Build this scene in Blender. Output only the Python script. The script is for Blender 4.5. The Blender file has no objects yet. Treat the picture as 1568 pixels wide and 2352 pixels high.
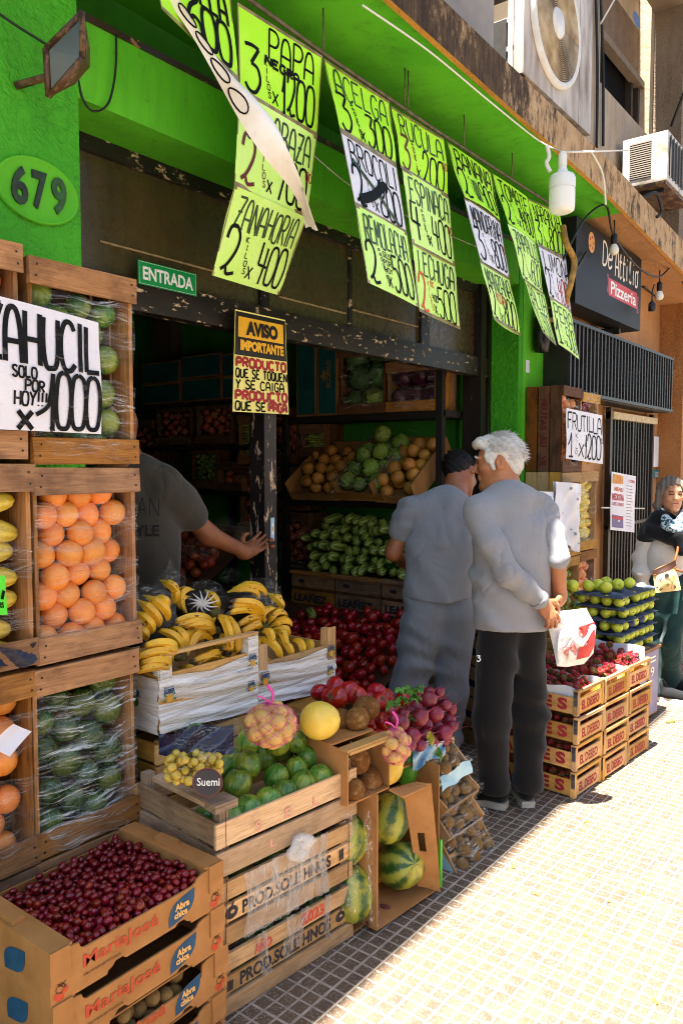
import bpy, math, random
import numpy as np
from mathutils import Vector, Matrix
rnd = random.Random(11)
S = bpy.context.scene
# ---------------------------------------------------------------- camera, sky, sun, exposure
cam = bpy.data.objects.new("camera", bpy.data.cameras.new("camera"))
S.collection.objects.link(cam); S.camera = cam
cam.data.sensor_fit = 'VERTICAL'; cam.data.sensor_height = 36.0
CF, CCX, CCY = 1791.0, 784.0, 1176.0          # focal length and centre in a 1568 x 2352 frame
cam.data.lens = 36.0*CF/2352.0
cam.data.clip_start = .05; cam.data.clip_end = 400
YAW, PITCH, EYE = math.radians(37.51), math.radians(-3.53), 1.6
FW = np.array([math.cos(YAW)*math.cos(PITCH), math.sin(YAW)*math.cos(PITCH), math.sin(PITCH)])
RT = np.array([math.sin(YAW), -math.cos(YAW), 0.0]); UP = np.cross(RT, FW)
cam.matrix_world = Matrix(((RT[0], UP[0], -FW[0], 0), (RT[1], UP[1], -FW[1], 0), (RT[2], UP[2], -FW[2], EYE), (0, 0, 0, 1)))
def ray(x, y): return FW + (x-CCX)/CF*RT - (y-CCY)/CF*UP
EY = np.array([0, 0, EYE])
def aZ(x, y, v): r = ray(x, y); return EY + r*((v-EYE)/r[2])
def aY(x, y, v): r = ray(x, y); return EY + r*(v/r[1])
def aX(x, y, v): r = ray(x, y); return EY + r*(v/r[0])
def aD(x, y, d): return EY + ray(x, y)*d
SUN_DIR = Vector((-.27, .0235, 1.0)).normalized()
sun = bpy.data.objects.new("sun", bpy.data.lights.new("sun", 'SUN')); S.collection.objects.link(sun)
sun.data.energy = 5.0; sun.data.angle = math.radians(.5); sun.data.color = (1.0, .94, .85)
sun.rotation_euler = SUN_DIR.to_track_quat('Z', 'Y').to_euler()
W = bpy.data.worlds.new("World"); S.world = W; W.use_nodes = True
_sky = W.node_tree.nodes.new('ShaderNodeTexSky'); _sky.sky_type = 'NISHITA'; _sky.sun_disc = False
_sky.sun_elevation = math.asin(SUN_DIR.z); _sky.sun_rotation = math.atan2(SUN_DIR.x, SUN_DIR.y)
_sky.ozone_density = .7; _sky.dust_density = 1.2
_bg = W.node_tree.nodes['Background']; _bg.inputs[1].default_value = .05
W.node_tree.links.new(_sky.outputs[0], _bg.inputs[0])
S.view_settings.view_transform = 'Standard'; S.view_settings.look = 'None'
S.view_settings.exposure = 2.92; S.view_settings.gamma = 1.0
S.render.engine = 'CYCLES'
cy = S.cycles; cy.max_bounces = 10; cy.diffuse_bounces = 6; cy.glossy_bounces = 3; cy.transmission_bounces = 4
cy.transparent_max_bounces = 14; cy.use_denoising = True; cy.filter_width = 1.0; cy.sample_clamp_indirect = 6.0; cy.caustics_reflective = False; cy.caustics_refractive = False
# ---------------------------------------------------------------- helpers: materials
def hx(h):
    h = h.lstrip('#'); o = []
    for i in (0, 2, 4):
        c = int(h[i:i+2], 16)/255; o.append(c/12.92 if c <= .04045 else ((c+.055)/1.055)**2.4)
    return (o[0], o[1], o[2], 1)
def col(c): return hx(c) if isinstance(c, str) else (tuple(c)+(1,))[:4]
class G:
    def __init__(s, name):
        s.m = bpy.data.materials.new(name); s.m.use_nodes = True; s.t = s.m.node_tree
        s.b = s.t.nodes['Principled BSDF']; s.o = s.t.nodes['Material Output']
    def put(s, sock, v):
        if isinstance(v, bpy.types.NodeSocket): s.t.links.new(v, sock)
        elif v is not None:
            if sock.type == 'RGBA' and not isinstance(v, (int, float)): v = col(v)
            sock.default_value = v
    def n(s, t, ins=None, **props):
        nd = s.t.nodes.new('ShaderNode'+t)
        for k, v in props.items(): setattr(nd, k, v)
        for k, v in (ins or {}).items(): s.put(nd.inputs[k], v)
        return nd
    def coord(s, kind='Object'): return s.n('TexCoord').outputs[kind]
    def mapv(s, v, scale=(1, 1, 1), loc=(0, 0, 0), rot=(0, 0, 0)):
        return s.n('Mapping', {'Vector': v, 'Scale': scale, 'Location': loc, 'Rotation': rot}).outputs[0]
    def noise(s, v, sc, det=5, rough=.55, dist=0): return s.n('TexNoise', {'Vector': v, 'Scale': sc, 'Detail': det, 'Roughness': rough, 'Distortion': dist}).outputs[0]
    def math(s, op, a, b=None, c=None, clamp=False):
        nd = s.n('Math', {0: a, 1: b, 2: c}, operation=op); nd.use_clamp = clamp; return nd.outputs[0]
    def rng(s, v, a, b, c=0., d=1.): return s.n('MapRange', {0: v, 1: a, 2: b, 3: c, 4: d}).outputs[0]
    def mix(s, f, a, b, mode='MIX'):
        nd = s.n('Mix', data_type='RGBA', blend_type=mode)
        s.put(nd.inputs[0], f); s.put(nd.inputs[6], a); s.put(nd.inputs[7], b); return nd.outputs[2]
    def sep(s, v): return s.n('SeparateXYZ', {0: v}).outputs
    def bump(s, h, strength=.3, dist=.01): s.put(s.b.inputs['Normal'], s.n('Bump', {'Height': h, 'Strength': strength, 'Distance': dist}).outputs[0])
    def set(s, c=None, rough=None, spec=None, metal=None, **kw):
        for k, v in (('Base Color', c), ('Roughness', rough), ('Specular IOR Level', spec), ('Metallic', metal)):
            if v is not None: s.put(s.b.inputs[k], v)
        for k, v in kw.items(): s.put(s.b.inputs[k.replace('_', ' ')], v)
        return s.m
    def tint(s, c, amt):      # small brightness change from copy to copy
        r = s.n('ObjectInfo').outputs['Random']
        return s.n('HueSaturation', {'Color': c, 'Value': s.rng(r, 0, 1, 1-amt, 1+amt), 'Hue': s.rng(s.math('FRACT', s.math('MULTIPLY', r, 7.13)), 0, 1, .5-amt*.045, .5+amt*.045)}).outputs[0]
def pm(name, c1, c2=None, sc=8, lo=.35, hi=.65, rough=.6, bump=0, bsc=60, bd=.01, spec=.4, vec='Object', st=(1, 1, 1), rand=0, metal=0, det=5, coat=0, sss=0):
    g = G(name); v = g.mapv(g.coord(vec), st)
    if rand: v = g.n('VectorMath', {0: v, 1: g.n('CombineXYZ', {0: g.math('MULTIPLY', g.n('ObjectInfo').outputs['Random'], 37.), 1: 0., 2: 0.}).outputs[0]}, operation='ADD').outputs[0]
    c = col(c1)
    if c2 is not None: c = g.mix(g.rng(g.noise(v, sc, det), lo, hi), c1, c2)
    if rand: c = g.tint(c, rand)
    if bump: g.bump(g.noise(v, bsc, 4), bump, bd)
    g.set(c, rough, spec, metal)
    if coat: g.b.inputs['Coat Weight'].default_value = coat
    if sss:
        g.b.inputs['Subsurface Weight'].default_value = sss; g.b.inputs['Subsurface Radius'].default_value = (.02, .008, .004); g.b.inputs['Subsurface Scale'].default_value = .5
    return g.m
def wood(name, c1, c2, dark, dirt=.5, rough=.75):
    g = G(name); uv = g.coord('UV'); x, y, z = g.sep(uv)
    pid = g.math('FLOOR', g.math('DIVIDE', y, 10.))
    wn = g.n('TexWhiteNoise', {'W': pid}, noise_dimensions='1D').outputs[0]
    v = g.n('CombineXYZ', {0: g.math('MULTIPLY', x, 3.), 1: g.math('MULTIPLY', y, 60.), 2: g.math('MULTIPLY', wn, 50.)}).outputs[0]
    grain = g.noise(v, 1.0, 6, .6, 1.2)
    c = g.mix(g.rng(grain, .3, .7), c1, c2)
    blot = g.noise(g.n('CombineXYZ', {0: g.math('MULTIPLY', x, 9.), 1: g.math('MULTIPLY', y, 14.), 2: g.math('MULTIPLY', wn, 90.)}).outputs[0], 1.0, 5, .6)
    c = g.mix(g.math('MULTIPLY', g.rng(blot, .48, .68), dirt), c, dark)
    fine = g.noise(g.n('CombineXYZ', {0: g.math('MULTIPLY', x, 12.), 1: g.math('MULTIPLY', y, 300.), 2: 0.}).outputs[0], 1.0, 3)
    c = g.mix(g.math('MULTIPLY', g.rng(fine, .5, .72), .5), c, dark)
    c = g.n('HueSaturation', {'Color': c, 'Value': g.rng(wn, 0, 1, .62, 1.18), 'Saturation': g.rng(g.math('FRACT', g.math('MULTIPLY', wn, 5.7)), 0, 1, .82, 1.1)}).outputs[0]
    g.bump(grain, .5, .002)
    return g.set(c, rough, .25)
# ---------------------------------------------------------------- helpers: meshes
class MB:
    pid = 0
    def __init__(s): s.v = []; s.f = []; s.uv = []; s.m = []; s.s = []
    def add(s, vs, fs, mi=0, smooth=False, uv=None):
        o = len(s.v); s.v.extend([tuple(map(float, p)) for p in vs])
        for i, f in enumerate(fs):
            s.f.append([o+k for k in f]); s.m.append(mi); s.s.append(smooth)
            s.uv.append(uv[i] if uv else None)
        return s
    def box(s, c, d, rot=None, mi=0, jit=0.0, taper=0):
        MB.pid += 1; off = (MB.pid % 997)*10.0
        c = np.array(c, float); d = np.array(d, float)/2
        P = np.array([(x, y, z) for x in (-1, 1) for y in (-1, 1) for z in (-1, 1)], float)*d
        if jit: P = P + np.array([[rnd.uniform(-jit, jit) for _ in range(3)] for _ in range(8)])
        F = [(0, 1, 3, 2), (4, 6, 7, 5), (0, 4, 5, 1), (2, 3, 7, 6), (0, 2, 6, 4), (1, 5, 7, 3)]
        ax = int(np.argmax(d)); oth = [k for k in range(3) if k != ax]
        uo = rnd.uniform(0, 5)
        uvs = [[(P[k][ax]+uo, P[k][oth[0]]*.7+P[k][oth[1]]+off+5) for k in f] for f in F]
        if rot is not None: P = P @ np.array(rot, float).T
        return s.add(P+c, F, mi, False, uvs)
    def bb(s, x0, x1, y0, y1, z0, z1, mi=0, jit=0): return s.box(((x0+x1)/2, (y0+y1)/2, (z0+z1)/2), (x1-x0, y1-y0, z1-z0), None, mi, jit)
    def grid(s, fn, nu, nv, mi=0, smooth=True):
        vs = [fn(i/nu, j/nv) for j in range(nv+1) for i in range(nu+1)]
        fs = [(j*(nu+1)+i, j*(nu+1)+i+1, (j+1)*(nu+1)+i+1, (j+1)*(nu+1)+i) for j in range(nv) for i in range(nu)]
        uv = [[((k % (nu+1))/nu, (k//(nu+1))/nv) for k in f] for f in fs]
        return s.add(vs, fs, mi, smooth, uv)
    def tube(s, pts, r, n=8, mi=0, cap=True):
        pts = [np.array(p, float) for p in pts]; m = len(pts)
        rs = r if hasattr(r, '__len__') else [r]*m
        vs = []; a = None
        for i, p in enumerate(pts):
            t = pts[min(i+1, m-1)]-pts[max(i-1, 0)]; t = t/(np.linalg.norm(t)+1e-9)
            if a is None:
                h = np.array([0, 0, 1.]) if abs(t[2]) < .9 else np.array([1., 0, 0]); a = np.cross(t, h)
            a = a-t*(a@t); a = a/(np.linalg.norm(a)+1e-9); b = np.cross(t, a)
            for k in range(n):
                w = 2*math.pi*k/n; vs.append(p+rs[i]*(math.cos(w)*a+math.sin(w)*b))
        fs = [(i*n+k, i*n+(k+1) % n, (i+1)*n+(k+1) % n, (i+1)*n+k) for i in range(m-1) for k in range(n)]
        if cap: fs += [tuple(range(n))[::-1], tuple((m-1)*n+k for k in range(n))]
        return s.add(vs, fs, mi, True)
    def rev(s, prof, n=24, mi=0, M=None, sq=None):     # lathe round z; prof = (r, z) list
        vs = []
        for r, z in prof:
            for k in range(n):
                w = 2*math.pi*k/n; q = sq(w, z) if sq else 1.0
                vs.append((r*q*math.cos(w), r*q*math.sin(w), z))
        fs = [(i*n+k, i*n+(k+1) % n, (i+1)*n+(k+1) % n, (i+1)*n+k) for i in range(len(prof)-1) for k in range(n)]
        if M is not None: vs = [tuple(M @ Vector(p)) for p in vs]
        return s.add(vs, fs, mi, True)
    def prism(s, poly, fn, t, mi=0):      # poly in 2D, fn(u, v, w) to 3D, thickness t along w
        n = len(poly)
        vs = [fn(u, v, 0) for u, v in poly]+[fn(u, v, t) for u, v in poly]
        fs = [tuple(range(n)), tuple(range(2*n-1, n-1, -1))]+[(i, (i+1) % n, n+(i+1) % n, n+i) for i in range(n)]
        MB.pid += 1; off = (MB.pid % 997)*10.0+5
        allp = list(poly)*2
        return s.add(vs, fs, mi, False, [[(allp[k][0], allp[k][1]+off) for k in f] for f in fs])
    def mesh(s, name, mats):
        me = bpy.data.meshes.new(name); me.from_pydata(s.v, [], s.f)
        if not isinstance(mats, (list, tuple)): mats = [mats]
        for m in mats: me.materials.append(m)
        me.polygons.foreach_set('material_index', s.m); me.polygons.foreach_set('use_smooth', s.s)
        if any(u is not None for u in s.uv):
            l = me.uv_layers.new(name='UVMap'); flat = []
            for f, u in zip(s.f, s.uv):
                for k in range(len(f)): flat.extend(u[k] if u else (0., 0.))
            l.data.foreach_set('uv', flat)
        me.update(); return me
def tag(o, label=None, cat=None, group=None, kind=None):
    for k, v in (('label', label), ('category', cat), ('group', group), ('kind', kind)):
        if v: o[k] = v
    return o
def link(name, data, parent=None, loc=(0, 0, 0), rot=(0, 0, 0), sc=None):
    o = bpy.data.objects.new(name, data); S.collection.objects.link(o)
    if isinstance(rot, Matrix): o.rotation_euler = rot.to_euler()
    else: o.rotation_euler = rot
    o.location = loc
    if sc: o.scale = sc if hasattr(sc, '__len__') else (sc, sc, sc)
    if parent: o.parent = parent
    return o
def ob(name, mb, mats, parent=None, loc=(0, 0, 0), rot=(0, 0, 0), label=None, cat=None, group=None, kind=None):
    return tag(link(name, mb.mesh(name, mats), parent, loc, rot), label, cat, group, kind)
def thing(name, label, cat, loc=(0, 0, 0), rot=(0, 0, 0), group=None):
    return tag(link(name, None, None, loc, rot), label, cat, group)
def copy_tree(o, loc=None, rot=None, label=None, parent=None):
    c = o.copy(); S.collection.objects.link(c)
    if parent: c.parent = parent
    if loc is not None: c.location = loc
    if rot is not None: c.rotation_euler = rot
    if label: c['label'] = label
    for ch in KIDS.get(o.name, []): copy_tree(ch, parent=c)
    return c
class _K(dict):
    def get(s, k, d=None): return [x for x in bpy.data.objects[k].children]
KIDS = _K()
def R3(rx=0, ry=0, rz=0): return Matrix.Rotation(rz, 3, 'Z') @ Matrix.Rotation(ry, 3, 'Y') @ Matrix.Rotation(rx, 3, 'X')
# ---------------------------------------------------------------- lettering
GLY = {}
for _l in """A~0,0 4,60 20,92 45,100 72,92 92,60 100,0;4,38 96,38
B0,0 0,100;~0,100 60,98 85,80 60,56 0,52;~0,52 75,48 100,25 70,2 0,0
C~95,85 70,100 30,98 6,70 4,30 25,3 65,0 98,14
D0,0 0,100;~0,100 55,96 95,70 96,30 60,4 0,0
E90,100 0,98 0,0 95,2;0,52 70,54
F92,100 0,98 0,0;0,54 70,55
G~92,86 65,100 28,97 5,65 6,28 30,1 70,0 94,20;94,20 94,46 55,46
H4,0 4,100;96,0 96,100;4,48 96,48
I50,0 50,100
J~20,100 80,100;~70,100 72,25 50,0 20,4 4,22
K6,0 6,100;92,100 10,46 95,0
L8,100 6,2 98,4
M0,0 8,100 50,35 92,100 100,0
N2,0 4,100 94,0 96,100
O~50,100 15,92 0,50 15,6 50,0 85,6 100,50 85,92 50,100
P4,0 4,100;~4,100 70,98 96,76 70,50 4,46
Q~50,100 15,92 0,50 15,6 50,0 85,6 100,50 85,92 50,100;60,25 100,-6
R4,0 4,100;~4,100 70,98 94,76 68,52 4,50;40,50 98,0
S~92,88 60,100 20,94 10,72 40,54 80,40 92,20 62,0 22,2 4,16
T50,0 50,100;0,98 100,100
U~4,100 2,40 18,4 50,0 82,6 97,40 98,100
V0,100 50,0 100,100
X2,0 96,100;2,100 98,0
Y2,100 50,50 98,100;50,50 40,0
Z0,98 96,100 4,2 98,4;20,52 78,54
0~50,100 14,90 0,50 14,8 50,0 86,8 100,50 86,90 50,100
1~0,48 30,70 56,100;56,100 58,0;20,0 92,2
2~4,72 16,96 50,102 82,84 78,56 40,20 4,4;~4,4 30,12 50,-2 96,4
3~6,94 50,98 92,96;92,96 44,60;~44,60 86,54 100,28 70,2 30,0 4,12
4~10,100 2,46;2,46 96,44;70,90 66,0
5~88,100 12,98;12,98 8,60;~8,60 60,62 96,36 70,4 26,0 2,12
6~84,100 30,74 4,36 20,4 60,0 94,16 88,44 50,52 10,36
8~50,52 12,70 22,96 52,100 84,92 84,70 50,52 8,30 12,4 50,0 92,6 94,30 50,52
9~92,72 70,100 24,96 6,72 30,52 70,54 92,74;92,80 84,0
7~2,94 50,98 98,96;98,96 40,0
!50,100 46,30;46,8 48,0
-10,50 90,50
.40,0 52,4
a~88,60 40,66 6,40 10,6 50,0 86,30;88,64 90,10 100,0
e~8,34 92,40 80,66 40,66 6,36 20,4 60,0 96,14
i40,62 50,0;44,84 52,88
l~20,0 40,60 60,100 30,96 30,20 60,0 90,10
o~50,66 12,56 4,30 16,4 50,0 86,6 96,34 84,58 50,66;80,60 110,72
t~50,100 34,20 60,0 90,10;10,66 92,70
""".split('\n'):
    if len(_l) > 4 and ',' in _l:
        GLY[_l[0]] = [(p.startswith('~'), [tuple(float(c)/100 for c in q.split(',')) for q in p.lstrip('~').split()]) for p in _l[1:].split(';') if ',' in p]
def crom(P, k=6):
    P = [np.array(p, float) for p in P]
    if len(P) < 3: return P
    o = []
    for i in range(len(P)-1):
        p0, p1, p2, p3 = P[max(i-1, 0)], P[i], P[i+1], P[min(i+2, len(P)-1)]
        for j in range(k):
            t = j/k; o.append(.5*((2*p1)+(-p0+p2)*t+(2*p0-5*p1+4*p2-p3)*t*t+(-p0+3*p1-3*p2+p3)*t**3))
    return o+[P[-1]]
_sk = [0]
def stroke(mb, P, fn, th, mi=0, off=.0012, taper=0):
    """flat brush stroke: polyline P in sheet coordinates (metres), fn(u, v, h) to 3D"""
    P = [np.array(p, float) for p in P]; n = len(P)
    _sk[0] = (_sk[0]+1) % 40; h = off+_sk[0]*.00006
    vs = []
    for i in range(n):
        t = P[min(i+1, n-1)]-P[max(i-1, 0)]; t = t/(np.linalg.norm(t)+1e-9); q = np.array([-t[1], t[0]])
        w = th*.5*(1-taper*abs(2*i/(n-1)-1) if n > 1 else 1)
        vs += [fn(*(P[i]+q*w), h), fn(*(P[i]-q*w), h)]
    mb.add(vs, [(2*i, 2*i+1, 2*i+3, 2*i+2) for i in range(n-1)], mi)
def hand(mb, text, fn, x0, y0, x1, y1, th, mi=0, slant=0, gap=.22, jit=.03, off=.0012):
    """hand lettering stretched into the box x0..x1, y0..y1 of a sheet"""
    wd = [.42 if c in 'I1!.' else (.5 if c == ' ' else 1.0) for c in text]
    tot = sum(wd)+gap*(len(text)-1); k = (x1-x0)/tot; x = x0
    for c, w in zip(text, wd):
        jy = rnd.uniform(-jit, jit)*(y1-y0); sy = 1+rnd.uniform(-jit, jit)
        for sm, P in GLY.get(c, []):
            Q = [(x+px*w*k+slant*py*(y1-y0), y0+jy+py*(y1-y0)*sy) for px, py in P]
            if len(Q) == 2: Q = [Q[0], ((Q[0][0]+Q[1][0])/2, (Q[0][1]+Q[1][1])/2), Q[1]]
            elif not sm:
                Q2 = []
                for a, b in zip(Q[:-1], Q[1:]): Q2.append([a, ((a[0]+b[0])/2, (a[1]+b[1])/2), b])
                for q in Q2: stroke(mb, q, fn, th, mi, off)
                continue
            stroke(mb, crom(Q) if sm else Q, fn, th, mi, off)
        x += (w+gap)*k
_bt = {}
def btext(mb, text, fn, x0, y0, x1, y1, mi=0, bold=0.0, off=.0012, shear=0):
    """printed lettering fitted into a box of a sheet"""
    key = (text, bold, shear)
    if key not in _bt:
        cu = bpy.data.curves.new('t', 'FONT'); cu.body = text; cu.offset = bold; cu.resolution_u = 3; cu.shear = shear; cu.fill_mode = 'FRONT'
        o = bpy.data.objects.new('t', cu); S.collection.objects.link(o)
        me = o.to_mesh(); V = np.array([v.co[:2] for v in me.vertices]); F = [tuple(p.vertices) for p in me.polygons]
        o.to_mesh_clear(); bpy.data.objects.remove(o); bpy.data.curves.remove(cu)
        lo, hi = V.min(0), V.max(0); _bt[key] = ((V-lo)/(hi-lo), F)
    V, F = _bt[key]
    _sk[0] = (_sk[0]+1) % 40; h = off+_sk[0]*.00003
    mb.add([fn(x0+u*(x1-x0), y0+v*(y1-y0), h) for u, v in V], F, mi)
def frame(o, ux, uy):
    """flat sheet: origin o, unit axes ux, uy; returns fn(u, v, h)"""
    o, ux, uy = (np.array(q, float) for q in (o, ux, uy)); nz = np.cross(ux, uy)
    return lambda u, v, h=0.0: o+ux*u+uy*v+nz*h
def disc(mb, fn, cx, cy, rx, ry, mi=0, off=.001, n=28, h0=0):
    _sk[0] = (_sk[0]+1) % 40
    mb.add([fn(cx+rx*math.cos(2*math.pi*k/n), cy+ry*math.sin(2*math.pi*k/n), off+_sk[0]*.00001) for k in range(n)], [tuple(range(n))], mi)
def patch(mb, fn, pts, mi=0, off=.001):
    _sk[0] = (_sk[0]+1) % 40
    mb.add([fn(u, v, off+_sk[0]*.00001) for u, v in pts], [tuple(range(len(pts)))], mi)
# ---------------------------------------------------------------- packing fruit so that each one rests on something
def heap(n, x0, x1, y0, y1, rs, seed=1, zf=None, tries=24, zmax=9, mound=0):
    """drop n balls of radius rs() into a tray, keeping the lowest of a few random spots"""
    q = random.Random(seed); P = np.zeros((0, 4)); fails = 0
    for i in range(n):
        r = rs(q); best = None
        for _ in range(tries):
            x = q.uniform(x0+r, x1-r) if x1-x0 > 2*r else (x0+x1)/2; y = q.uniform(y0+r, y1-r) if y1-y0 > 2*r else (y0+y1)/2
            z = (zf(x, y) if zf else 0)+r
            if len(P):
                d2 = (P[:, 0]-x)**2+(P[:, 1]-y)**2; s = (P[:, 3]+r)*.97; k = d2 < s*s
                if k.any(): z = max(z, (P[k, 2]+np.sqrt(s[k]**2-d2[k])).max())
            key = z+mound*((x-(x0+x1)/2)**2+(y-(y0+y1)/2)**2)
            if best is None or key < best[0]: best = (key, x, y, z)
        if best[3] > zmax: fails += 1; continue
        P = np.vstack([P, [best[1], best[2], best[3], r]])
    return P
def rrot(q): return (q.uniform(0, 6.28), q.uniform(0, 6.28), q.uniform(0, 6.28))
def scatter(name, me, P, label, cat, group, M=None, r0=1.0, seed=3, rot=None, sc=(1, 1, 1), lab2=None):
    """one separate object per fruit, sharing mesh data; P rows are x, y, z, r"""
    q = random.Random(seed); out = []
    for i, (x, y, z, r) in enumerate(P):
        p = Vector((x, y, z))
        if M is not None: p = M @ p
        o = link(name, me, None, p, rot(q) if rot else rrot(q), (r/r0*sc[0], r/r0*sc[1], r/r0*sc[2]))
        tag(o, label if not lab2 else lab2(i), cat, group); out.append(o)
    return out
# ---------------------------------------------------------------- materials of the setting
def tiles():
    g = G('pavement_tiles'); v = g.coord(); x, y, z = g.sep(v)
    def groove(c, off):
        a = g.math('ADD', c, 50.0-off)
        f1 = g.math('PINGPONG', a, .025); f2 = g.math('PINGPONG', a, .1)
        m1 = g.rng(f1, .0030, .0044, 0, 1); m2 = g.rng(f2, .0042, .0058, 0, 1)
        return g.math('MULTIPLY', m1, m2)
    nz = g.noise(v, 90, 3); wob = g.math('MULTIPLY', g.math('SUBTRACT', nz, .5), .0022)
    m = g.math('MULTIPLY', groove(g.math('ADD', x, wob), .0), groove(g.math('ADD', y, wob), .815))
    cell = g.n('TexWhiteNoise', {'Vector': g.n('VectorMath', {0: g.n('VectorMath', {0: v, 1: (20, 20, 0)}, operation='MULTIPLY').outputs[0]}, operation='FLOOR').outputs[0]}, noise_dimensions='3D').outputs[0]
    chips = g.n('TexVoronoi', {'Vector': v, 'Scale': 260., 'Randomness': 1.}).outputs
    chip = g.math('MULTIPLY', g.rng(chips[0], .28, .40, 1, 0), g.rng(g.sep(chips[1])[0], .62, .7, 0, 1))
    big = g.noise(v, 2.2, 4); fine = g.noise(v, 400, 3)
    base = g.mix(g.rng(cell, 0, 1), '#5a4a3c', '#786450')
    base = g.mix(g.rng(fine, .35, .7), base, '#3d3028'); base = g.mix(g.rng(big, .4, .7), base, '#5d4a38')
    base = g.mix(g.math('MULTIPLY', chip, .8), base, '#c9bda6')
    gr = g.mix(g.rng(g.noise(v, 30, 4), .35, .7), '#8c8072', '#b0a392')
    c = g.mix(m, gr, base)
    st = g.rng(g.noise(v, 5, 6, .65), .6, .72); c = g.mix(g.math('MULTIPLY', st, .35), c, '#3a2f26')
    g.bump(g.math('ADD', g.math('MULTIPLY', m, 1.0), g.math('MULTIPLY', fine, .12)), .9, .004)
    return g.set(c, g.rng(chip, 0, 1, .62, .3), .35)
M_TILE = tiles()
M_ROAD = pm('asphalt', '#5a5956', '#6c6a66', 3, rough=.9, bump=.3, bsc=120)
def stucco(name, c1, c2, amp, sc, dirt='#2c4a1a', dz=None):
    g = G(name); v = g.coord()
    c = g.mix(g.rng(g.noise(v, 2.2, 5), .3, .7), c1, c2)
    c = g.mix(g.math('MULTIPLY', g.rng(g.noise(v, 26, 6, .7), .58, .74), .45), c, dirt)
    c = g.mix(g.math('MULTIPLY', g.rng(g.noise(g.mapv(v, (3, 3, .5)), 2.6, 6, .7), .5, .75), .4), c, dirt); w = g.mapv(v, (1, 1, 1)); n1 = g.noise(w, sc, 4, .5, .6); n2 = g.noise(w, sc*4, 3)
    g.bump(g.math('ADD', g.math('SMOOTH_MIN', n1, .62, .1), g.math('MULTIPLY', n2, .12)), amp, .025)
    return g.set(c, .7, .3)
M_GREEN_R = stucco('green_rough_plaster', '#389618', '#4cab1e', .85, 34)
M_GREEN_S = stucco('green_smooth_paint', '#4fa81c', '#61bb22', .12, 14)
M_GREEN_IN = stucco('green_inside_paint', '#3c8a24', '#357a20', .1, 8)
M_ORANGE = stucco('orange_render', '#b58456', '#a57448', .25, 40, '#6a4426')
M_ORANGE_R = stucco('orange_rough_render', '#ad7440', '#9c6636', .8, 60, '#4e3018')
M_BEIGE = stucco('beige_wall', '#b3a089', '#9c8870', .25, 20, '#5a4430')
M_BROWNR = stucco('weathered_brown_render', '#857360', '#6d5c4a', .6, 50, '#3a2a1c')
M_WHITEW = stucco('white_wall', '#d9cfc2', '#cfc4b6', .1, 16, '#a09080')
def fascia():
    g = G('stained_concrete'); v = g.coord(); x, y, z = g.sep(v)
    s = g.noise(g.mapv(v, (4.5, 2, 2.0)), 3.0, 9, .78); s2 = g.noise(g.mapv(v, (34, 5, 3.5)), 1.6, 7, .78); big = g.noise(g.mapv(v, (1, 1, .4)), .9, 3)
    far = g.rng(x, 3.4, 5.0, .14, -.06)
    c = g.mix(g.rng(g.noise(v, 9, 5), .3, .7), '#bb9c76', '#a3825c')
    d = g.math('ADD', g.math('ADD', s, far), g.math('MULTIPLY', g.math('SUBTRACT', big, .5), .5))
    c = g.mix(g.rng(d, .44, .56), c, '#56432f'); c = g.mix(g.math('MULTIPLY', g.rng(g.math('ADD', g.math('MULTIPLY', s2, s), g.math('MULTIPLY', far, .3)), .24, .36), .85), c, '#2a2019')
    g.bump(g.noise(v, 60, 5), .4, .01); return g.set(c, .85, .2)
M_FASCIA = fascia()
def chipped(name, base, chip, lo=.60, st=(1, 1, 1), sc=16):
    g = G(name); v = g.mapv(g.coord(), st); n = g.noise(v, sc, 8, .68); k = g.rng(n, lo, lo+.015)
    c = g.mix(g.rng(g.noise(v, 5, 4), .35, .7), base, '#2b2320'); c = g.mix(k, c, g.mix(g.rng(g.noise(v, 60, 3), .3, .7), chip, '#8a6a48'))
    g.bump(g.math('MULTIPLY', k, -1.0), .5, .003); return g.set(c, g.rng(k, 0, 1, .38, .8), .4)
M_FRAME = chipped('black_chipped_paint', '#15110f', '#dcc6a4', .60, (.8, 1, 1.6), 18)
M_POST = chipped('dark_chipped_post', '#1d1518', '#dcc0a0', .575, (1.6, 1.6, .5), 20)
M_JAMB = chipped('dark_jamb_paint', '#14100e', '#cdb48e', .655, (3, 3, .35), 12)
def dirtyglass():
    g = G('dirty_glass'); v = g.coord()
    s = g.noise(g.mapv(v, (6, 6, 1.)), 1.6, 6, .7); n = g.noise(v, 26, 6, .7)
    c = g.mix(g.rng(s, .35, .7), '#3a2f1c', '#554527'); c = g.mix(g.math('MULTIPLY', g.rng(n, .55, .75), .6), c, '#231b10')
    c = g.mix(g.rng(g.noise(g.mapv(v, (.5, .5, 3)), 1.3, 3), .45, .65), c, '#40432a')
    return g.set(c, g.rng(n, .3, .8, .16, .5), .5)
M_DGLASS = dirtyglass()
M_BLACK = pm('black_metal', '#17130f', '#221c17', 20, rough=.45, bump=.05, spec=.5)
M_DARK = pm('dark_void', '#0d0b0a', rough=.9, spec=.1)
M_WHITEP = pm('white_painted_metal', '#dcd9d2', '#c8c2b6', 12, rough=.4, bump=.05)
M_ACD = pm('weathered_white_metal', '#c2b7aa', '#77634f', 3.2, .38, .66, rough=.55, bump=.1, st=(2, 2, .6))
M_DGREY = pm('dark_grey_plastic', '#2a2826', '#35322f', 20, rough=.5)
M_CABLE = pm('black_cable', '#14120f', rough=.5); M_WCABLE = pm('white_cable', '#d8d3c8', rough=.5)
M_WALLDARK = pm('dim_render', '#5a4a38', '#4b3c2c', 4, rough=.85)
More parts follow.
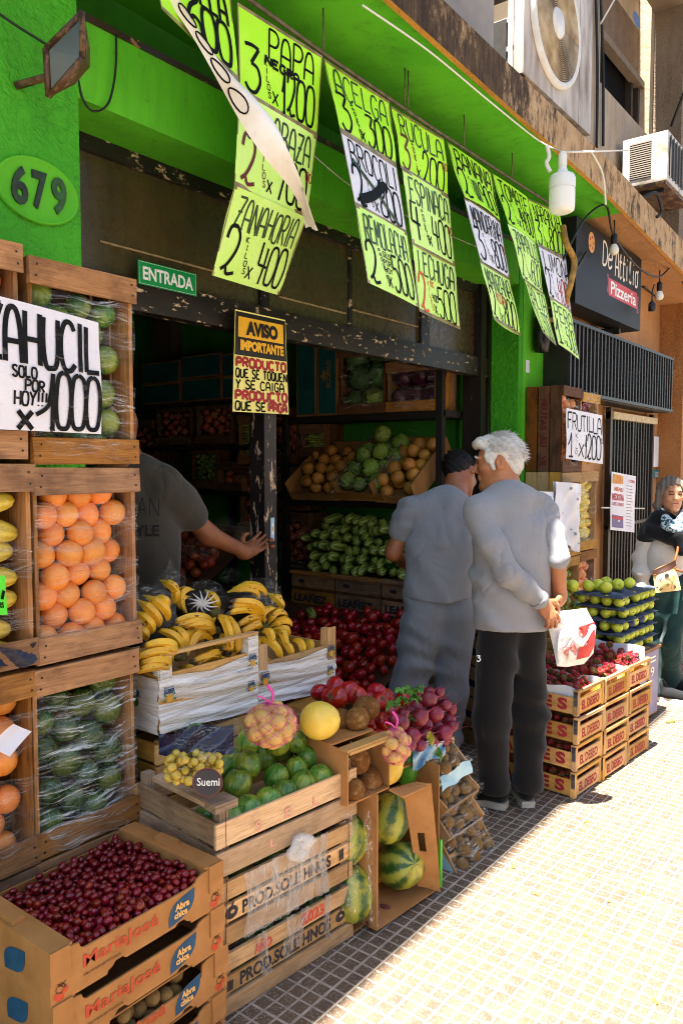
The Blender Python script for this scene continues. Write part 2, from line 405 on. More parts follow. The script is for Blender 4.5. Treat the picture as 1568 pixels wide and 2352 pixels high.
# ---------------------------------------------------------------- ground
m = MB(); m.bb(-90, 90, -90, -1.6, -.5, -.13); ob('road', m, M_ROAD, kind='structure')
m = MB(); m.bb(-60, 80, -1.6, -1.45, -.5, -.004); ob('kerb', m, pm('kerb_stone', '#8f8a82', '#7d776e', 14, rough=.85, bump=.3), kind='structure')
m = MB(); m.bb(-60, 80, -1.45, 30, -.5, 0); ob('pavement', m, M_TILE, kind='structure')
m = MB(); m.bb(1.66, 5.17, 2.78, 9.0, .0, .06); ob('shop_floor', m, pm('shop_floor_tile', '#7c6a58', '#8d7a66', 5, rough=.6), kind='structure')
# ---------------------------------------------------------------- greengrocer building
gb = thing('greengrocer_building', 'bright green greengrocer shopfront with rough painted pillars under a flat concrete canopy', 'shop building', (1.6, 2.4, 0))
def P(name, mb, mats, parent, **k):
    o = ob(name, mb, mats, None, **k); o.parent = parent; o.matrix_parent_inverse = Matrix.Translation(-parent.location); return o
m = MB(); m.bb(-2.5, 1.642, 2.4, 2.9, 0, 3.7); P('pillar', m, M_GREEN_R, gb)
m = MB(); m.bb(5.18, 5.30, 2.401, 2.74, 0, 3.7); P('pillar', m, M_GREEN_R, gb)
m = MB(); m.bb(5.244, 5.70, 2.397, 2.9, 0, 3.7); P('pillar_face', m, M_GREEN_S, gb)
m = MB(); m.bb(1.642, 5.18, 2.405, 2.64, 2.86, 3.13); P('beam', m, M_GREEN_S, gb)
m = MB(); m.bb(1.642, 5.18, 2.40, 2.64, 3.13, 3.155); P('ledge', m, chipped('rusty_ledge', '#3a241a', '#8a5a34', .6), gb)
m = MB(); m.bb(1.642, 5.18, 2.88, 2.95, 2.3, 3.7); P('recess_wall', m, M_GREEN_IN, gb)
# canopy slab: outer edge falls slightly to the right, as in the place
XS = [-3, 3.0, 5.6, 5.93]; XP = [5.93, 7.5, 9.6, 14]
zb = lambda x: 3.553-.03*(x-3.0) if x < 5.6 else 3.475-.072*(x-5.6)
def slab(xs, sof, face):
    m = MB()
    for a, b in zip(xs[:-1], xs[1:]):
        za, zc = zb(a), zb(b); ti, to = za+.185+.012*(a-3), zc+.185+.012*(b-3)
        if ti < za+.16: ti = za+.16
        p = lambda x, y, z: (x, y, z)
        m.add([p(a, 1.93, za), p(b, 1.93, zc), p(b, 3.2, zc), p(a, 3.2, za)], [(0, 3, 2, 1)], 0)
        m.add([p(a, 1.9, za-.022), p(b, 1.9, zc-.022), p(b, 1.93, zc-.022), p(a, 1.93, za-.022)], [(0, 3, 2, 1)], 2)
        m.add([p(a, 1.93, za-.022), p(b, 1.93, zc-.022), p(b, 1.93, zc), p(a, 1.93, za)], [(3, 2, 1, 0)], 2)
        m.add([p(a, 1.9, za-.022), p(b, 1.9, zc-.022), p(b, 1.9, to), p(a, 1.9, ti)], [(0, 1, 2, 3)], 1)
        m.add([p(a, 1.9, ti), p(b, 1.9, to), p(b, 3.2, to), p(a, 3.2, ti)], [(0, 1, 2, 3)], 1)
    return m
M_OCHRE = stucco('ochre_edge', '#cf9440', '#b97f36', .5, 70, '#5a3c1c')
P('canopy', slab(XS, 0, 1), [M_GREEN_S, M_FASCIA, M_OCHRE], gb)
# window frames above and beside the entrance
wf = MB(); wf.bb(1.642, 5.17, 2.62, 2.70, 2.225, 2.355, jit=.002); P('lintel', wf, M_FRAME, gb)
m = MB(); m.bb(1.642, 5.17, 2.635, 2.69, 2.80, 2.862); P('top_rail', m, M_FRAME, gb)
m = MB(); m.bb(2.775, 2.815, 2.60, 2.70, .02, 2.222); m.bb(2.822, 2.872, 2.61, 2.70, .02, 2.223); dp = P('door_post', m, M_POST, gb)
m = MB(); m.bb(2.8725, 2.874, 2.62, 2.66, 1.06, 1.14); 
for a, b, y in ((2.80, 2.86, 2.64), (4.27, 4.37, 2.64), (3.52, 3.55, 2.65)): m = MB(); m.bb(a, b, y, 2.685, 2.357, 2.80); P('mullion', m, M_FRAME, gb)
m = MB(); m.bb(5.0, 5.075, 2.60, 2.74, .02, 2.86); m.bb(5.085, 5.125, 2.63, 2.74, .02, 2.862); m.bb(5.135, 5.178, 2.61, 2.74, .02, 2.861); P('jamb', m, M_JAMB, gb)
for a, b in ((1.645, 2.80), (2.86, 3.52), (3.55, 4.27), (4.37, 5.0)):
    m = MB(); m.bb(a, b, 2.66, 2.668, 2.357, 2.80); P('transom_pane', m, M_DGLASS, gb)
M_OTAPE = pm('old_tape', '#a58c62', '#7d6844', 30, rough=.5)
for a, b, z in ((1.9, 2.6, 2.47), (2.95, 3.5, 2.43), (3.56, 4.25, 2.46)): m = MB(); m.bb(a, b, 2.652, 2.658, z, z+.008); P('tape_strip', m, M_OTAPE, gb)
# inside of the shop
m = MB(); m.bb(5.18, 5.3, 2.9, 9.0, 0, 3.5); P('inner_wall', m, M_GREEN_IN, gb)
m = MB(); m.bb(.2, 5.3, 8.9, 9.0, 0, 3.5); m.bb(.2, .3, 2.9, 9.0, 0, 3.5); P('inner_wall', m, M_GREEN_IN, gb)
m = MB(); m.bb(5.05, 5.18, 5.95, 6.2, 0, 3.4); P('inner_column', m, M_WALLDARK, gb)
m = MB(); m.bb(.2, 5.3, 2.95, 9.0, 3.32, 3.42); P('ceiling', m, pm('old_ceiling_paint', '#b5ab98', '#9c917e', 4, rough=.85), gb)
# upper floor
uw = MB(); X0, X1, Z0, Z1, YW = 6.55, 7.9, 4.74, 5.24, 2.35
uw.bb(-3, X0, YW, 2.6, 3.6, 6.6); uw.bb(X0, 8.35, YW, 2.6, 3.45, Z0); uw.bb(X1, 8.35, YW, 2.6, Z0, 6.6); uw.bb(X0, X1, YW+.12, 2.6, 5.75, 6.6)
P('upper_wall', uw, M_BEIGE, gb)
m = MB(); m.bb(X0, X1, 2.52, 2.56, Z0, 5.76); w = P('upper_window', m, M_DARK, gb)
M_BFR = pm('dark_brown_frame', '#3a2c20', '#2a1f16', 10, rough=.6)
for a, b, y in ((X0+.35, X0+.39, 2.46), (X1-.2, X1-.15, 2.46), (X1-.06, X1-.01, 2.44)): m = MB(); m.bb(a, b, y, 2.52, Z0, 5.3); P('window_frame', m, M_BFR, gb)
m = MB(); m.bb(X0, X1, 2.40, 2.48, 5.20, 5.26); P('shutter_rail', m, M_BROWNR, gb)
m = MB()
for i in range(9): m.box(((X0+X1)/2, 2.475, 5.29+i*.055), (X1-X0-.01, .02, .046), R3(.25))
P('roller_shutter', m, pm('brown_shutter', '#6b5138', '#5a432e', 9, rough=.6), gb)
m = MB(); m.bb(8.0, 8.35, 2.08, 2.349, 3.45, 6.6); P('column', m, M_BROWNR, gb)
m = MB(); m.bb(6.66, 8.6, 1.9, 2.345, 5.92, 6.3); P('balcony_slab', m, M_BROWNR, gb)
for a, b in ((-3, 3.46), (3.80, 6.28), (6.46, 9.5)): m = MB(); m.bb(a, b, 1.50, 2.345, 6.45, 6.6); P('unseen_shade_slab', m, M_BEIGE, gb)  # slabs added out of view to cast shade, with gaps that pass sun
# ---------------------------------------------------------------- pizzeria next door
pz = thing('pizzeria_building', 'orange rendered pizzeria front beside the green shop, with a dark barred doorway', 'restaurant building', (6.5, 2.4, 0))
P('canopy', slab(XP, 0, 1), [M_ORANGE, M_FASCIA, M_OCHRE], pz)
m = MB(); m.bb(5.702, 6.95, 2.402, 2.9, 0, 2.15); m.bb(5.702, 9.0, 2.402, 2.9, 2.62, 3.52); m.bb(5.702, 5.98, 2.402, 2.9, 2.15, 2.62); m.bb(8.25, 9.0, 2.402, 2.9, 0, 2.62); m.bb(6.95, 8.25, 2.402, 2.9, 2.1, 2.15)
P('wall', m, M_ORANGE, pz)
m = MB(); m.bb(8.62, 8.78, 2.16, 2.401, 0, 3.3); P('pilaster', m, M_ORANGE_R, pz)
m = MB(); m.bb(8.78, 12, 2.162, 2.9, 0, 3.3); P('wall', m, M_ORANGE, pz)
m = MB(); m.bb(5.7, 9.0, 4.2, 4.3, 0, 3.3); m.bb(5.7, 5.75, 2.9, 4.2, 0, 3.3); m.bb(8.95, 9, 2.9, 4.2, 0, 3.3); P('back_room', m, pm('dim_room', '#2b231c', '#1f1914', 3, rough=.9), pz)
m = MB(); m.bb(7.45, 7.55, 3.0, 3.02, .3, 1.9); m.bb(7.8, 7.9, 3.0, 3.02, .2, 1.9); m.bb(7.2, 8.2, 3.01, 3.03, .75, .85); P('door_leaf', m, M_WHITEP, pz)
sg = MB()
for i in range(34):
    x = 5.62+i*(8.33-5.62)/33; sg.bb(x-.011, x+.011, 2.19, 2.212, 2.14, 2.64)
g1 = thing('security_grille', 'long black iron bar grille box mounted above the pizzeria doorway', 'grille', (7, 2.2, 2.14))
P('bars', sg, M_BLACK, g1)
m = MB(); m.bb(5.6, 8.36, 2.185, 2.215, 2.64, 2.665); m.bb(5.6, 8.36, 2.185, 2.215, 2.125, 2.15); m.bb(8.345, 8.36, 2.2, 2.40, 2.14, 2.65); m.bb(5.6, 5.615, 2.2, 2.40, 2.14, 2.65); m.bb(5.6, 8.36, 2.215, 2.40, 2.118, 2.13); P('frame', m, M_BLACK, g1)
m = MB(); m.bb(5.98, 8.3, 2.39, 2.4, 2.17, 2.61); P('dark_opening_sheet', m, pm('opening_darkness', '#120f0d', rough=.7), g1)  # black colour stands in for the darkness of the opening behind the bars
m = MB(); m.bb(5.72, 8.3, 2.33, 2.402, 2.175, 2.2); P('sill', m, pm('pale_sill', '#d8b48a', '#c09a70', 20, rough=.8), g1)
gt = thing('barred_gate', 'black vertical bar gate with pale top rail closing the pizzeria doorway', 'gate', (7.6, 2.36, 0))
m = MB()
for i in range(15):
    x = 7.0+i*(8.2-7.0)/14; m.bb(x-.012, x+.012, 2.34, 2.364, .04, 2.0)
P('bars', m, M_BLACK, gt)
m = MB(); m.bb(6.93, 6.99, 2.33, 2.375, .02, 2.1); m.bb(8.2, 8.25, 2.33, 2.375, .02, 2.1); m.bb(6.93, 8.25, 2.335, 2.37, 1.02, 1.05); m.bb(6.93, 8.25, 2.335, 2.37, .06, .1); m.bb(7.56, 7.6, 2.33, 2.375, .02, 2.0); P('frame', m, M_BLACK, gt)
m = MB(); m.bb(6.93, 8.25, 2.30, 2.38, 2.0, 2.06); P('top_rail', m, pm('pale_rail', '#cdbb9a', '#b5a07c', 20, rough=.7), gt)
# far neighbour, seen at the right edge
fb = thing('neighbour_building', 'plain white wall of the next building beyond the pizzeria', 'building', (10, 2.2, 0))
m = MB(); m.bb(9.6, 14, 1.3, 6, 3.6, 9); P('wall', m, M_WHITEW, fb)
# houses across the street, behind the camera, that the glass and the light can see
for i, (a, b, h, c) in enumerate(((-14, -4, 7, '#cdb894'), (-4, 5, 9, '#c7b49c'), (5, 15, 6.5, '#d8c6a4'), (15, 30, 8, '#c9ac84'))):
    m = MB(); m.bb(a, b, -19, -13, -.2, h)
    ob('house', m, pm('house_render', c, rough=.85), label=['low cream house across the street', 'tall grey beige house across the street', 'lowest pale house across the street', 'wide tan house across the street'][i], cat='house')
# ---------------------------------------------------------------- hanging price signs
def paper(name, c1, c2, rough=.6):
    g = G(name); v = g.coord(); c = g.mix(g.rng(g.noise(v, 5, 5), .35, .7), c1, c2)
    c = g.mix(g.math('MULTIPLY', g.rng(g.noise(v, 40, 5, .7), .62, .75), .3), c, '#8a7a3a')
    g.bump(g.noise(v, 14, 3), .25, .01); return g.set(c, rough, .3)
M_NEON = paper('neon_paper', '#a9f01c', '#bdf53c'); M_PALE = paper('faded_neon_paper', '#d2f58c', '#c4f06a'); M_WPAPER = paper('white_paper', '#e2e0e4', '#d2d0d8'); M_YPAPER = paper('yellow_paper', '#f0e487', '#ece27a')
M_INK = pm('black_ink', '#060505', '#100d0e', 30, rough=.6, spec=.12); M_RED = pm('red_ink', '#b01d24', '#8c1a1a', 20, rough=.5); M_DRED = pm('dark_red_ink', '#5e1512', rough=.5); M_ORINK = pm('orange_ink', '#d9531e', rough=.5)
M_GINK = pm('green_black_ink', '#1f3318', '#33502a', 12, rough=.5); M_TAPE = pm('brown_tape', '#9c8a60', '#6d5a3a', 18, rough=.35)
INKS = [M_INK, M_RED, M_DRED, M_ORINK, M_GINK]
def quad(c):      # corners TL, TR, BR, BL in space; returns fn in metres, width, height
    tl, tr, br, bl = (np.array(p, float) for p in c)
    W = (np.linalg.norm(tr-tl)+np.linalg.norm(br-bl))/2; H = (np.linalg.norm(tl-bl)+np.linalg.norm(tr-br))/2
    kb, ph = rnd.uniform(-.016, .016), rnd.uniform(0, 6); n = np.cross(tr-tl, tl-bl); n = n/np.linalg.norm(n)
    if n[1] > 0: n = -n
    def fn(u, v, h=0.0):
        a, b = u/W, v/H
        return bl*(1-a)*(1-b)+br*a*(1-b)+tl*(1-a)*b+tr*a*b+n*(h+kb*math.sin(math.pi*a)*(.6+.4*math.sin(3*b+ph))+.3*kb*math.sin(2.2*math.pi*b+ph))
    return fn, W, H
def sheet(name, c, mat, label, cat='price sign', group=None, tape=True, edge=None):
    fn, W, H = quad(c); m = MB(); m.grid(lambda a, b: fn(a*W, b*H), 6, 6)
    o = ob(name, m, mat, label=label, cat=cat, group=group)
    if tape:
        t = MB(); q = [(0, 0, W, .016), (0, H-.012, W, H)]
        for a, b, cc, d in q: t.add([fn(a, b, .0006), fn(cc, b, .0006), fn(cc, d, .0006), fn(a, d, .0006)], [(0, 1, 2, 3)])
        for a in (0, W-.006): t.add([fn(a, .016, .0006), fn(a+.006, .016, .0006), fn(a+.006, H-.012, .0006), fn(a, H-.012, .0006)], [(0, 1, 2, 3)])
        ob('tape_edge', t, M_TAPE, o)
    return o, fn, W, H
def letters(o, m, mats=INKS): return ob('lettering', m, mats, o)
def price(o, fn, W, H, word, qty, unit, amt, cents='', wi=0, qi=0, ai=0, wy=(.58, .92), th=.0115, wx=(.12, .93), px=(.51, .93)):
    m = MB(); f = fn
    hand(m, word, f, wx[0]*W, wy[0]*H, wx[1]*W, wy[1]*H, th*.85, wi, .01)
    hand(m, qty, f, .06*W, .07*H, .24*W, .60*H, th*1.25, qi)
    n = len(unit)
    for i, ch in enumerate(unit):
        hand(m, ch, f, .29*W+.006*i, (.56-.44*(i+1)/n)*H, (.29+.036)*W+.006*i, (.56-.44*(i+.25)/n)*H, th*.32, qi if qi else 0)
    hand(m, 'X', f, .39*W, .08*H, .46*W, .22*H, th*.6, ai if ai == 1 else 0)
    hand(m, amt, f, px[0]*W, .06*H, px[1]*W, .54*H, th, ai, gap=.10)
    if cents: hand(m, cents, f, (px[1]-.03)*W, .42*H, (px[1]+.06)*W, .53*H, th*.4, ai or 1)
    return letters(o, m)
COLS = [
 [((545, 5), (740, 128)), ((550, 208), (728, 315)), ((538, 425), (704, 500)), ((486, 632), (639, 678))],
 [((743, 134), (893, 233)), ((781, 299), (910, 381)), ((815, 470), (934, 537)), ((844, 649), (960, 706))],
 [((899, 242), (1020, 317)), ((922, 385), (1030, 453)), ((945, 555), (1044, 608)), ((962, 715), (1056, 757))],
 [((1024, 326), (1124, 396)), ((1064, 453), (1147, 509)), ((1102, 598), (1170, 639)), ((1135, 732), (1196, 771))],
 [((1128, 398), (1211, 455)), ((1165, 512), (1230, 559)), ((1201, 639), (1248, 675)), ((1244, 763), (1276, 795))],
 [((1212, 455), (1285, 487)), ((1234, 562), (1299, 596)), ((1261, 684), (1310, 716)), ((1280, 790), (1329, 827))]]
YR = 2.15
TXT = [
 [('PAPA', '3', 'KILOS', '1200', '', 0, 0, 0), ('CALABAZA', '2', 'KILOS', '700', '00', 4, 2, 0), ('ZANAHORIA', '2', 'KILOS', '400', '', 4, 0, 0)],
 [('ACELGA', '3', 'PAQUETES', '300', '', 4, 0, 0), ('BROCOLI', '2', 'KILOS', '800', '', 0, 0, 0), ('REMOLACHA', '2', 'PAQUETES', '500', '', 4, 0, 0)],
 [('RUCULA', '3', 'PAQUETITOS', '200', '00', 4, 2, 0), ('ESPINACA', '4', 'PAQUETES', '400', '00', 4, 0, 0), ('LECHUGA', '2', 'KILOS', '500', '', 4, 3, 0)],
 [('BANANA', '2', 'KILOS', '900', '', 0, 0, 0), ('MANDARINA', '3', 'KILOS', '800', '00', 0, 0, 0), ('MANZANA', '2', 'KILOS', '800', '', 4, 0, 0)],
 [('TOMATE', '2', 'KILO', '1400', '', 0, 0, 0), ('ZAPALLO', '2', 'KILOS', '600', '', 4, 4, 4), ('PALTA', '2', 'KILO', '500', '', 4, 0, 4)],
 [('NARANJA', '3', 'KILOS', '800', '00', 0, 0, 0), ('LIMON', '2', 'KILO', '400', '', 0, 0, 1), ('PERA', '1', 'KILO', '500', '', 4, 0, 4)]]
MATS = [[M_NEON, M_PALE, M_PALE], [M_NEON, M_WPAPER, M_PALE], [M_NEON, M_PALE, M_PALE], [M_NEON, M_WPAPER, M_PALE], [M_NEON, M_PALE, M_PALE], [M_NEON, M_WPAPER, M_PALE]]
for ci, (rows, txt, mts) in enumerate(zip(COLS, TXT, MATS)):
    XL, XR = aY(*rows[0][0], YR)[0], aY(*rows[0][1], YR)[0]
    Q = [(aX(*l, XL), aX(*r, XR)) for l, r in rows]
    for k in range(3):
        t = txt[k]; cs = 'white' if mts[k] is M_WPAPER else ('neon green' if k == 0 else 'faded pale green')
        o, fn, w, h = sheet('price_sign', (Q[k][0], Q[k][1], Q[k+1][1], Q[k+1][0]), mts[k], f'{cs} hand lettered price sign reading {t[0]} under the canopy', group='price signs hanging under the canopy')
        price(o, fn, w, h, *t, wx=(.34, .9) if t[0] == 'PAPA' else (.1, .93))
        m = MB()
        if t[0] == 'PAPA': hand(m, 'NEGRA', fn, .3*w, .50*h, .72*w, .59*h, .011, 0)
        elif t[0] == 'BROCOLI':
            stroke(m, [(.1*w, .66*h), (.5*w, .35*h), (.85*w, .04*h)], fn, .02, 4, .003); stroke(m, crom([(.12*w, .12*h), (.4*w, .3*h), (.62*w, .52*h), (.7*w, .5*h)]), fn, .045, 0, .003)
        elif t[0] == 'REMOLACHA':
            for i, wd in enumerate(('SOLO', 'POR', 'HOY')): hand(m, wd, fn, .36*w, (.46-.1*i)*h, .5*w, (.53-.1*i)*h, .004, 0)
        elif t[0] == 'LECHUGA':
            hand(m, '1K', fn, .35*w, .47*h, .44*w, .56*h, .005, 3); hand(m, '400', fn, .38*w, .27*h, .5*w, .37*h, .005, 0)
        elif t[0] == 'BANANA': hand(m, 'BOLIVIA', fn, .36*w, .1*h, .48*w, .5*h, .004, 4)
        elif t[0] == 'MANZANA': hand(m, 'ROJA', fn, .3*w, .40*h, .6*w, .55*h, .007, 3)
        if m.v: ob('small_lettering', m, INKS, o)
# first column: the onion sign and the flapping sheet below it, blown out and folded
XL, XR = aY(300, -150, YR)[0], aY(533, -10, YR)[0]
c0 = (aY(330, -150, YR), aY(528, -20, YR), aX(549, 186, aY(528, -20, YR)[0]), aX(372, 20, aY(330, -150, YR)[0]))
o, fn, w, h = sheet('price_sign', c0, M_NEON, 'neon green hand lettered price sign reading CEBOLLA at the top edge', group='price signs hanging under the canopy', tape=True)
m = MB(); hand(m, 'CEBOLLA', fn, .05*w, .56*h, .92*w, .9*h, .014, 0); hand(m, '600', fn, .36*w, .08*h, .92*w, .55*h, .016, 0, gap=.08); letters(o, m)
FL = [(372, 0, 2.12), (425, 78, 2.08), (478, 165, 2.04), (545, 278, 1.99), (600, 357, 1.95), (655, 430, 1.93), (690, 495, 1.92), (709, 529, 1.91)]
FR = [(402, 0, 2.10), (470, 95, 2.05), (540, 178, 2.00), (602, 228, 1.93), (652, 292, 1.89), (684, 390, 1.88), (703, 490, 1.90), (711, 526, 1.91)]
A = crom([aY(*p) for p in FL], 5); B = crom([aY(*p) for p in FR], 5); n = len(A)
m = MB(); m.grid(lambda a, b: A[int(round(b*(n-1)))]*(1-a)+B[int(round(b*(n-1)))]*a+np.array([0, -.055*(1-abs(a-.42)/.58)+.02*a, .010*math.sin(6*a+9*b)]), 8, n-1)
o = ob('price_sign', m, paper('stained_white_sheet', '#ece6dc', '#d6c6ae'), label='cream sheet flapped and folded over in front of the PAPA column', cat='price sign', group='price signs hanging under the canopy')
m = MB()
for k in range(4):
    b0 = .08+.1*k; i0, i1, i2 = (int((b0+d)*(n-1)) for d in (0, .06, .11))
    cb, ca = .04+.095*k, .26-.02*k; q = []
    for t_ in np.linspace(0, 6.283, 17): bb_ = cb+.040*math.cos(t_)+.05; a = ca+.14*math.sin(t_); i = bb_*(n-1); j = int(i); fr_ = i-j; pa = A[j]*(1-fr_)+A[j+1]*fr_; pb = B[j]*(1-fr_)+B[j+1]*fr_; q.append(pa*(1-a)+pb*a+np.array([0, -.055*(1-abs(a-.42)/.58)+.02*a-.003, .010*math.sin(6*a+9*bb_)]))
    m.tube(q, .003, 4)
ob('lettering', m, M_INK, o)
m = MB(); m.tube([(1.9, YR+.012, 3.385), (2.7, YR+.012, 3.352), (3.6, YR+.012, 3.342), (5.33, YR+.012, 3.352)], .009, 6)
for x in (2.2, 2.69, 3.33, 3.36, 3.93, 4.54, 5.3): m.tube([(x, YR+.014, 3.36), (x, YR+.014, 3.54)], .004, 5)
ob('sign_rail', m, pm('rusty_rail', '#6b6048', '#4d4434', 20, rough=.7), label='thin metal rail under the canopy holding the price signs', cat='rail')
# ---------------------------------------------------------------- printed signs on the frame
M_SIGNG = pm('sign_green', '#0f8a45', rough=.35); M_WHITE = pm('sign_white', '#e8e6e0', rough=.4); M_YEL = pm('sign_yellow', '#f0b52c', '#e6a824', 6, rough=.4); M_SBLK = pm('sign_black', '#161313', rough=.4)
q = [aY(318, 597, 2.60), aY(452, 628, 2.60), aY(452, 682, 2.60), aY(320, 650, 2.60)]
x0, x1, z0, z1 = q[0][0], q[1][0], (q[2][2]+q[3][2])/2, (q[0][2]+q[1][2])/2
m = MB(); m.bb(x0, x1, 2.602, 2.606, z0, z1); o = ob('entrance_sign', m, M_SIGNG, label='green plastic sign with white letters ENTRADA over the door', cat='sign')
fn = frame((x0, 2.602, z0), (1, 0, 0), (0, 0, 1)); w, h = x1-x0, z1-z0
m = MB(); btext(m, 'ENTRADA', fn, .07*w, .22*h, .93*w, .78*h, 0, .03); b = .004
for a, c, d, e in ((b, b, w-b, b+.0012), (b, h-b-.0012, w-b, h-b), (b, b, b+.0012, h-b), (w-b-.0012, b, w-b, h-b)): patch(m, fn, [(a, c), (d, c), (d, e), (a, e)])
ob('lettering', m, M_WHITE, o)
q = [aY(540, 710, 2.57), aY(655, 735, 2.57), aY(663, 952, 2.57), aY(534, 945, 2.57)]
o, fn, w, h = sheet('notice_sign', q, M_YPAPER, 'yellow and black AVISO IMPORTANTE notice on the door post', 'sign', tape=False)
m = MB(); patch(m, fn, [(.01*w, .56*h), (.99*w, .56*h), (.99*w, .985*h), (.01*w, .985*h)], 3, .0008); patch(m, fn, [(.06*w, .74*h), (.94*w, .74*h), (.94*w, .94*h), (.06*w, .94*h)], 4, .0014)
btext(m, 'AVISO', fn, .2*w, .765*h, .82*w, .91*h, 3, .06, .003); btext(m, 'IMPORTANTE', fn, .1*w, .61*h, .93*w, .715*h, 4, .06, .003)
for i, (tx, ci, sz, x1) in enumerate((('PRODUCTO', 1, .014, .97), ('QUE SE TOQUEN', 0, .008, .98), ('Y SE CAIGA', 0, .008, .92), ('PRODUCTO', 1, .014, .97), ('QUE SE', 0, .008, .56))):
    hand(m, tx, fn, .04*w, (.45-.108*i)*h, x1*w, (.535-.108*i)*h, sz, ci, gap=.3)
hand(m, 'PAGA', fn, .62*w, .02*h, .96*w, .105*h, .015, 1)
ob('lettering', m, [M_INK, M_RED, M_DRED, M_SBLK, M_YEL], o)
m = MB(); m.bb(2.826, 2.852, 2.607, 2.609, 1.22, 1.335); o = ob('sticker', m, pm('sticker_blue', '#a8c8d8', rough=.4), label='small pale blue paper sticker on the door post', cat='sticker')
fn = frame((2.826, 2.607, 1.22), (1, 0, 0), (0, 0, 1)); m = MB(); patch(m, fn, [(.006, .03), (.02, .03), (.02, .09), (.006, .09)]); disc(m, fn, .013, .06, .004, .012, 1, .002); ob('print', m, [M_WHITE, M_YEL], o)
# street number plaque
m = MB(); cx, cz, rx, rz = 1.478, 2.497, .150, .106
for a in range(3): pass
M = Matrix.Translation((cx, 2.398, cz)) @ Matrix.Rotation(math.pi/2, 4, 'X') @ Matrix.Diagonal((rx, rz, 1, 1))
m.rev([(1.0, 0), (1.0, .010), (.97, .014), (.93, .014), (.90, .009), (.5, .010), (.001, .010)], 48, 0, M)
o = ob('number_plaque', m, M_GREEN_S, label='oval embossed house number plaque 679 painted green on the left pillar', cat='plaque')
fn = frame((cx, 2.398-.0105, cz), (1, 0, 0), (0, 0, 1)); m = MB()
def fat(tx, x0, x1, mi):
    for dz in (0, .0015, .003, .0045): btext(m, tx, fn, x0, -.062, x1, .062, mi, .035, dz)
fat('6', -.098, -.040, 0); fat('7', -.026, .028, 0); fat('9', .044, .100, 1)
ob('numerals', m, [pm('black_green_paint', '#17210f', '#22401a', 40, rough=.5), pm('worn_green_numeral', '#2b5a1c', '#22401a', 40, rough=.5)], o)
# ---------------------------------------------------------------- flood lamp on the left pillar
M_RUST = chipped('rusty_brown', '#5a3a28', '#3a2418', .5)
o = thing('flood_lamp', 'rusty brown square flood lamp bracketed to the green pillar', 'lamp', (1.45, 2.4, 2.9))
cr = [aY(106, 112, 2.22), aY(190, 28, 2.10), aY(190, 132, 2.12), aY(112, 222, 2.24)]
C0 = sum(cr)/4; nrm = np.cross(cr[1]-cr[0], cr[3]-cr[0]); nrm /= np.linalg.norm(nrm)
if nrm[1] > 0: nrm = -nrm
m = MB()
for a, b in ((0, 1), (1, 2), (2, 3), (3, 0)): m.tube([cr[a], cr[b]], .012, 4)
m.add([p-nrm*.008 for p in cr]+[C0+(p-C0)*.45-nrm*.12 for p in cr], [(0, 1, 5, 4), (1, 2, 6, 5), (2, 3, 7, 6), (3, 0, 4, 7), (7, 6, 5, 4)])
P('housing', m, M_RUST, o)
m = MB(); m.add([C0+(p-C0)*.93+nrm*.002 for p in cr], [(0, 1, 2, 3)]); P('glass', m, pm('lamp_glass', '#2c3325', '#4a4636', 4, rough=.15, spec=.6), o)
m = MB(); m.tube([C0-nrm*.1, C0-nrm*.1+np.array([-.03, .08, -.02]), (C0[0]-.03, 2.4, C0[2]-.04)], .012, 6); P('bracket', m, M_RUST, o)
def cable(pts, r, mat, label, cat='cable', k=8, **kw):
    m = MB(); m.tube(crom(pts, k), r, 6); return ob('cable', m, mat, label=label, cat=cat, **kw)
cable([(1.2, 2.39, 3.05), (1.38, 2.36, 2.98), C0-nrm*.1], .004, M_CABLE, 'black cable running to the flood lamp')
cable([(1.80, 2.395, 3.13), (1.79, 2.39, 3.0), (1.76, 2.392, 2.88), (1.70, 2.394, 2.83), (1.66, 2.40, 2.86), (1.645, 2.41, 2.95)], .004, M_CABLE, 'black cable looping over the green beam')
cable([(1.66, 2.64, 2.66), (1.70, 2.62, 2.58), (1.78, 2.63, 2.575), (1.80, 2.645, 2.6)], .004, M_CABLE, 'short black cable end on the dirty glass')
cable([(2.75, 2.3, 3.0), (3.2, 2.33, 2.94), (3.9, 2.36, 2.95), (4.6, 2.38, 2.97)], .003, M_WCABLE, 'thin pale cord sagging along the green beam')
# ---------------------------------------------------------------- white bulb and cords at the canopy edge
Bc = (4.24, 1.72, 0)
bz0, bz1 = 3.0, 3.285
o = thing('hanging_bulb', 'large white plastic bulb hanging from the canopy edge', 'bulb', (4.24, 1.72, 2.98))
M_OPAL = pm('opal_plastic', '#e4e1da', rough=.35); M_BULBW = pm('bulb_white', '#dedbd4', rough=.4)
m = MB(); m.rev([(.001, 2.985), (.045, 2.986), (.066, 2.998), (.070, 3.02), (.070, 3.115)], 28, 0, Matrix.Translation((4.24, 1.72, 0))); P('diffuser', m, M_OPAL, o)
m = MB(); m.rev([(.072, 3.115), (.072, 3.17), (.062, 3.19), (.032, 3.205), (.024, 3.225), (.022, 3.235)], 28, 0, Matrix.Translation((4.24, 1.72, 0))); P('housing', m, M_BULBW, o)
m = MB(); m.rev([(.021, 3.236), (.021, 3.24), (.0235, 3.245), (.0235, 3.30), (.016, 3.315), (.001, 3.318)], 20, 0, Matrix.Translation((4.24, 1.72, 0))); P('socket', m, M_BULBW, o)
q = aD(1440, 347, 4.62); q2 = aD(1357, 348, 4.5); top = np.array((4.24, 1.72, 3.315))
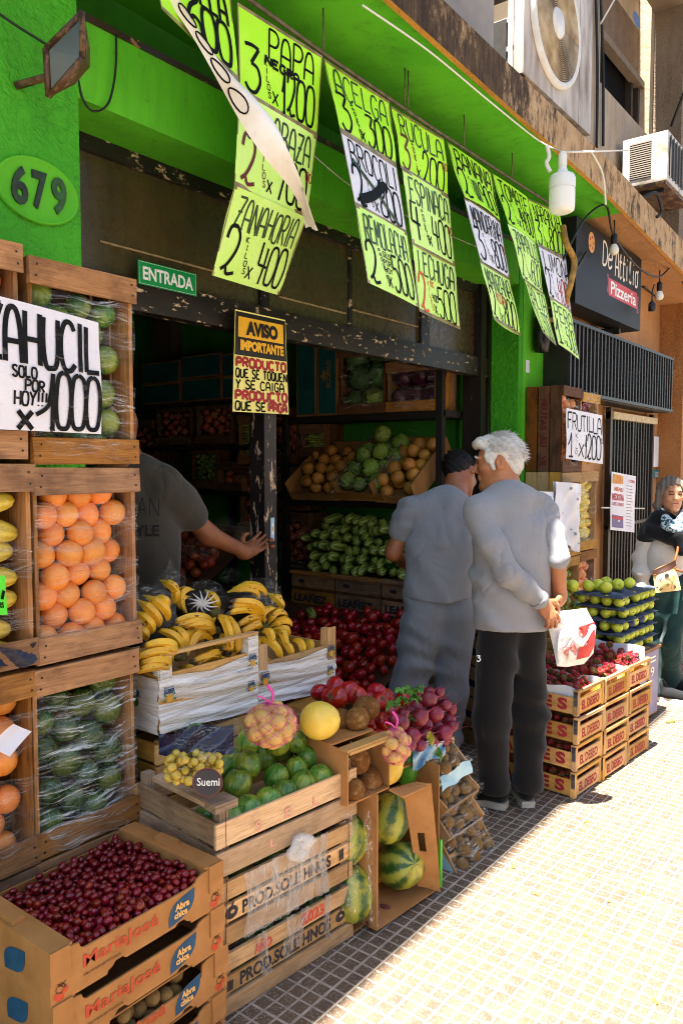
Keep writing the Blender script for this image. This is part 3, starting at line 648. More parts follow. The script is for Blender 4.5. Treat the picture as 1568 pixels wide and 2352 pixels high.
cable([aY(832, 0, 1.93)+np.array([0, 0, -.02]), aY(985, 118, 1.93), aY(1120, 230, 1.92), aY(1235, 322, 1.91), top], .0045, M_WCABLE, 'long pale cord stretched under the canopy soffit to the bulb')
cable([top, q2, aX(1440, 345, 6.9)], .006, M_WCABLE, 'white cord from the bulb across to the small air conditioner')
cable([q2, aD(1383, 400, 4.65), aD(1390, 470, 4.7)], .006, M_WCABLE, 'white cord hanging below the canopy edge')
cable([aD(1255, 335, 4.3), aD(1260, 360, 4.3), aD(1254, 375, 4.3), aD(1263, 395, 4.3)], .012, M_WCABLE, 'frayed white knot of cord hanging beside the bulb', 'cord')
# ---------------------------------------------------------------- string lights over the pizzeria
sl = [aY(1290, 600, 2.1), aY(1340, 505, 2.05), aY(1390, 472, 2.0), aY(1408, 540, 2.0), aY(1460, 610, 2.0), aY(1510, 636, 2.0), aY(1545, 612, 2.0), aY(1568, 650, 2.0), aY(1600, 700, 2.0)]
cable(sl, .008, M_CABLE, 'thick black string light cable looped under the orange soffit')
M_BULB = pm('frosted_bulb', '#d8d2c0', rough=.25, spec=.6)
for i, (x, y, L, lab) in enumerate(((1409, 572, .05, 'round frosted bulb of the string in front of the pizzeria sign'), (1513, 678, .05, 'round frosted bulb of the string right of the pizzeria sign'))):
    p = aY(x, y, 2.0); o = thing('string_bulb', lab, 'bulb', p, group='string light bulbs')
    m = MB(); T = Matrix.Translation(p); m.rev([(.001, -.045), (.02, -.042), (.034, -.022), (.035, 0), (.026, .022), (.018, .035)], 18, 0, T); P('glass', m, M_BULB, o)
    m = MB(); m.rev([(.020, .034), (.024, .05), (.024, .10), (.012, .115), (.005, .12)], 12, 0, T); m.tube([p+np.array([0, 0, .11]), p+np.array([-.005, 0, .21])], .006, 6); P('socket', m, M_CABLE, o)
p = aY(1496, 706, 2.0); m = MB(); m.rev([(.001, -.03), (.03, -.03), (.03, .03), (.012, .05), (.006, .06)], 12, 0, Matrix.Translation(p)); m.tube([p+np.array([0, 0, .05]), p+np.array([.0, 0, .14]), p+np.array([.05, 0, .2])], .006, 6)
ob('bulb_socket', m, M_CABLE, label='empty black bulb socket hanging under the sign end', cat='socket')
cable([aY(1475, 655, 2.35), aY(1520, 690, 2.35), aY(1568, 730, 2.35), aY(1620, 770, 2.35)], .02, M_CABLE, 'bundle of dark cables along the orange wall')
# ---------------------------------------------------------------- pizzeria sign box
tl, tr, br, bl = aY(1300, 480, 2.12), aY(1472, 602, 2.12), aY(1472, 762, 2.12), aY(1312, 692, 2.12)
x0, x1, z0, z1 = 5.5, tr[0], br[2], 3.36
g = G('dark_sign_face'); c = g.mix(g.rng(g.noise(g.coord(), 3, 4), .3, .7), '#0f0d0c', '#151211'); M_SIGNF = g.set(c, .5, .25)
m = MB(); m.bb(x0, x1, 2.12, 2.32, z0, z1); o = ob('shop_sign', m, M_SIGNF, label='dark box sign reading De Attilio Pizzeria above the grille', cat='sign')
fn = frame((x0, 2.12, z0), (1, 0, 0), (0, 0, 1)); w, h = x1-x0, z1-z0
m = MB(); hand(m, 'De', fn, .36*w, .62*h, .50*w, .92*h, .020, 0, .05); hand(m, 'Attilio', fn, .55*w, .57*h, .93*w, .89*h, .020, 0, .06, gap=.12)
disc(m, fn, .20*w, .80*h, .065, .075, 1); [disc(m, fn, .20*w+.038*math.cos(a), .80*h+.042*math.sin(a), .012, .012, 2, .003) for a in (0, 1.3, 2.6, 3.9, 5.2)]
ob('lettering', m, [pm('cream_letters', '#e6d9c4', rough=.4), pm('pizza_cheese', '#d89a4a', rough=.5), pm('pizza_red', '#9a2a1c', rough=.5)], o) if 1 else ob('lettering', m, pm('cream_letters', '#e6d9c4', rough=.4), o)
m = MB(); patch(m, fn, [(.46*w, .28*h), (.93*w, .28*h), (.93*w, .50*h), (.46*w, .50*h)], 0, .001)
patch(m, fn, [(.43*w, .31*h), (.46*w, .31*h), (.46*w, .54*h), (.43*w, .54*h), (.445*w, .42*h)], 1, .0006); patch(m, fn, [(.93*w, .23*h), (.965*w, .23*h), (.95*w, .34*h), (.965*w, .46*h), (.93*w, .46*h)], 1, .0006)
btext(m, 'Pizzeria', fn, .49*w, .31*h, .91*w, .475*h, 2, .02, .002)
ob('ribbon', m, [pm('ribbon_red', '#c23a3c', rough=.45), pm('ribbon_dark_red', '#8c2426', rough=.45), M_WHITE], o)
m = MB(); m.bb(x0+.1, x0+.14, 2.2, 2.4, z0-.06, z0); P2 = ob('bracket', m, M_BLACK, o); m = MB(); m.bb(x1-.3, x1-.26, 2.2, 2.4, z0-.05, z0); ob('bracket', m, M_BLACK, o)
m = MB(); m.rev([(.001, -.07), (.07, -.06), (.085, 0), (.05, .06), (.001, .07)], 16, 0, Matrix.Translation((x1-.35, 2.3, z0-.08))); ob('wall_fitting', m, M_DGREY, label='round dark fitting on the wall under the pizzeria sign', cat='fitting')
# twisted bare branch / old vine in front of the sign
cable([aY(1292, 520, 2.1), aY(1300, 560, 2.06), aY(1318, 600, 2.04), aY(1310, 650, 2.04), aY(1300, 690, 2.06), aY(1303, 715, 2.1)], .022, pm('ochre_wrap', '#b98a3c', '#7a5a24', 20, rough=.7), 'ochre wrapped pipe bent beside the last price signs', 'pipe')
cable([aY(1290, 640, 2.1), aY(1320, 620, 2.05), aY(1345, 580, 2.1)], .010, M_CABLE, 'black twisted wires tied to the ochre pipe')
m = MB(); m.rev([(.001, 0), (.05, .01), (.06, .1), (.055, .25), (.03, .33), (.001, .34)], 14, 0, Matrix.Translation(tuple(aY(1243, 812, 2.33)))); ob('cable_box', m, pm('black_plastic_wrap', '#15120f', rough=.3, bump=.6, bsc=20), label='black wrapped cable box on the green pillar face', cat='box')
m = MB(); p = aY(1208, 855, 2.39); m.bb(p[0], p[0]+.06, 2.394, 2.3955, p[2], p[2]+.09); ob('paper_scrap', m, M_WPAPER, label='torn white paper scrap stuck to the green pillar', cat='paper')
# ---------------------------------------------------------------- air conditioners, pipes and wires on the upper front
def acunit():
    x0, x1, y0, y1, z0 = 4.22, 5.28, 1.95, 2.29, 3.80; z1 = z0+1.1
    o = thing('air_conditioner', 'large weathered white condenser with round fan grille standing on the canopy', 'air conditioner', (x0, y0, z0))
    m = MB(); m.bb(x0, x1, y0+.012, y1, z0, z1); m.bb(x0-.003, x0+.05, y0, y0+.05, z0, z1); P('casing', m, M_ACD, o)
    m = MB(); m.bb(x0+.05, x1-.22, y0+.002, y0+.012, z0, z1); P('front_panel', m, M_ACD, o); m = MB(); m.bb(x1-.215, x1, y0+.001, y0+.012, z0, z1); P('front_panel', m, M_ACD, o)
    cx, cz = aY(1274, 56, y0)[0], aY(1274, 56, y0)[2]; T = Matrix.Translation((cx, y0, cz)) @ Matrix.Rotation(math.pi/2, 4, 'X'); R = .335
    m = MB(); m.rev([(R+.03, 0), (R+.025, .025), (R, .03), (R-.012, .02), (R-.012, .0)], 56, 0, T); P('fan_ring', m, M_WHITEP, o)
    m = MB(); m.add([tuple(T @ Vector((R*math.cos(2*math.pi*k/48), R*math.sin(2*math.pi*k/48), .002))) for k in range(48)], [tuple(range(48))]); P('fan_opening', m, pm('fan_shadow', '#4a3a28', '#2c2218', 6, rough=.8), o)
    m = MB()
    for i in range(24):
        r = .09+i*(R-.1)/23
        m.tube([T @ Vector((r*math.cos(2*math.pi*k/48), r*math.sin(2*math.pi*k/48), .02)) for k in range(49)], .0035, 4)
    for k in range(16):
        a = 2*math.pi*k/16; m.tube([T @ Vector((r*math.cos(a), r*math.sin(a), .017)) for r in (.08, R)], .003, 4)
    P('fan_grille', m, pm('grille_wire', '#c0ab8a', '#8a7352', 8, rough=.6), o)
    m = MB(); m.rev([(.001, .03), (.08, .03), (.088, .02), (.088, .01)], 28, 0, T); P('fan_hub', m, M_WHITEP, o)
    m = MB()
    for i in range(6): m.bb(x0-.012, x0-.003, y0+.06, y1, z0+.14+i*.16, z0+.165+i*.16)
    m.bb(x0-.014, x0-.002, y0+.06, y0+.09, z0, z1); P('side_guard', m, M_WHITEP, o)
    m = MB(); m.bb(x0-.0025, x0-.0005, y0+.06, y1, z0+.02, z1); P('side_coil', m, pm('coil_fins', '#4d4030', '#6b5a42', 60, rough=.6, st=(1, 30, 1)), o)
    m = MB(); m.bb(x0-.016, x0-.004, y0+.10, y1, z0, z0+.32); P('valve_cover', m, M_DGREY, o)
    fn = frame((0, y0, 0), (1, 0, 0), (0, 0, 1)); p = aY(1462, 48, y0); m = MB(); disc(m, fn, p[0]-.02, p[2], .085, .05, 0, .002); P('badge', m, pm('badge_blue', '#1f3a5a', rough=.4), o)
acunit()
cable([(4.06, 2.2, 3.74), (4.07, 2.2, 4.3), (4.05, 2.2, 5.2)], .05, M_DGREY, 'fat dark insulated pipe beside the large condenser', 'pipe')
m = MB(); m.bb(3.35, 3.95, 2.0, 2.3, 3.77, 4.7); ob('utility_box', m, pm('grey_utility_box', '#9a8f84', '#7d7268', 3, rough=.6), label='plain grey metal box on the canopy left of the condenser', cat='box')
def ac2():
    x0, x1, y0, y1, z0, z1 = 6.98, 7.75, 1.92, 2.29, 3.985, 4.39
    o = thing('air_conditioner', 'small stained white air conditioner bracketed to the wall under the upper window', 'air conditioner', (x0, y0, z0))
    m = MB(); m.bb(x0, x1, y0, y1, z0, z1); P('casing', m, pm('stained_white_casing', '#c4beb4', '#8d7d68', 6, .45, .7, rough=.5), o)
    m = MB(); m.bb(x0-.003, x0+.002, y0+.13, y1-.06, z0+.05, z1-.05); P('side_grille', m, pm('dark_slots', '#3a332c', rough=.7), o)
    m = MB()
    for i in range(17): m.bb(x0-.008, x0-.003, y0+.13, y1-.06, z0+.055+i*.018, z0+.063+i*.018)
    P('side_slats', m, pm('slat_grey', '#8a8074', rough=.6), o)
    m = MB(); m.bb(x0+.05, x1-.03, y0-.004, y0, z0+.05, z1-.04); P('front_coil', m, pm('coil_dark', '#241f1b', rough=.7), o)
    m = MB()
    for i in range(8): m.bb(x0+.07+i*.09, x0+.085+i*.09, y0-.012, y0-.004, z0+.03, z1-.02)
    P('front_guard', m, pm('guard_grey', '#5d5750', rough=.6), o)
    m = MB(); m.bb(x0, x1, y0+.01, y1-.01, z0-.03, z0-.002); P('base_tray', m, M_RUST, o)
    m = MB(); m.bb(x0+.1, x0+.13, y0+.05, 2.35, z0-.06, z0-.03); P('bracket', m, M_BLACK, o)
ac2()
for i, (a, b, l) in enumerate((((1367, -20), (1369, 340), 'left black wire down the upper wall'), ((1378, -20), (1384, 335), 'right black wire down the upper wall'))):
    cable([aY(*a, 2.33), aY((a[0]+b[0])/2+3, (a[1]+b[1])/2, 2.33), aY(*b, 2.33)], .012, M_CABLE, l)
cable([aY(1415, -10, 2.2), aY(1378, 55, 2.3)], .008, M_WCABLE, 'pale diagonal cable above the condenser')
cable([aX(1537, 80, 8.8), aX(1535, 200, 8.8), aX(1518, 330, 8.8)], .012, M_CABLE, 'thin black wire hanging in front of the white wall')
cable([aX(1545, 60, 8.6), aX(1545, 300, 8.6)], .018, M_CABLE, 'straight black pipe in front of the white wall', 'pipe')
cable([aX(1590, 160, 7.6), aX(1540, 290, 7.6)], .014, M_CABLE, 'slanting black stay behind the small air conditioner', 'stay')
cable([(6.3, 1.97, 3.62), (6.45, 1.86, 3.72), (6.6, 1.85, 3.62), (6.55, 1.87, 3.56)], .014, M_CABLE, 'coil of black cable hooked on the canopy edge')
# ---------------------------------------------------------------- produce and crate materials
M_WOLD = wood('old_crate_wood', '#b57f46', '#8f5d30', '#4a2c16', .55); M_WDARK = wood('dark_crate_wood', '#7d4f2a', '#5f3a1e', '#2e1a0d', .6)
M_WLIGHT = wood('pale_crate_wood', '#d9a95f', '#c48f45', '#7a4a20', .35); M_WPROD = wood('prod_crate_wood', '#d8b07a', '#c08f55', '#6a4424', .4); M_WEND = wood('grey_crate_wood', '#b39371', '#8e7050', '#4a3624', .5)
def card(name, c1, c2):
    g = G(name); v = g.coord(); c = g.mix(g.rng(g.noise(v, 9, 5), .35, .68), c1, c2); c = g.mix(g.math('MULTIPLY', g.rng(g.noise(v, 60, 5, .7), .6, .75), .25), c, '#5a3a1e')
    g.bump(g.noise(g.mapv(v, (1, 1, 60)), 4, 3), .12, .003); return g.set(c, .8, .25)
M_CARD = card('brown_cardboard', '#b07c48', '#986838'); M_CARDIN = card('inner_cardboard', '#9a6c3c', '#83592f'); M_CARDEDGE = card('cut_cardboard', '#6b4522', '#553518')
M_TEAL = card('teal_printed_card', '#17595a', '#124a4c')
def film(name, amt=.5, tint='#f2f0ea', sc=(3, 60), lo=.45, hi=.75, base=.04):
    g = G(name); uv = g.coord('UV'); x, y, z = g.sep(uv); r = g.math('MULTIPLY', g.n('ObjectInfo').outputs['Random'], 50.)
    w = g.noise(g.n('CombineXYZ', {0: g.math('MULTIPLY', x, 3.), 1: g.math('MULTIPLY', y, 3.), 2: r}).outputs[0], 1., 3)
    v = g.n('CombineXYZ', {0: g.math('MULTIPLY', x, sc[0]), 1: g.math('ADD', g.math('MULTIPLY', y, sc[1]), g.math('MULTIPLY', w, sc[1]*.25)), 2: r}).outputs[0]
    s = g.noise(v, 1., 5, .7); f = g.math('MULTIPLY', g.rng(s, lo, hi), g.rng(w, .35, .65)); f = g.math('ADD', g.math('MULTIPLY', f, amt), base*.25, clamp=True)
    g.bump(s, .9, .01); g.set(tint, .18, .8); tr = g.n('BsdfTransparent')
    mx = g.n('MixShader', {0: f}); g.t.links.new(tr.outputs[0], mx.inputs[1]); g.t.links.new(g.b.outputs[0], mx.inputs[2]); g.t.links.new(mx.outputs[0], g.o.inputs[0]); return g.m
M_FILM = film('cling_film', .85, '#f6f2ea', (2.2, 70), .48, .70); M_FILMW = film('white_stretch_film', .62, '#fbf8f2', (46, 2.0), .36, .66, .5); M_BAG = film('clear_bag', .5, '#f4f2ec', (7, 16), .52, .74, .05)
M_FILMH = film('heavy_glossy_wrap', .8, '#eef2ee', (2.0, 13), .50, .64, .08); M_FILMG = film('glossy_wrap', .7, '#f2f4f2', (2.6, 24), .50, .70, .04)
def skin(name, c1, c2, sc=3, lo=.3, hi=.7, rough=.4, bump=.15, bsc=60, spot=None, slo=.66, ssc=9, rand=.12, sss=0, coat=0):
    g = G(name); v = g.n('VectorMath', {0: g.coord(), 1: g.n('CombineXYZ', {0: g.math('MULTIPLY', g.n('ObjectInfo').outputs['Random'], 37.), 1: 0., 2: 0.}).outputs[0]}, operation='ADD').outputs[0]
    c = g.mix(g.rng(g.noise(v, sc, 5), lo, hi), c1, c2)
    if spot: c = g.mix(g.rng(g.noise(v, ssc, 5, .65), slo, slo+.03), c, spot)
    c = g.tint(c, rand)
    if bump: g.bump(g.noise(v, bsc, 3), bump, .02)
    g.set(c, rough, .5)
    if coat: g.b.inputs['Coat Weight'].default_value = coat; g.b.inputs['Coat Roughness'].default_value = .1
    return g.m
M_OR = skin('orange_peel', '#ec9846', '#e2822e', 1.5, rough=.38, bump=.25, bsc=26, spot='#8a4a18', slo=.735, ssc=5, rand=.16)
M_TOM = skin('tomato_skin', '#b01a10', '#8e1210', 1.6, rough=.2, bump=.02, rand=.15); M_CHERRY = skin('cherry_tomato_skin', '#8a0d12', '#5a080d', 1.2, rough=.15, bump=0, rand=.25)
M_STEM = pm('green_stem', '#4d6a22', '#36501a', 20, rough=.6); M_DSTEM = pm('dry_stem', '#7a6a3c', '#5a4a26', 20, rough=.8)
M_POT = skin('potato_skin', '#d3a860', '#c0924c', 2.5, rough=.6, bump=.2, bsc=14, spot='#96703a', slo=.68, rand=.08); M_HONEY = skin('yellow_melon_skin', '#ecca54', '#e2b93c', 2, rough=.38, bump=.15, bsc=10, rand=.05)
M_KIWI = skin('kiwi_skin', '#8a6a34', '#6f5226', 3, rough=.8, bump=.4, bsc=50, rand=.12); M_APPLE = skin('green_apple_skin', '#b2c22e', '#ccd044', 2, rough=.25, bump=.03, spot='#8a7a2a', slo=.72, ssc=4, rand=.1)
M_BPEP = skin('bell_pepper_skin', '#1e5a1a', '#2c7420', 2, rough=.2, bump=.03); M_RAD = skin('radish_skin', '#861a30', '#651226', 3, rough=.4, bump=.1, bsc=20, spot='#c8788a', slo=.7, rand=.15)
M_GRAPE = skin('grape_skin', '#c8a83a', '#b0962c', 2, rough=.25, bump=0, rand=.15); M_MELO = skin('orange_melon_skin', '#c98a34', '#b57526', 2.5, rough=.5, bump=.2, bsc=24, spot='#8a5a24', slo=.7, rand=.1)
M_LEAF = pm('leaf_green', '#3f6a22', '#5d8a30', 14, rough=.55, bump=.2, bsc=40, rand=.2); M_LEAFD = pm('dark_leaf', '#2a4a20', '#456a2e', 10, rough=.55, bump=.4, bsc=30, rand=.2)
M_PURP = skin('purple_skin', '#4a1830', '#36122a', 2, rough=.3, bump=.1)
def ribskin(name, ca, cb, cy, nrib=10, yel=.6, rough=.28):
    g = G(name); v = g.coord(); x, y, z = g.sep(v); r = g.n('ObjectInfo').outputs['Random']
    ang = g.math('ARCTAN2', y, x); rib = g.math('ABSOLUTE', g.math('SINE', g.math('ADD', g.math('MULTIPLY', ang, nrib/2), g.math('MULTIPLY', g.noise(v, 3, 3), .7))))
    vv = g.n('VectorMath', {0: v, 1: g.n('CombineXYZ', {0: g.math('MULTIPLY', r, 41.), 1: 0., 2: 0.}).outputs[0]}, operation='ADD').outputs[0]
    c = g.mix(g.rng(g.noise(vv, 2.5, 5), .35, .65), ca, cb); c = g.mix(g.rng(rib, .0, .07, .75, 0), c, '#a8bf6a')
    c = g.mix(g.math('MULTIPLY', g.rng(g.noise(vv, 16, 4), .55, .75), .35), c, cb)
    c = g.mix(g.math('MULTIPLY', g.math('ADD', g.rng(g.noise(vv, .8, 3), .46, .62, 0, .6), g.rng(g.math('ADD', z, g.math('MULTIPLY', g.noise(vv, 2.2, 3), .9)), .25, -.25, 0, .7), clamp=True), yel), c, cy)
    g.bump(rib, .15, .02); return g.set(g.tint(c, .24), rough, .5)
M_SQ = ribskin('round_squash_skin', '#35691e', '#5f8a30', '#bdb43a'); M_SQD = ribskin('dark_squash_skin', '#335a22', '#4d7a30', '#a0a03a', 10, .5)
def striped(name, c1, c2, c3, nst=9, axis='Z', sc=3.5, w=.15, rough=.35, dist=2.6):
    g = G(name); v = g.coord(); x, y, z = g.sep(v); r = g.math('MULTIPLY', g.n('ObjectInfo').outputs['Random'], 40.)
    ang = g.math('ARCTAN2', y, x); vv = g.n('VectorMath', {0: v, 1: g.n('CombineXYZ', {0: r, 1: 0., 2: 0.}).outputs[0]}, operation='ADD').outputs[0]
    nz = g.math('SUBTRACT', g.noise(vv, sc, 5, .6), .5); s = g.math('SINE', g.math('ADD', g.math('MULTIPLY', ang, nst), g.math('MULTIPLY', nz, dist)))
    s = g.math('ADD', s, g.math('MULTIPLY', g.math('SUBTRACT', g.noise(vv, 14, 4), .5), 2.2))
    c = g.mix(g.rng(s, -w-.35, w+.35), c1, c2); c = g.mix(g.math('MULTIPLY', g.rng(g.noise(vv, 1.1, 3), .48, .66), .7), c, c3)
    g.bump(g.noise(vv, 40, 3), .08, .02); return g.set(g.tint(c, .1), rough, .5)
M_WMEL = striped('watermelon_skin', '#2a5220', '#9aa03c', '#b8a838', 7, sc=3.0, w=.3, dist=3.4); M_YMEL = striped('striped_melon_skin', '#bb9f28', '#d8bd45', '#e0c860', 8, sc=6, w=.4, dist=6); M_ZUC = striped('zucchini_skin', '#55681f', '#a3a84c', '#8c9138', 6, sc=4, w=.3)
def bananaskin():
    g = G('banana_skin'); v = g.coord(); r = g.math('MULTIPLY', g.n('ObjectInfo').outputs['Random'], 40.)
    vv = g.n('VectorMath', {0: g.mapv(v, (1.2, 5, 5)), 1: g.n('CombineXYZ', {0: r, 1: 0., 2: 0.}).outputs[0]}, operation='ADD').outputs[0]; x = g.sep(v)[0]
    c = g.mix(g.rng(g.noise(vv, 2, 4), .3, .7), '#e2b02a', '#d09a1c'); c = g.mix(g.math('MULTIPLY', g.rng(x, .16, .0), .7), c, '#8f9a34'); c = g.mix(g.rng(g.noise(vv, 2.6, 6, .7), .605, .63), c, '#4a2c10'); c = g.mix(g.rng(x, .92, .97), c, '#3a2612')
    g.bump(g.noise(vv, 10, 3), .1, .02); return g.set(g.tint(c, .08), .42, .45)
M_BAN = bananaskin()
# ---------------------------------------------------------------- unit meshes of fruit
def ball(name, mats, sq=1.0, dim=.12, n=20, k=12, stem=None, lob=0, nl=5):
    m = MB(); prof = []
    for i in range(k+1):
        t = math.pi*i/k; r, z = math.sin(t), -math.cos(t)*sq
        z -= math.copysign(dim*math.exp(-(r/.28)**2), z)*(1 if z > 0 else .5); prof.append((max(r, .001), z))
    m.rev(prof, n, 0, None, (lambda w, z: 1+lob*math.cos(nl*w)*(.5+.5*z)) if lob else None)
    if stem == 'peg': m.tube([(0, 0, sq-dim-.02), (.04, .02, sq+.12)], .05, 6, 1)
    if stem == 'calyx':
        m.tube([(0, 0, sq-dim-.05), (.03, .02, sq+.08)], .05, 6, 1)
        for j in range(5):
            a = 6.28*j/5; c, s = math.cos(a), math.sin(a); m.add([(0, 0, sq-dim+.02), (.28*c-.07*s, .28*s+.07*c, sq-.02), (.5*c, .5*s, sq-.08), (.28*c+.07*s, .28*s-.07*c, sq-.02)], [(0, 1, 2, 3)], 1)
    return m.mesh(name, mats)
def longball(name, mats, l=1.8, p=2.4, n=16, k=14, neck=0, bend=0):      # long axis on z
    m = MB(); prof = []
    for i in range(k+1):
        t = -1+2*i/k; r = max(1-abs(t)**p, 0)**.5*(1-neck*max(t, 0)); prof.append((max(r, .001), t*l))
    m.rev(prof, n)
    if bend: m.v = [(x+bend*(z/l)**2, y, z) for x, y, z in m.v]
    return m.mesh(name, mats)
F_OR = ball('orange', [M_OR], .97, .05); F_TOM = ball('tomato', [M_TOM, M_STEM], .82, .14, stem='calyx', lob=.04); F_CH = longball('cherry_tomato', [M_CHERRY], 1.25, 2.2, 12, 9)
F_SQ = ball('squash', [M_SQ, M_DSTEM], .93, .10, stem='peg', lob=.015, nl=10); F_SQD = ball('squash', [M_SQD, M_DSTEM], .93, .10, stem='peg'); F_WM = longball('watermelon', [M_WMEL], 1.22, 2.2, 28, 18); F_YM = longball('melon', [M_YMEL], 1.75, 2.3, 22, 16)
F_HM = longball('melon', [M_HONEY], 1.1, 2.1, 28, 16, .12); F_POT = longball('potato', [M_POT], 1.3, 2.3, 14, 10); F_KIWI = longball('kiwi', [M_KIWI], 1.2, 2.3, 14, 10); F_APPLE = ball('apple', [M_APPLE, M_DSTEM], .92, .2, 20, 14, stem='peg')
F_ZUC = longball('zucchini', [M_ZUC], 3.0, 3.2, 12, 12, .25, .25); F_CUC = longball('cucumber', [skin('cucumber_skin', '#2f5f1c', '#5a8a2e', 1.5, rough=.35, bump=.1, bsc=14, spot='#9ab04a', slo=.66)], 2.6, 3, 14, 12, .1, .2); F_MELO = ball('melon', [M_MELO], 1.03, .04); F_GR = longball('grape', [M_GRAPE], 1.2, 2.2, 10, 8)
F_EGG = longball('aubergine', [M_PURP], 1.7, 2.2, 14, 10, .3); F_LIME = ball('lime', [M_SQD], 1.0, .03, 12, 8); F_RED = ball('onion', [skin('onion_skin', '#b04a1c', '#96381a', 2, rough=.35, bump=.05, rand=.2)], .95, -.05, 14, 9)
def bananamesh():
    m = MB(); pts, rs = [], []
    for i in range(23):
        t = i/22; pts.append((t, 0, .24*(1-(2*t-1)**2)-.0)); rs.append(.018+.07*min(1, (t/.22))**1.5 if t < .22 else .088*(1-((t-.22)/.78)**5*.72))
    m.tube(pts, rs, 5); m.s = [False]*len(m.s); return m.mesh('banana', [M_BAN])
F_BAN = bananamesh()
def strawmesh():
    m = MB(); prof = [(.001, -1.15), (.2, -1.05), (.5, -.7), (.8, -.2), (.92, .25), (.75, .6), (.35, .74), (.001, .72)]; m.rev(prof, 12)
    for j in range(7):
        a = 6.28*j/7; c, s = math.cos(a), math.sin(a); m.add([(0, 0, .76), (.45*c-.16*s, .45*s+.16*c, .80), (.95*c, .95*s, .62), (.45*c+.16*s, .45*s-.16*c, .80)], [(0, 1, 2, 3)], 1)
    return m
g = G('strawberry_skin'); v = g.coord(); vo = g.n('TexVoronoi', {'Vector': g.mapv(v, (1, 1, .8)), 'Scale': 7.}).outputs[0]; c = g.mix(g.rng(vo, .0, .16, 1, 0), g.mix(g.rng(g.noise(v, 2, 3), .3, .7), '#a81420', '#7c0d18'), '#d0a04a'); g.bump(vo, .5, .05); M_STRAW = g.set(g.tint(c, .2), .3, .5)
F_STRAW = strawmesh().mesh('strawberry', [M_STRAW, M_STEM])
g = G('coconut_husk'); v = g.coord(); fb = g.noise(g.mapv(v, (2, 2, 9)), 4, 6, .7, 1.5); c = g.mix(g.rng(fb, .35, .65), '#8f5c2c', '#bb8448'); c = g.mix(g.rng(g.noise(v, 2, 4), .5, .68), c, '#d6a266'); g.bump(fb, .8, .05); M_COCO = g.set(g.tint(c, .15), .9, .1)
def cocomesh():
    q = random.Random(5); m = MB(); m.rev([(max(.001, math.sin(math.pi*i/12)), -math.cos(math.pi*i/12)*1.08) for i in range(13)], 20)
    for i in range(130):
        a, z = q.uniform(0, 6.28), q.uniform(-1, 1); r = math.sqrt(1-z*z); p = np.array((r*math.cos(a), r*math.sin(a), z*1.08)); t = np.array([q.uniform(-1, 1) for _ in range(3)]); t -= p*(t@p); t /= np.linalg.norm(t)
        L = q.uniform(.1, .3); w = np.cross(p, t)*.006; e = p*(1+q.uniform(.02, .16))+t*L; m.add([p*.99-w, p*.99+w, e], [(0, 1, 2)])
    return m.mesh('coconut', [M_COCO])
F_COCO = cocomesh()
# ---------------------------------------------------------------- crates
def boards(m, axis, a0, a1, fix, z0, bh, gap, n, t, jit=.0015):
    """n horizontal boards stacked from z0, running along axis from a0 to a1 at fixed other coordinate"""
    for i in range(n):
        z = z0+i*(bh+gap)
        if axis == 'x': m.bb(a0, a1, fix-t/2, fix+t/2, z, z+bh, 0, jit)
        else: m.bb(fix-t/2, fix+t/2, a0, a1, z, z+bh, 0, jit)
def open_crate(label, loc, rz, L, Wd, H, bh, gap, n, mat, group=None, post=.028, z0=.0, endmat=None, endn=None, endbh=None, name='crate', t=.010, postmat=None):
    o = thing(name, label, 'crate', loc, (0, 0, rz), group); em = endmat or mat
    for nm, y in (('front_panel', 0), ('back_panel', Wd)):
        m = MB(); boards(m, 'x', 0, L, y+(t/2 if y == 0 else -t/2), z0, bh, gap, n, t); ob(nm, m, mat, o)
    for x in (t+.003, L-t-.003):
        m = MB(); boards(m, 'y', t, Wd-t, x, z0, endbh or bh, gap if not endbh else (n*bh+(n-1)*gap-(endn*endbh))/max(endn-1, 1), endn or n, t); ob('side_panel', m, em, o)
    m = MB()
    for i in range(4): m.bb(.004, L-.004, .004+i*Wd/4, (i+.9)*Wd/4, z0+.002, z0+.009, 0, .001)
    ob('base', m, mat, o)
    for x in (t+.01, L-t-.01-post):
        for y in (t, Wd-t-post): m = MB(); m.bb(x, x+post, y, y+post, z0+.01, H, 0, .001); ob('corner_post', m, postmat or em, o)
    return o
M_NAIL = pm('nail_rust', '#24140c', rough=.6)
def stand_crate(label, loc, rz, w, d, h, mat, group=None, side=3, rim=.075, t=.012, parts=True):
    o = thing('crate', label, 'crate', loc, (0, 0, rz), group); A = []
    for x0 in (0, w-t):
        m = MB(); pw = d/side
        for i in range(side): m.bb(x0, x0+t, i*pw+.004, (i+1)*pw-.006, .0, h, 0, .0015)
        A.append(('side_panel', m))
    m = MB()
    for i in range(4): m.bb(t, w-t, d-.008, d-.001, i*h/4+.004, (i+1)*h/4-.008, 0, .001)
    A.append(('back_panel', m))
    for z0 in (.0, h-t): m = MB(); m.bb(t, w-t, .002, d-.01, z0+.002, z0+t-.002, 0, .001); A.append(('end_panel', m))
    for z0 in (.0, h-rim): m = MB(); m.bb(-.006, w+.008, -t-.002, -.001, z0, z0+rim, 0, .0025); [m.add([(xx+.0035*math.cos(a), -t-.0065, z0+rim*zz+.0035*math.sin(a)) for a in np.linspace(0, 6.28, 9)[:-1]], [tuple(range(8))], 1) for xx, zz in ((.012, .3), (.016, .72), (w-.01, .28), (w-.014, .7))]; A.append(('rim_board', m))
    if parts:
        for nm, m in A: ob(nm, m, [mat, M_NAIL], o)
    else:
        al = MB()
        for nm, m in A: k = len(al.v); al.v += m.v; al.f += [[i+k for i in f] for f in m.f]; al.uv += m.uv; al.m += m.m; al.s += m.s
        ob('slats', al, [mat, M_NAIL], o)
    return o
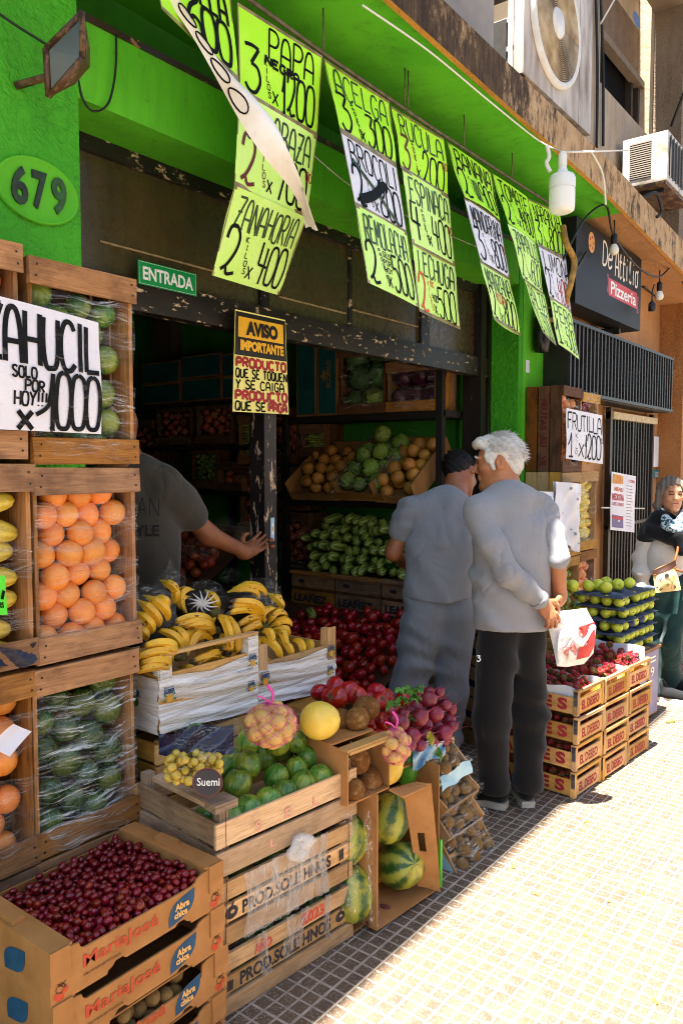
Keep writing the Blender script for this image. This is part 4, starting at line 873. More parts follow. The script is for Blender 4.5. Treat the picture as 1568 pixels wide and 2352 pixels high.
def wrap(o, x0, x1, z0, z1, bands, mat=None, y=-.006, bulge=.02, seed=1, name='cling_film', rows=10):
    """bands of cling film stretched over the open front, in the crate's own space"""
    q = random.Random(seed)
    for (a, b) in bands:
        s1, s2, s3 = q.uniform(-.03, .03), q.uniform(-.03, .03), q.uniform(0, 6)
        m = MB(); m.grid(lambda u, v: (x0+(x1-x0)*u, y-bulge*math.sin(math.pi*u)*(.7+.3*math.sin(9*v+s3))-.004*math.sin(23*u+7*v+s3), z0+(z1-z0)*(a+(b-a)*v)+(s1*(1-v)+s2*v)*u+.006*math.sin(11*u+s3)*(1 if v < .5 else -1)), 16, rows)
        ob(name, m, mat or M_FILM, o)
def Mx(loc, rz=0): return Matrix.Translation(loc) @ Matrix.Rotation(rz, 4, 'Z')
# ---------------------------------------------------------------- left stacks of crates on end
XA, XB, YF = 1.20, .845, 2.0
ST = [('A', 'top', XA, 1.60, 2.168), ('A', 'mid', XA, 1.033, 1.588), ('A', 'low', XA-.015, .472, 1.02), ('B', 'top', XB-.02, 1.615, 2.19), ('B', 'mid', XB, 1.04, 1.60), ('B', 'low', XB-.01, .47, 1.025), ('A', 'base', XA-.02, .0, .462), ('B', 'base', XB-.02, .0, .462)]
WHERE = {'A': 'right stack by the doorway', 'B': 'leftmost stack'}
LC = {}
for s, lv, x, z0, z1 in ST:
    what = {'Atop': 'squash behind the ZAHUCIL sign', 'Amid': 'oranges under cling film', 'Alow': 'dark green squash under glossy film', 'Btop': 'oranges left of the ZAHUCIL sign', 'Bmid': 'yellow striped melons', 'Blow': 'oranges with a blank white tag', 'Abase': 'shade at the bottom', 'Bbase': 'shade at the bottom'}[s+lv]
    LC[s+lv] = stand_crate(f'old crate of {what}, {WHERE[s]}', (x, YF, z0), 0, .345, .29, z1-z0, M_WOLD, 'old crates stacked on end at the left')
def pack(x0, x1, z0, z1, rs, n, seed, y0=.02, y1=.11, tries=26):
    P = heap(n, x0, x1, YF+y0, YF+y1, rs, seed, lambda x, y: z0, 60, z1); return P
qo = random.Random(3); HEX = [(XA+.055+.078*c+(.036 if r_ % 2 else 0)+qo.uniform(-.006, .006), YF+.055+qo.uniform(-.018, .014), 1.093+.0595*r_+qo.uniform(-.006, .006), qo.uniform(.0385, .0435)) for r_ in range(8) for c in range(4 if r_ % 2 == 0 else 3)]
scatter('orange', F_OR, HEX, 'orange behind cling film in the middle crate of the right stack', 'orange', 'oranges in the middle crate')
scatter('squash', F_SQD, pack(XA+.014, XA+.332, 1.61, 2.09, lambda q: q.uniform(.040, .046), 50, 4), 'round green squash around the ZAHUCIL sign', 'squash', 'squash in the top left crate')
F_SQK = ball('squash', [ribskin('deep_green_squash_skin', '#1c3614', '#2c5220', '#6a7024', 10, .5, .22), M_DSTEM], .86, .10, stem='peg')
scatter('squash', F_SQK, pack(XA, XA+.32, .485, .95, lambda q: q.uniform(.042, .052), 40, 5), 'dark green squash under glossy film in the low left crate', 'squash', 'squash in the low left crate')
scatter('orange', F_OR, pack(XB-.01, XB+.315, 1.63, 2.12, lambda q: q.uniform(.038, .043), 40, 6), 'orange in the topmost crate at the left edge', 'orange', 'oranges in the top left edge crate')
scatter('orange', F_OR, pack(XB, XB+.325, .485, .95, lambda q: q.uniform(.038, .046), 50, 7), 'orange in the low crate beside the blank white tag', 'orange', 'oranges in the low left edge crate')
q = random.Random(2)
for i in range(7):
    o = link('melon', F_YM, None, (XB+.212+q.uniform(-.015, .015), YF+.055, 1.085+i*.068), (0, math.pi/2+q.uniform(-.16, .22), q.uniform(-.1, .1)), (.036, .036, .066)); tag(o, f'yellow striped long melon, number {i+1} from the bottom of the left edge crate', 'melon', 'striped melons in the left edge crate')
wrap(LC['Amid'], -.002, .347, .05, .52, [(.02, .2), (.24, .33), (.37, .52), (.56, .66), (.68, .86)], seed=2)
wrap(LC['Alow'], .0, .345, .02, .47, [(.0, .2), (.17, .42), (.40, .64), (.62, .84), (.80, .99)], M_FILMH, bulge=.04, seed=3)
wrap(LC['Atop'], .0, .347, .03, .5, [(.0, .2), (.22, .5), (.52, .72), (.72, .96)], M_FILMG, seed=4, bulge=.03)
wrap(LC['Bmid'], .0, .345, .05, .48, [(.1, .25), (.4, .55), (.62, .8)], seed=5); wrap(LC['Blow'], .0, .345, .03, .47, [(.05, .3), (.36, .6), (.7, .9)], seed=6, bulge=.03); wrap(LC['Btop'], .0, .345, .03, .5, [(.1, .3), (.55, .8)], seed=7)
YS = 1.957
Q = [aY(-165, 640, YS), aY(228, 741, YS), aY(235, 997, YS), aY(-150, 979, YS)]
o, fn, w, h = sheet('price_sign', Q, M_WPAPER, 'large white price sign ZAHUCIL 1000 taped over the top left crate', tape=False)
m = MB(); hand(m, 'ZAHUCIL', fn, .265*w, .52*h, .985*w, .93*h, .0145, 0, .03, gap=.16)
hand(m, '1000', fn, .64*w, .03*h, .985*w, .49*h, .0135, 0, 0, gap=.03); stroke(m, crom([(.56*w, .13*h), (.63*w, .20*h), (.675*w, .34*h)]), fn, .012); hand(m, 'X', fn, .45*w, .01*h, .54*w, .15*h, .014, 0)
for tx, a, b, y in (('SOLO', .415, .56, .415), ('POR', .49, .61, .315), ('HOY!!!', .43, .63, .20)): hand(m, tx, fn, a*w, y*h, b*w, (y+.085 if tx[0] != 'H' else y+.11)*h, .006, 0)
letters(o, m)
m = MB(); m.grid(lambda a, b: fn(a*w, (-.03+b*1.08)*h, .004), 8, 8); ob('plastic_sleeve', m, film('sign_sleeve', .25, '#f4f2ec', (5, 20), .55, .8, .02), o)
Q = [aY(0, 1322, 1.965), aY(12, 1322, 1.965), aY(18, 1412, 1.965), aY(0, 1414, 1.965)]; e = (Q[1]-Q[0])*9
Q = [Q[1]-e, Q[1], Q[2], Q[2]-e]; o, fn, w, h = sheet('label_card', Q, pm('neon_green_card', '#4fd62a', rough=.5), 'small neon green label card on the striped melon crate', 'label', tape=False)
m = MB(); btext(m, 'es', fn, .84*w, .18*h, .93*w, .33*h, 0, .02); stroke(m, [(.95*w, .62*h), (.9*w, .4*h)], fn, .008, 0); letters(o, m)
Q = [aY(-20, 1715, 1.94), aY(30, 1662, 1.95), aY(72, 1680, 1.95), aY(22, 1738, 1.94)]; sheet('tag_card', Q, M_WPAPER, 'blank white tag tucked into the low orange crate at the left edge', 'tag', tape=False)
m = MB(); m.grid(lambda a, b: np.array((XB+.20+a*.14, YF-.02-.012*math.sin(9*a+4*b), 1.05+b*.05+.01*math.sin(7*a))), 8, 5); ob('paper_liner', m, pm('blue_black_plastic', '#2a2d44', '#1a1c2c', 12, rough=.4, bump=.6), label='crumpled dark blue plastic scrap at the foot of the striped melons', cat='plastic')
# ---------------------------------------------------------------- cardboard trays of cherry tomatoes, front left
M_BLUEP = pm('print_blue', '#16405e', '#1d4d6e', 30, rough=.7); M_REDP = pm('print_red', '#c04a2a', '#b3401f', 30, rough=.7); M_CREAM = pm('print_cream', '#d8a860', rough=.7); M_BRP = pm('print_brown', '#5a2e16', rough=.7)
BX0, BX1, BY0, BY1, BH = .935, 1.462, 1.54, 1.92, .122
def card_tray(z, label, full, sk=0.0):
    o = thing('cardboard_tray', label, 'box', (BX0+sk, BY0, z), (0, 0, sk*.6), 'stacked cardboard trays with red and blue print'); L, D, t = BX1-BX0, BY1-BY0, .006
    lv = .60 if .1 < z < .2 else .80
    cut = [(0, 0), (L, 0), (L, BH), (L-.05, BH), (L-.055, BH*.97), (L-.075, BH*.95), (L-.09, BH*.90), (L-.095, BH*(lv+.04)), (L-.11, BH*lv), (.09, BH*lv), (.08, BH*(lv+.05)), (.075, BH*.95), (.06, BH*.97), (.055, BH*.97), (.05, BH), (0, BH)]
    # hand slot along the lower edge of the front
    slot = [(.15, 0), (.153, .008), (.165, .012), (.175, .022), (.195, .022), (.205, .014), (.36, .014), (.37, .022), (.39, .022), (.40, .012), (.412, .008), (.415, 0)]
    poly = [(0, 0)]+slot+cut[1:]
    m = MB(); m.prism(poly, lambda u, v, w: (u, w, v), t); ob('front_panel', m, M_CARD, o)
    m = MB(); m.prism(cut, lambda u, v, w: (u, D-t+w, v), t); ob('back_panel', m, M_CARDIN, o)
    for x in (0, L-t): m = MB(); m.bb(x, x+t, t, D-t, 0, BH); ob('side_panel', m, M_CARD, o)
    for x in (0, L-.058): m = MB(); m.bb(x-.001, x+.058, .001, D-.001, BH, BH+.006); m.bb(x+(.052 if x == 0 else 0), x+(.058 if x == 0 else .006), t, D-t, BH-.03, BH); ob('top_flap', m, M_CARD, o)
    m = MB(); zf_ = .061 if full else .001; m.bb(t, L-t, t, D-t, zf_, zf_+.005); ob('base', m, M_CARDEDGE if full else M_CARDIN, o)
    for x in (-.0015, L-.05):
        m = MB(); m.bb(x, x+.0515, -.005, -.0005, BH*.42, BH+.0055); ob('corner_tab', m, M_CARD, o)
    for x in (.014, L-.036):
        if z > .3 or x > .2: m = MB(); m.box((x+.008, D*.52, BH+.012), (.03, .075, .016)); ob('stacking_tab', m, M_CARD, o)
    fn = frame((0, 0, 0), (1, 0, 0), (0, 0, 1)); m = MB()
    btext(m, 'MariaJosé', fn, .085, BH*.34, .305, BH*.67, 0, .018); btext(m, 'FRUTIHORTICOLA', fn, .085, BH*.25, .19, BH*.295, 1, .02)
    patch(m, fn, [(q[0]-.045, q[1]) for q in crom([(.383, BH*.18), (.385, BH*.42), (.402, BH*.62), (.43, BH*.71), (.472, BH*.77)])+crom([(.472, BH*.77), (.468, BH*.5), (.452, BH*.33), (.42, BH*.23), (.383, BH*.18)])[1:-1]], 2); btext(m, 'Abra', fn, .358, BH*.46, .407, BH*.62, 3, .05, .002); btext(m, 'chica', fn, .355, BH*.30, .400, BH*.45, 3, .05, .002)
    for x in (.025, L-.028):
        for i, (dx, dz) in enumerate(((0, .1), (.012, .22), (-.010, .16))): (disc if i else patch)(*((m, fn, x+dx, BH*dz, .008, .008, 4) if i else (m, fn, [(x-.01, BH*.04), (x+.008, BH*.06), (x+.01, BH*.2), (x-.008, BH*.17)], 0)))
        for j in range(3): m.tube([fn(x+.012*math.cos(a+j*2)+.004*j, BH*(.28+.06*j)+.010*math.sin(a), .001) for a in np.linspace(0, 6.28, 9)], .0007, 3, 1)
    fs = frame((0, D, 0), (0, -1, 0), (0, 0, 1)); patch(m, fs, [tuple(q) for q in crom([(.19, BH*.18), (.19, BH*.5), (.22, BH*.68), (.28, BH*.77)])+crom([(.28, BH*.77), (.275, BH*.45), (.25, BH*.27), (.19, BH*.18)])[1:-1]], 2)
    ob('print', m, [M_REDP, M_BRP, M_BLUEP, M_CREAM, M_REDP], o)
    return o
card_tray(.378, 'top cardboard tray with blue and red print, heaped with cherry tomatoes', True)
card_tray(.252, 'second cardboard tray from the top, under the cherry tomatoes', False, .004)
card_tray(.126, 'third cardboard tray from the top, brown fruit in its slot', False, .022)
card_tray(.0, 'bottom cardboard tray of the front left pile, on the pavement', False, .008)
P_ = heap(620, BX0+.058, BX1-.058, BY0+.007, BY1-.008, lambda q: q.uniform(.0078, .0112), 9, lambda x, y: .378+.066, 10, .378+BH+.02)
P_[:, 2] += .012*(P_[:, 0]-BX0-.2)/.3
P_ = P_[np.argsort((P_[:, 0]-.2)**2+P_[:, 1]**2-P_[:, 2]*2)]; mbed = MB(); qb = random.Random(5)
for x, y, z, r in P_[285:]:
    Rb = Matrix.Translation((x, y, z)) @ R3(*rrot(qb)).to_4x4(); mbed.rev([(max(.001, math.sin(math.pi*i/7))*r, -math.cos(math.pi*i/7)*r*1.25) for i in range(8)], 9, 0, Rb)
ob('cherry_tomatoes', mbed, M_CHERRY, label='mass of small dark red cherry tomatoes at the back of the top tray', cat='tomatoes', kind='stuff')
scatter('cherry_tomato', F_CH, P_[:285], 'glossy dark red cherry tomato heaped in the top cardboard tray', 'tomato', 'cherry tomatoes in the top tray')
for (x, y) in (): tag(link('cherry_tomato', F_CH, None, (x, y, .378+BH+.0), (1.2, .4, x*5), .011), 'cherry tomato on the back edge of the top cardboard tray', 'tomato', 'cherry tomatoes on the back edge')
P_ = heap(40, BX0+.2, BX1-.1, BY0+.010, BY0+.075, lambda q: q.uniform(.017, .021), 12, lambda x, y: .126+.02, 14, .126+BH*.8)
scatter('kiwi', F_KIWI, P_, 'brown kiwi in the slot of the third cardboard tray', 'kiwi', 'kiwis in the third tray')
# ---------------------------------------------------------------- three wooden crates with the squash on top
RZ = math.radians(-6); LX, LY = 1.487, 1.582
M_STAMP = pm('stamp_black', '#1c1a20', '#3a3436', 40, rough=.8); M_STAMPR = pm('stamp_red', '#b8342a', '#c85a40', 40, rough=.8); M_STAMPP = pm('faded_pink_stamp', '#d89a84', rough=.8)
CL, CW = .565, .42
c1 = open_crate('bottom wooden crate stamped PROD.SOLE HNOS on the pavement', (LX, LY, 0), RZ, CL, CW, .19, .052, .013, 3, M_WPROD, 'wooden squash crates', z0=.004, endmat=M_WEND)
c2 = open_crate('middle wooden crate wrapped in torn white film, stamped PROD.SOLE', (LX, LY+.004, .207), RZ, CL, CW, .20, .054, .013, 3, M_WPROD, 'wooden squash crates', z0=.004, endmat=M_WEND)
c3 = open_crate('top wooden crate full of round green squash', (LX-.004, LY, .420), RZ, CL+.02, CW+.01, .195, .072, .012, 2, M_WPROD, 'wooden squash crates', post=.032, z0=.004, endmat=M_WEND)
fn = frame((0, 0, 0), (1, 0, 0), (0, 0, 1))
m = MB(); btext(m, 'PROD.SOLE HNOS', fn, .075, .075, .455, .116, 0, .035); btext(m, 'AÑO', fn, .13, .140, .20, .178, 1, .05); btext(m, '2023', fn, .325, .142, .425, .180, 1, .05)
def pepper_stamp(x, z, s=.017): disc(m, fn, x, z, s*1.25, s, 0, .001); stroke(m, [(x, z+s*.8), (x+s*.3, z+s*1.7)], fn, .006, 0); disc(m, fn, x+.003, z+.002, s*.4, s*.3, 2, .002)
pepper_stamp(.50, .098); 
for k in range(4): stroke(m, [(.03+.005*k, .078), (.03+.0055*k, .108)], fn, .004, 0)
ob('stamp', m, [M_STAMP, M_STAMPR, M_WPROD], c1)
m = MB(); btext(m, 'PROD.SOLE HNOS', fn, .09, .078, .46, .118, 0, .03); pepper_stamp(.05, .098, .019)
for k in range(4): stroke(m, [(.50+.006*k, .08), (.50+.0065*k, .116)], fn, .005, 0)
ob('stamp', m, [M_STAMP, M_STAMPR, M_WPROD], c2)
m = MB()
for i, tx in enumerate('SLE L'): btext(m, tx, fn, .14+i*.06, .025 if i % 2 else .095, .165+i*.06, .05 if i % 2 else .125, 0, .01) if tx != ' ' else None
ob('stamp', m, M_STAMPP, c3)
m = MB(); m.bb(-.004, .075, -.002, .060, .195, .218, 0, .002); m.bb(-.003, .03, .05, CW-.1, .200, .216, 0, .002); ob('top_board', m, M_WEND, c3)
def band(o, x0, x1, z0, z1, mat, sl=.0, seed=1, name='film_strip', y=-.004):
    q = random.Random(seed); s3 = q.uniform(0, 6)
    m = MB(); m.grid(lambda u, v: (x0+(x1-x0)*u+sl*(1-v)+.006*math.sin(5*v+s3), y-.003*math.sin(14*u+5*v+s3), z0+(z1-z0)*v), 8, 14); ob(name, m, mat, o)
for i, (a, b, z0, z1, sl) in enumerate(((.10, .23, .0, .195, 0), (.21, .30, .0, .2, .01), (.27, .385, .005, .205, -.01), (.37, .43, .0, .2, .012), (.41, .445, .0, .2, .0))): band(c2, a, b, z0, z1, M_FILMW, sl, i)
for i, (a, b, z0, z1, sl) in enumerate(((.13, .17, .06, .2, .03), (.25, .29, .07, .2, 0), (.31, .35, .09, .2, -.02), (.42, .445, .05, .2, .01))): band(c1, a, b, z0, z1, M_FILMW, sl, 9+i)
m = MB()
for i in range(16):
    a = i*.39; m.tube(crom([(.30, -.012, .20), (.30+.05*math.cos(a), -.03-.01*math.sin(3*a), .21+.035*math.sin(a)), (.30+.03*math.cos(a+.7), -.02, .20+.03*math.sin(a+.8))], 3), [.010, .014, .014, .012, .010, .008, .006], 5)
ob('film_knot', m, M_FILMW, c2)
for x in (.03, CL-.02):
    m = MB(); m.tube([(x, -.003, .41), (x+.002, -.004, .2), (x-.003, -.003, .01)], .0013, 4); ob('wire', m, pm('rusty_wire', '#5a2e1a', rough=.6), c2) if x < .1 else ob('wire', m, bpy.data.materials['rusty_wire'], c2)
M3 = Mx((LX-.004, LY, .42), RZ)
# front row of squash leaning on the front board, then the heap behind
q = random.Random(8); P_ = []
for i in range(6): P_.append((.085+i*.078, .060+q.uniform(-.004, .01), .128+.004*i*(1 if i < 3 else .5), q.uniform(.044, .049)))
for i, (x, y, z, r) in enumerate(((.19, .14, .185, .045), (.27, .20, .20, .050), (.34, .13, .165, .042), (.43, .13, .165, .040), (.51, .16, .175, .046), (.38, .24, .19, .044), (.12, .13, .14, .04), (.47, .25, .19, .042), (.30, .30, .18, .044), (.53, .28, .17, .042), (.22, .28, .16, .042), (.42, .34, .17, .044), (.06, .14, .11, .04), (.53, .07, .12, .04), (.31, .235, .262, .041), (.405, .195, .245, .043), (.475, .18, .235, .039), (.385, .31, .25, .04), (.25, .16, .225, .042))): P_.append((x, y, z, r))
scatter('squash', F_SQ, P_, 'round green squash heaped in the top wooden crate', 'squash', 'round squash in the top wooden crate', M3, rot=lambda q: (q.uniform(-.35, .5), q.uniform(-.3, .3), q.uniform(-3, 3)), sc=(1, 1, 1.13))
for M_, z, k in ((Mx((LX, LY, 0), RZ), .02, 3), (Mx((LX, LY, .207), RZ), .02, 4), (M3, .02, 6)):
    scatter('squash', F_SQD, heap(10, .03, CL-.03, .02, .16, lambda q: q.uniform(.036, .044), k, lambda x, y: z, 12, .16), 'green squash showing between the boards of the stacked wooden crates', 'squash', 'squash between the crate boards', M_)
for i, (zc, o) in enumerate(((.15, c1), (.16, c2))):
    m = MB(); m.grid(lambda a, b: (.04+a*.5, .016+.006*math.sin(21*a+5*b)+.03*b*b, zc-.01+.045*b+.008*math.sin(17*a)), 24, 4); ob('plastic_liner', m, M_FILMG, o)
cu = tag(link('cucumber', F_CUC, None, M3 @ Vector((.20, .235, .205)), (1.57, 0, math.radians(68)), .030), 'pale tipped cucumber lying on the round squash', 'cucumber')
# bell peppers
bp = ball('bell_pepper', [M_BPEP, M_STEM], .95, .28, 24, 14, 'peg', .13, 4)
for i, (x, y, z, r, l) in enumerate(((.245, .36, .235, .043, 'shiny green bell pepper, lower of two behind the cucumber'), (.22, .40, .275, .036, 'shiny green bell pepper, upper of two behind the cucumber'))): tag(link('bell_pepper', bp, None, M3 @ Vector((x, y, z)), (.9-i, .5, 1.+i), r), l, 'pepper', 'green bell peppers')
# grapes in a printed bag hanging over the corner of the crate
gc = aD(445, 1762, 2.22)
P_ = heap(64, -.085, .085, -.055, .055, lambda q: q.uniform(.0105, .0135), 21, lambda x, y: .25*x*x*4+.03*y, 14, .075)
scatter('grape', F_GR, P_, 'yellow grape inside the printed clear bag', 'grape', 'grapes in the printed bag', Matrix.Translation(gc-np.array([0, 0, .035])) @ Matrix.Rotation(-.65, 4, 'Z'))
def blob(c, rx, ry, rz_, mat, name, label, cat, amp=.08, seed=3, M=None, nu=36, nv=20, tie=0, uvs=1):
    q = random.Random(seed); ph = [q.uniform(0, 6) for _ in range(8)]
    def f(u, v):
        a, t = 2*math.pi*u, math.pi*v; d = 1+amp*(math.sin(5*a+3*t+ph[0])*.5+math.sin(9*a-7*t+ph[1])*.35+math.sin(15*a+11*t+ph[2])*.25)*math.sin(t)
        x, y, z = math.sin(t)*math.cos(a)*d*rx, math.sin(t)*math.sin(a)*d*ry, -math.cos(t)*rz_
        if tie and v > .7: k = (v-.7)/.3; s = 1-.75*math.sin(min(k*1.6, 1)*math.pi/2)*1; s += max(0, k-.6)*1.4; x *= s; y *= s; z += tie*k
        p = Vector((x, y, z)); return tuple((M @ p) if M is not None else p+Vector(c))
    m = MB(); m.grid(f, nu, nv); return ob(name, m, mat, label=label, cat=cat)
gb_ = blob(gc, .115, .075, .062, M_BAG, 'fruit_bag', 'clear plastic grape bag with dark round Suem label, on the corner of the squash crate', 'bag', .06, 4)
fv = frame(gc-FW*.092+RT*.055-UP*.012, RT, UP); m = MB()
fb = lambda u, v, h=0: fv(u, v, 0)+FW*(.16*(u*u+v*v)*3)-FW*h
disc(m, fb, 0, 0, .042, .040, 1, .0); disc(m, fb, 0, 0, .038, .036, 0, .0015); btext(m, 'Suemi', fb, -.028, -.008, .034, .014, 2, .01, .003); btext(m, 'uvas seleccionadas', fb, -.018, -.014, .024, -.010, 2, 0, .003) if 0 else None
ob('label', m, [pm('label_navy', '#121426', rough=.25), pm('label_maroon', '#5a1a1e', rough=.3), M_WHITE], gb_)
nb = [(x, y) for x, y in ((362, 1690), (470, 1668), (535, 1660), (538, 1725), (470, 1712), (420, 1728), (385, 1760))]
m = MB(); m.grid(lambda a, b: aD(365+172*a, 1685-26*a+(48+20*a)*b+6*math.sin(9*a), 2.30-.06*b+.012*math.sin(13*a+6*b)), 14, 7); o2 = ob('fruit_bag', m, pm('navy_bag_film', '#12162c', '#20243c', 9, .4, .62, rough=.15, bump=.5, bsc=18), label='navy blue printed neck of a plastic bag below the banana crate', cat='bag')
m = MB(); m.grid(lambda a, b: aD(400+150*a, 1664-18*a+(70+10*a)*b+5*math.sin(7*a+b), 2.27-.05*b+.012*math.sin(9*a+8*b)), 12, 8); ob('clear_panel', m, M_BAG, o2)
# potatoes in a pink net on the squash
def netbag(c, rx, rz_, label, seed, n, r):
    q = random.Random(seed); k = 0
    for i in range(n):
        t = math.acos(1-2*(i+.5)/n); a = 2.4*i; p = (c[0]+rx*.74*math.sin(t)*math.cos(a), c[1]+rx*.74*math.sin(t)*math.sin(a), c[2]+rz_*.74*math.cos(t))
        tag(link('potato', F_POT, None, p, rrot(q), r*q.uniform(.88, 1.15)), 'yellow potato inside the '+label, 'potato', 'potatoes in the '+label)
    m = MB()
    for s in (1, -1):
        for j in range(14):
            m.tube([(c[0]+rx*1.04*math.sin(t)*math.cos(6.28*j/14+s*t*1.2), c[1]+rx*1.04*math.sin(t)*math.sin(6.28*j/14+s*t*1.2), c[2]-rz_*1.04*math.cos(t)) for t in np.linspace(.05, 3.05, 14)], .0008, 3)
    top = np.array(c)+np.array([0, 0, rz_])
    m.tube(crom([top, top+np.array([.01, .0, .03]), top+np.array([-.005, .01, .06])]), .005, 6); m.tube(crom([top+np.array([.0, 0, .0]), top+np.array([-.03, .0, .025]), top+np.array([-.05, .01, .035])]), .003, 6)
    ob('net_bag', m, pm('pink_net', '#d84a9a', rough=.5), label='pink string '+label, cat='bag')
netbag(aD(622, 1664, 2.45), .082, .066, 'net of potatoes beside the round yellow melon', 5, 30, .0225)
# ---------------------------------------------------------------- banana crates and the bananas
M_WRAPW = pm('white_bag_plastic', '#e4e0da', '#cfc8be', 5, rough=.3, bump=.15, bsc=8, spec=.5)
def wrapplastic():
    g = G('white_wrinkled_wrap'); v = g.coord(); n = g.noise(g.mapv(v, (1.6, 2, 22)), 1.5, 5, .6, 1.2); c = g.mix(g.rng(n, .35, .7), '#ebe6df', '#cbbfae')
    g.bump(n, 1.0, .02); return g.set(c, .32, .5)
M_WRAPW = wrapplastic()
M_SUPB = pm('print_dark_blue', '#20386a', rough=.6); M_FRT = pm('print_orange_fruit', '#d89a2c', rough=.6); M_LFG = pm('print_leaf_green', '#2f6a2a', rough=.6)
def banana_crate(x0, x1, z0, z1, zr, label, rail):
    o = thing('banana_crate', label, 'crate', (x0, 2.0, z0), (0, 0, -.03)); L, D, H = x1-x0, .34, z1-z0
    m = MB(); m.bb(0, L, 0, .008, 0, H*.92); m.bb(0, L, D-.008, D, 0, H); m.bb(0, .008, .008, D-.008, 0, H*.92); m.bb(L-.008, L, .008, D-.008, 0, H*.92); m.bb(.008, L-.008, .008, D-.008, .002, .01); ob('panel', m, M_WLIGHT, o)
    def wf(u, v): return (-.004+(L+.008)*u, -.006-.005*math.sin(9*v+3*u)*math.sin(3.1*v)-.003*math.sin(31*v+5*u), -.012+H*(.95-.10*math.sin(math.pi*u)*(1-abs(2*u-1)))*v-.02*u*(1-v)+.006*math.sin(6*u)*(1-v))
    m = MB(); m.grid(wf, 26, 26); 
    m.grid(lambda u, v: (-.006-.004*math.sin(13*v+4*u), D*u-.004, -.012+H*.93*v), 12, 14); m.grid(lambda u, v: (L+.005, D*u, -.02+H*.9*v), 8, 8)
    ob('plastic_wrap', m, M_WRAPW, o)
    for x in (0, L-.05):
        m = MB(); m.bb(x, x+.05, -.010, -.002, H*.55, zr-z0, 0, .002); m.bb(x-.001, x+.03, -.002, .03, H*.9, zr-z0-.004, 0, .002); ob('corner_post', m, M_WRAPW if rail else M_WLIGHT, o)
    if rail: m = MB(); m.bb(.0, L, -.012, .012, zr-z0+.001, zr-z0+.013, 0, .002); ob('top_rail', m, M_WLIGHT, o)
    fn = frame((0, -.012, 0), (1, 0, 0), (0, 0, 1)); m = MB()
    for (x, z, s) in ((.012, H*.60, .045), (L-.05, H*.80, .04), (L-.055, H*.32, .035)):
        btext(m, 'SUPER', fn, x, z, x+s, z+s*.36, 0, .05); btext(m, 'Bananas', fn, x, z+s*.42, x+s*.9, z+s*.58, 0, .01); disc(m, fn, x+s*.5, z-s*.35, s*.28, s*.3, 1)
        for a in (.6, 1.5, 2.5, -.4, 3.5): patch(m, fn, [(x+s*.5+s*.25*math.cos(a), z-s*.3+s*.22*math.sin(a)), (x+s*.5+s*.62*math.cos(a-.15), z-s*.3+s*.5*math.sin(a-.15)), (x+s*.5+s*.62*math.cos(a+.2), z-s*.3+s*.5*math.sin(a+.2))], 2, .002)
    fs = frame((-.012, D, 0), (0, -1, 0), (0, 0, 1))
    for x, z, s in ((.20, H*.5, .06), (.05, H*.55, .06)): btext(m, 'SUPER', fs, x, z, x+s, z+s*.36, 0, .05); disc(m, fs, x+s*.5, z-s*.3, s*.35, s*.28, 2)
    btext(m, 'CALIDAD PREMIUM', fn, L-.11, H*.62, L-.03, H*.66, 0, .0)
    ob('print', m, [M_SUPB, M_FRT, M_LFG], o); return o
banana_crate(1.625, 2.07, .725, .925, .97, 'left banana crate wrapped in creased white plastic with a wooden rail', True)
banana_crate(2.085, 2.535, .695, .865, .925, 'right banana crate wrapped in white plastic, without a rail', False)
for i, (x0, x1, z) in enumerate(((1.62, 2.06, .0), (1.62, 2.06, .23), (1.62, 2.06, .46), (2.10, 2.54, .0), (2.10, 2.54, .22), (2.10, 2.54, .44))):
    open_crate(['lowest', 'middle', 'upper', 'lowest', 'middle', 'upper'][i]+f' wooden crate under the {"left" if i < 3 else "right"} banana crate', (x0, 2.01, z), 0, x1-x0, .32, .22, .062, .012, 3, M_WLIGHT if i > 2 or i == 2 else M_WEND, 'wooden crates under the bananas', z0=.002)
c6 = lambda x, y: ((320+x*.3444)/1.0887, (1430+y*.3444)/1.0887)
def banana(a, b, ya, yb, bul, parent, thick=1.0):
    A, B = (aY(*c6(*p), y) for p, y in ((a, ya), (b, yb))); ch = B-A; L = np.linalg.norm(ch); ex = ch/L
    pr = np.cross(FW, ex); pr /= np.linalg.norm(pr); ez = pr*bul[0]-FW*bul[1]; ez = ez-ex*(ez@ex); ez /= np.linalg.norm(ez); ey = np.cross(ez, ex); s = .165*thick/.088*.105
    M = Matrix(((ex[0]*L, ey[0]*s, ez[0]*s, A[0]), (ex[1]*L, ey[1]*s, ez[1]*s, A[1]), (ex[2]*L, ey[2]*s, ez[2]*s, A[2]), (0, 0, 0, 1)))
    o = link('banana', F_BAN, parent); o.matrix_world = M if parent is None else Matrix.Translation(-parent.location) @ M; o.matrix_parent_inverse = Matrix.Identity(4)
    if parent: o.matrix_basis = Matrix.Translation(-parent.location) @ M
    return o
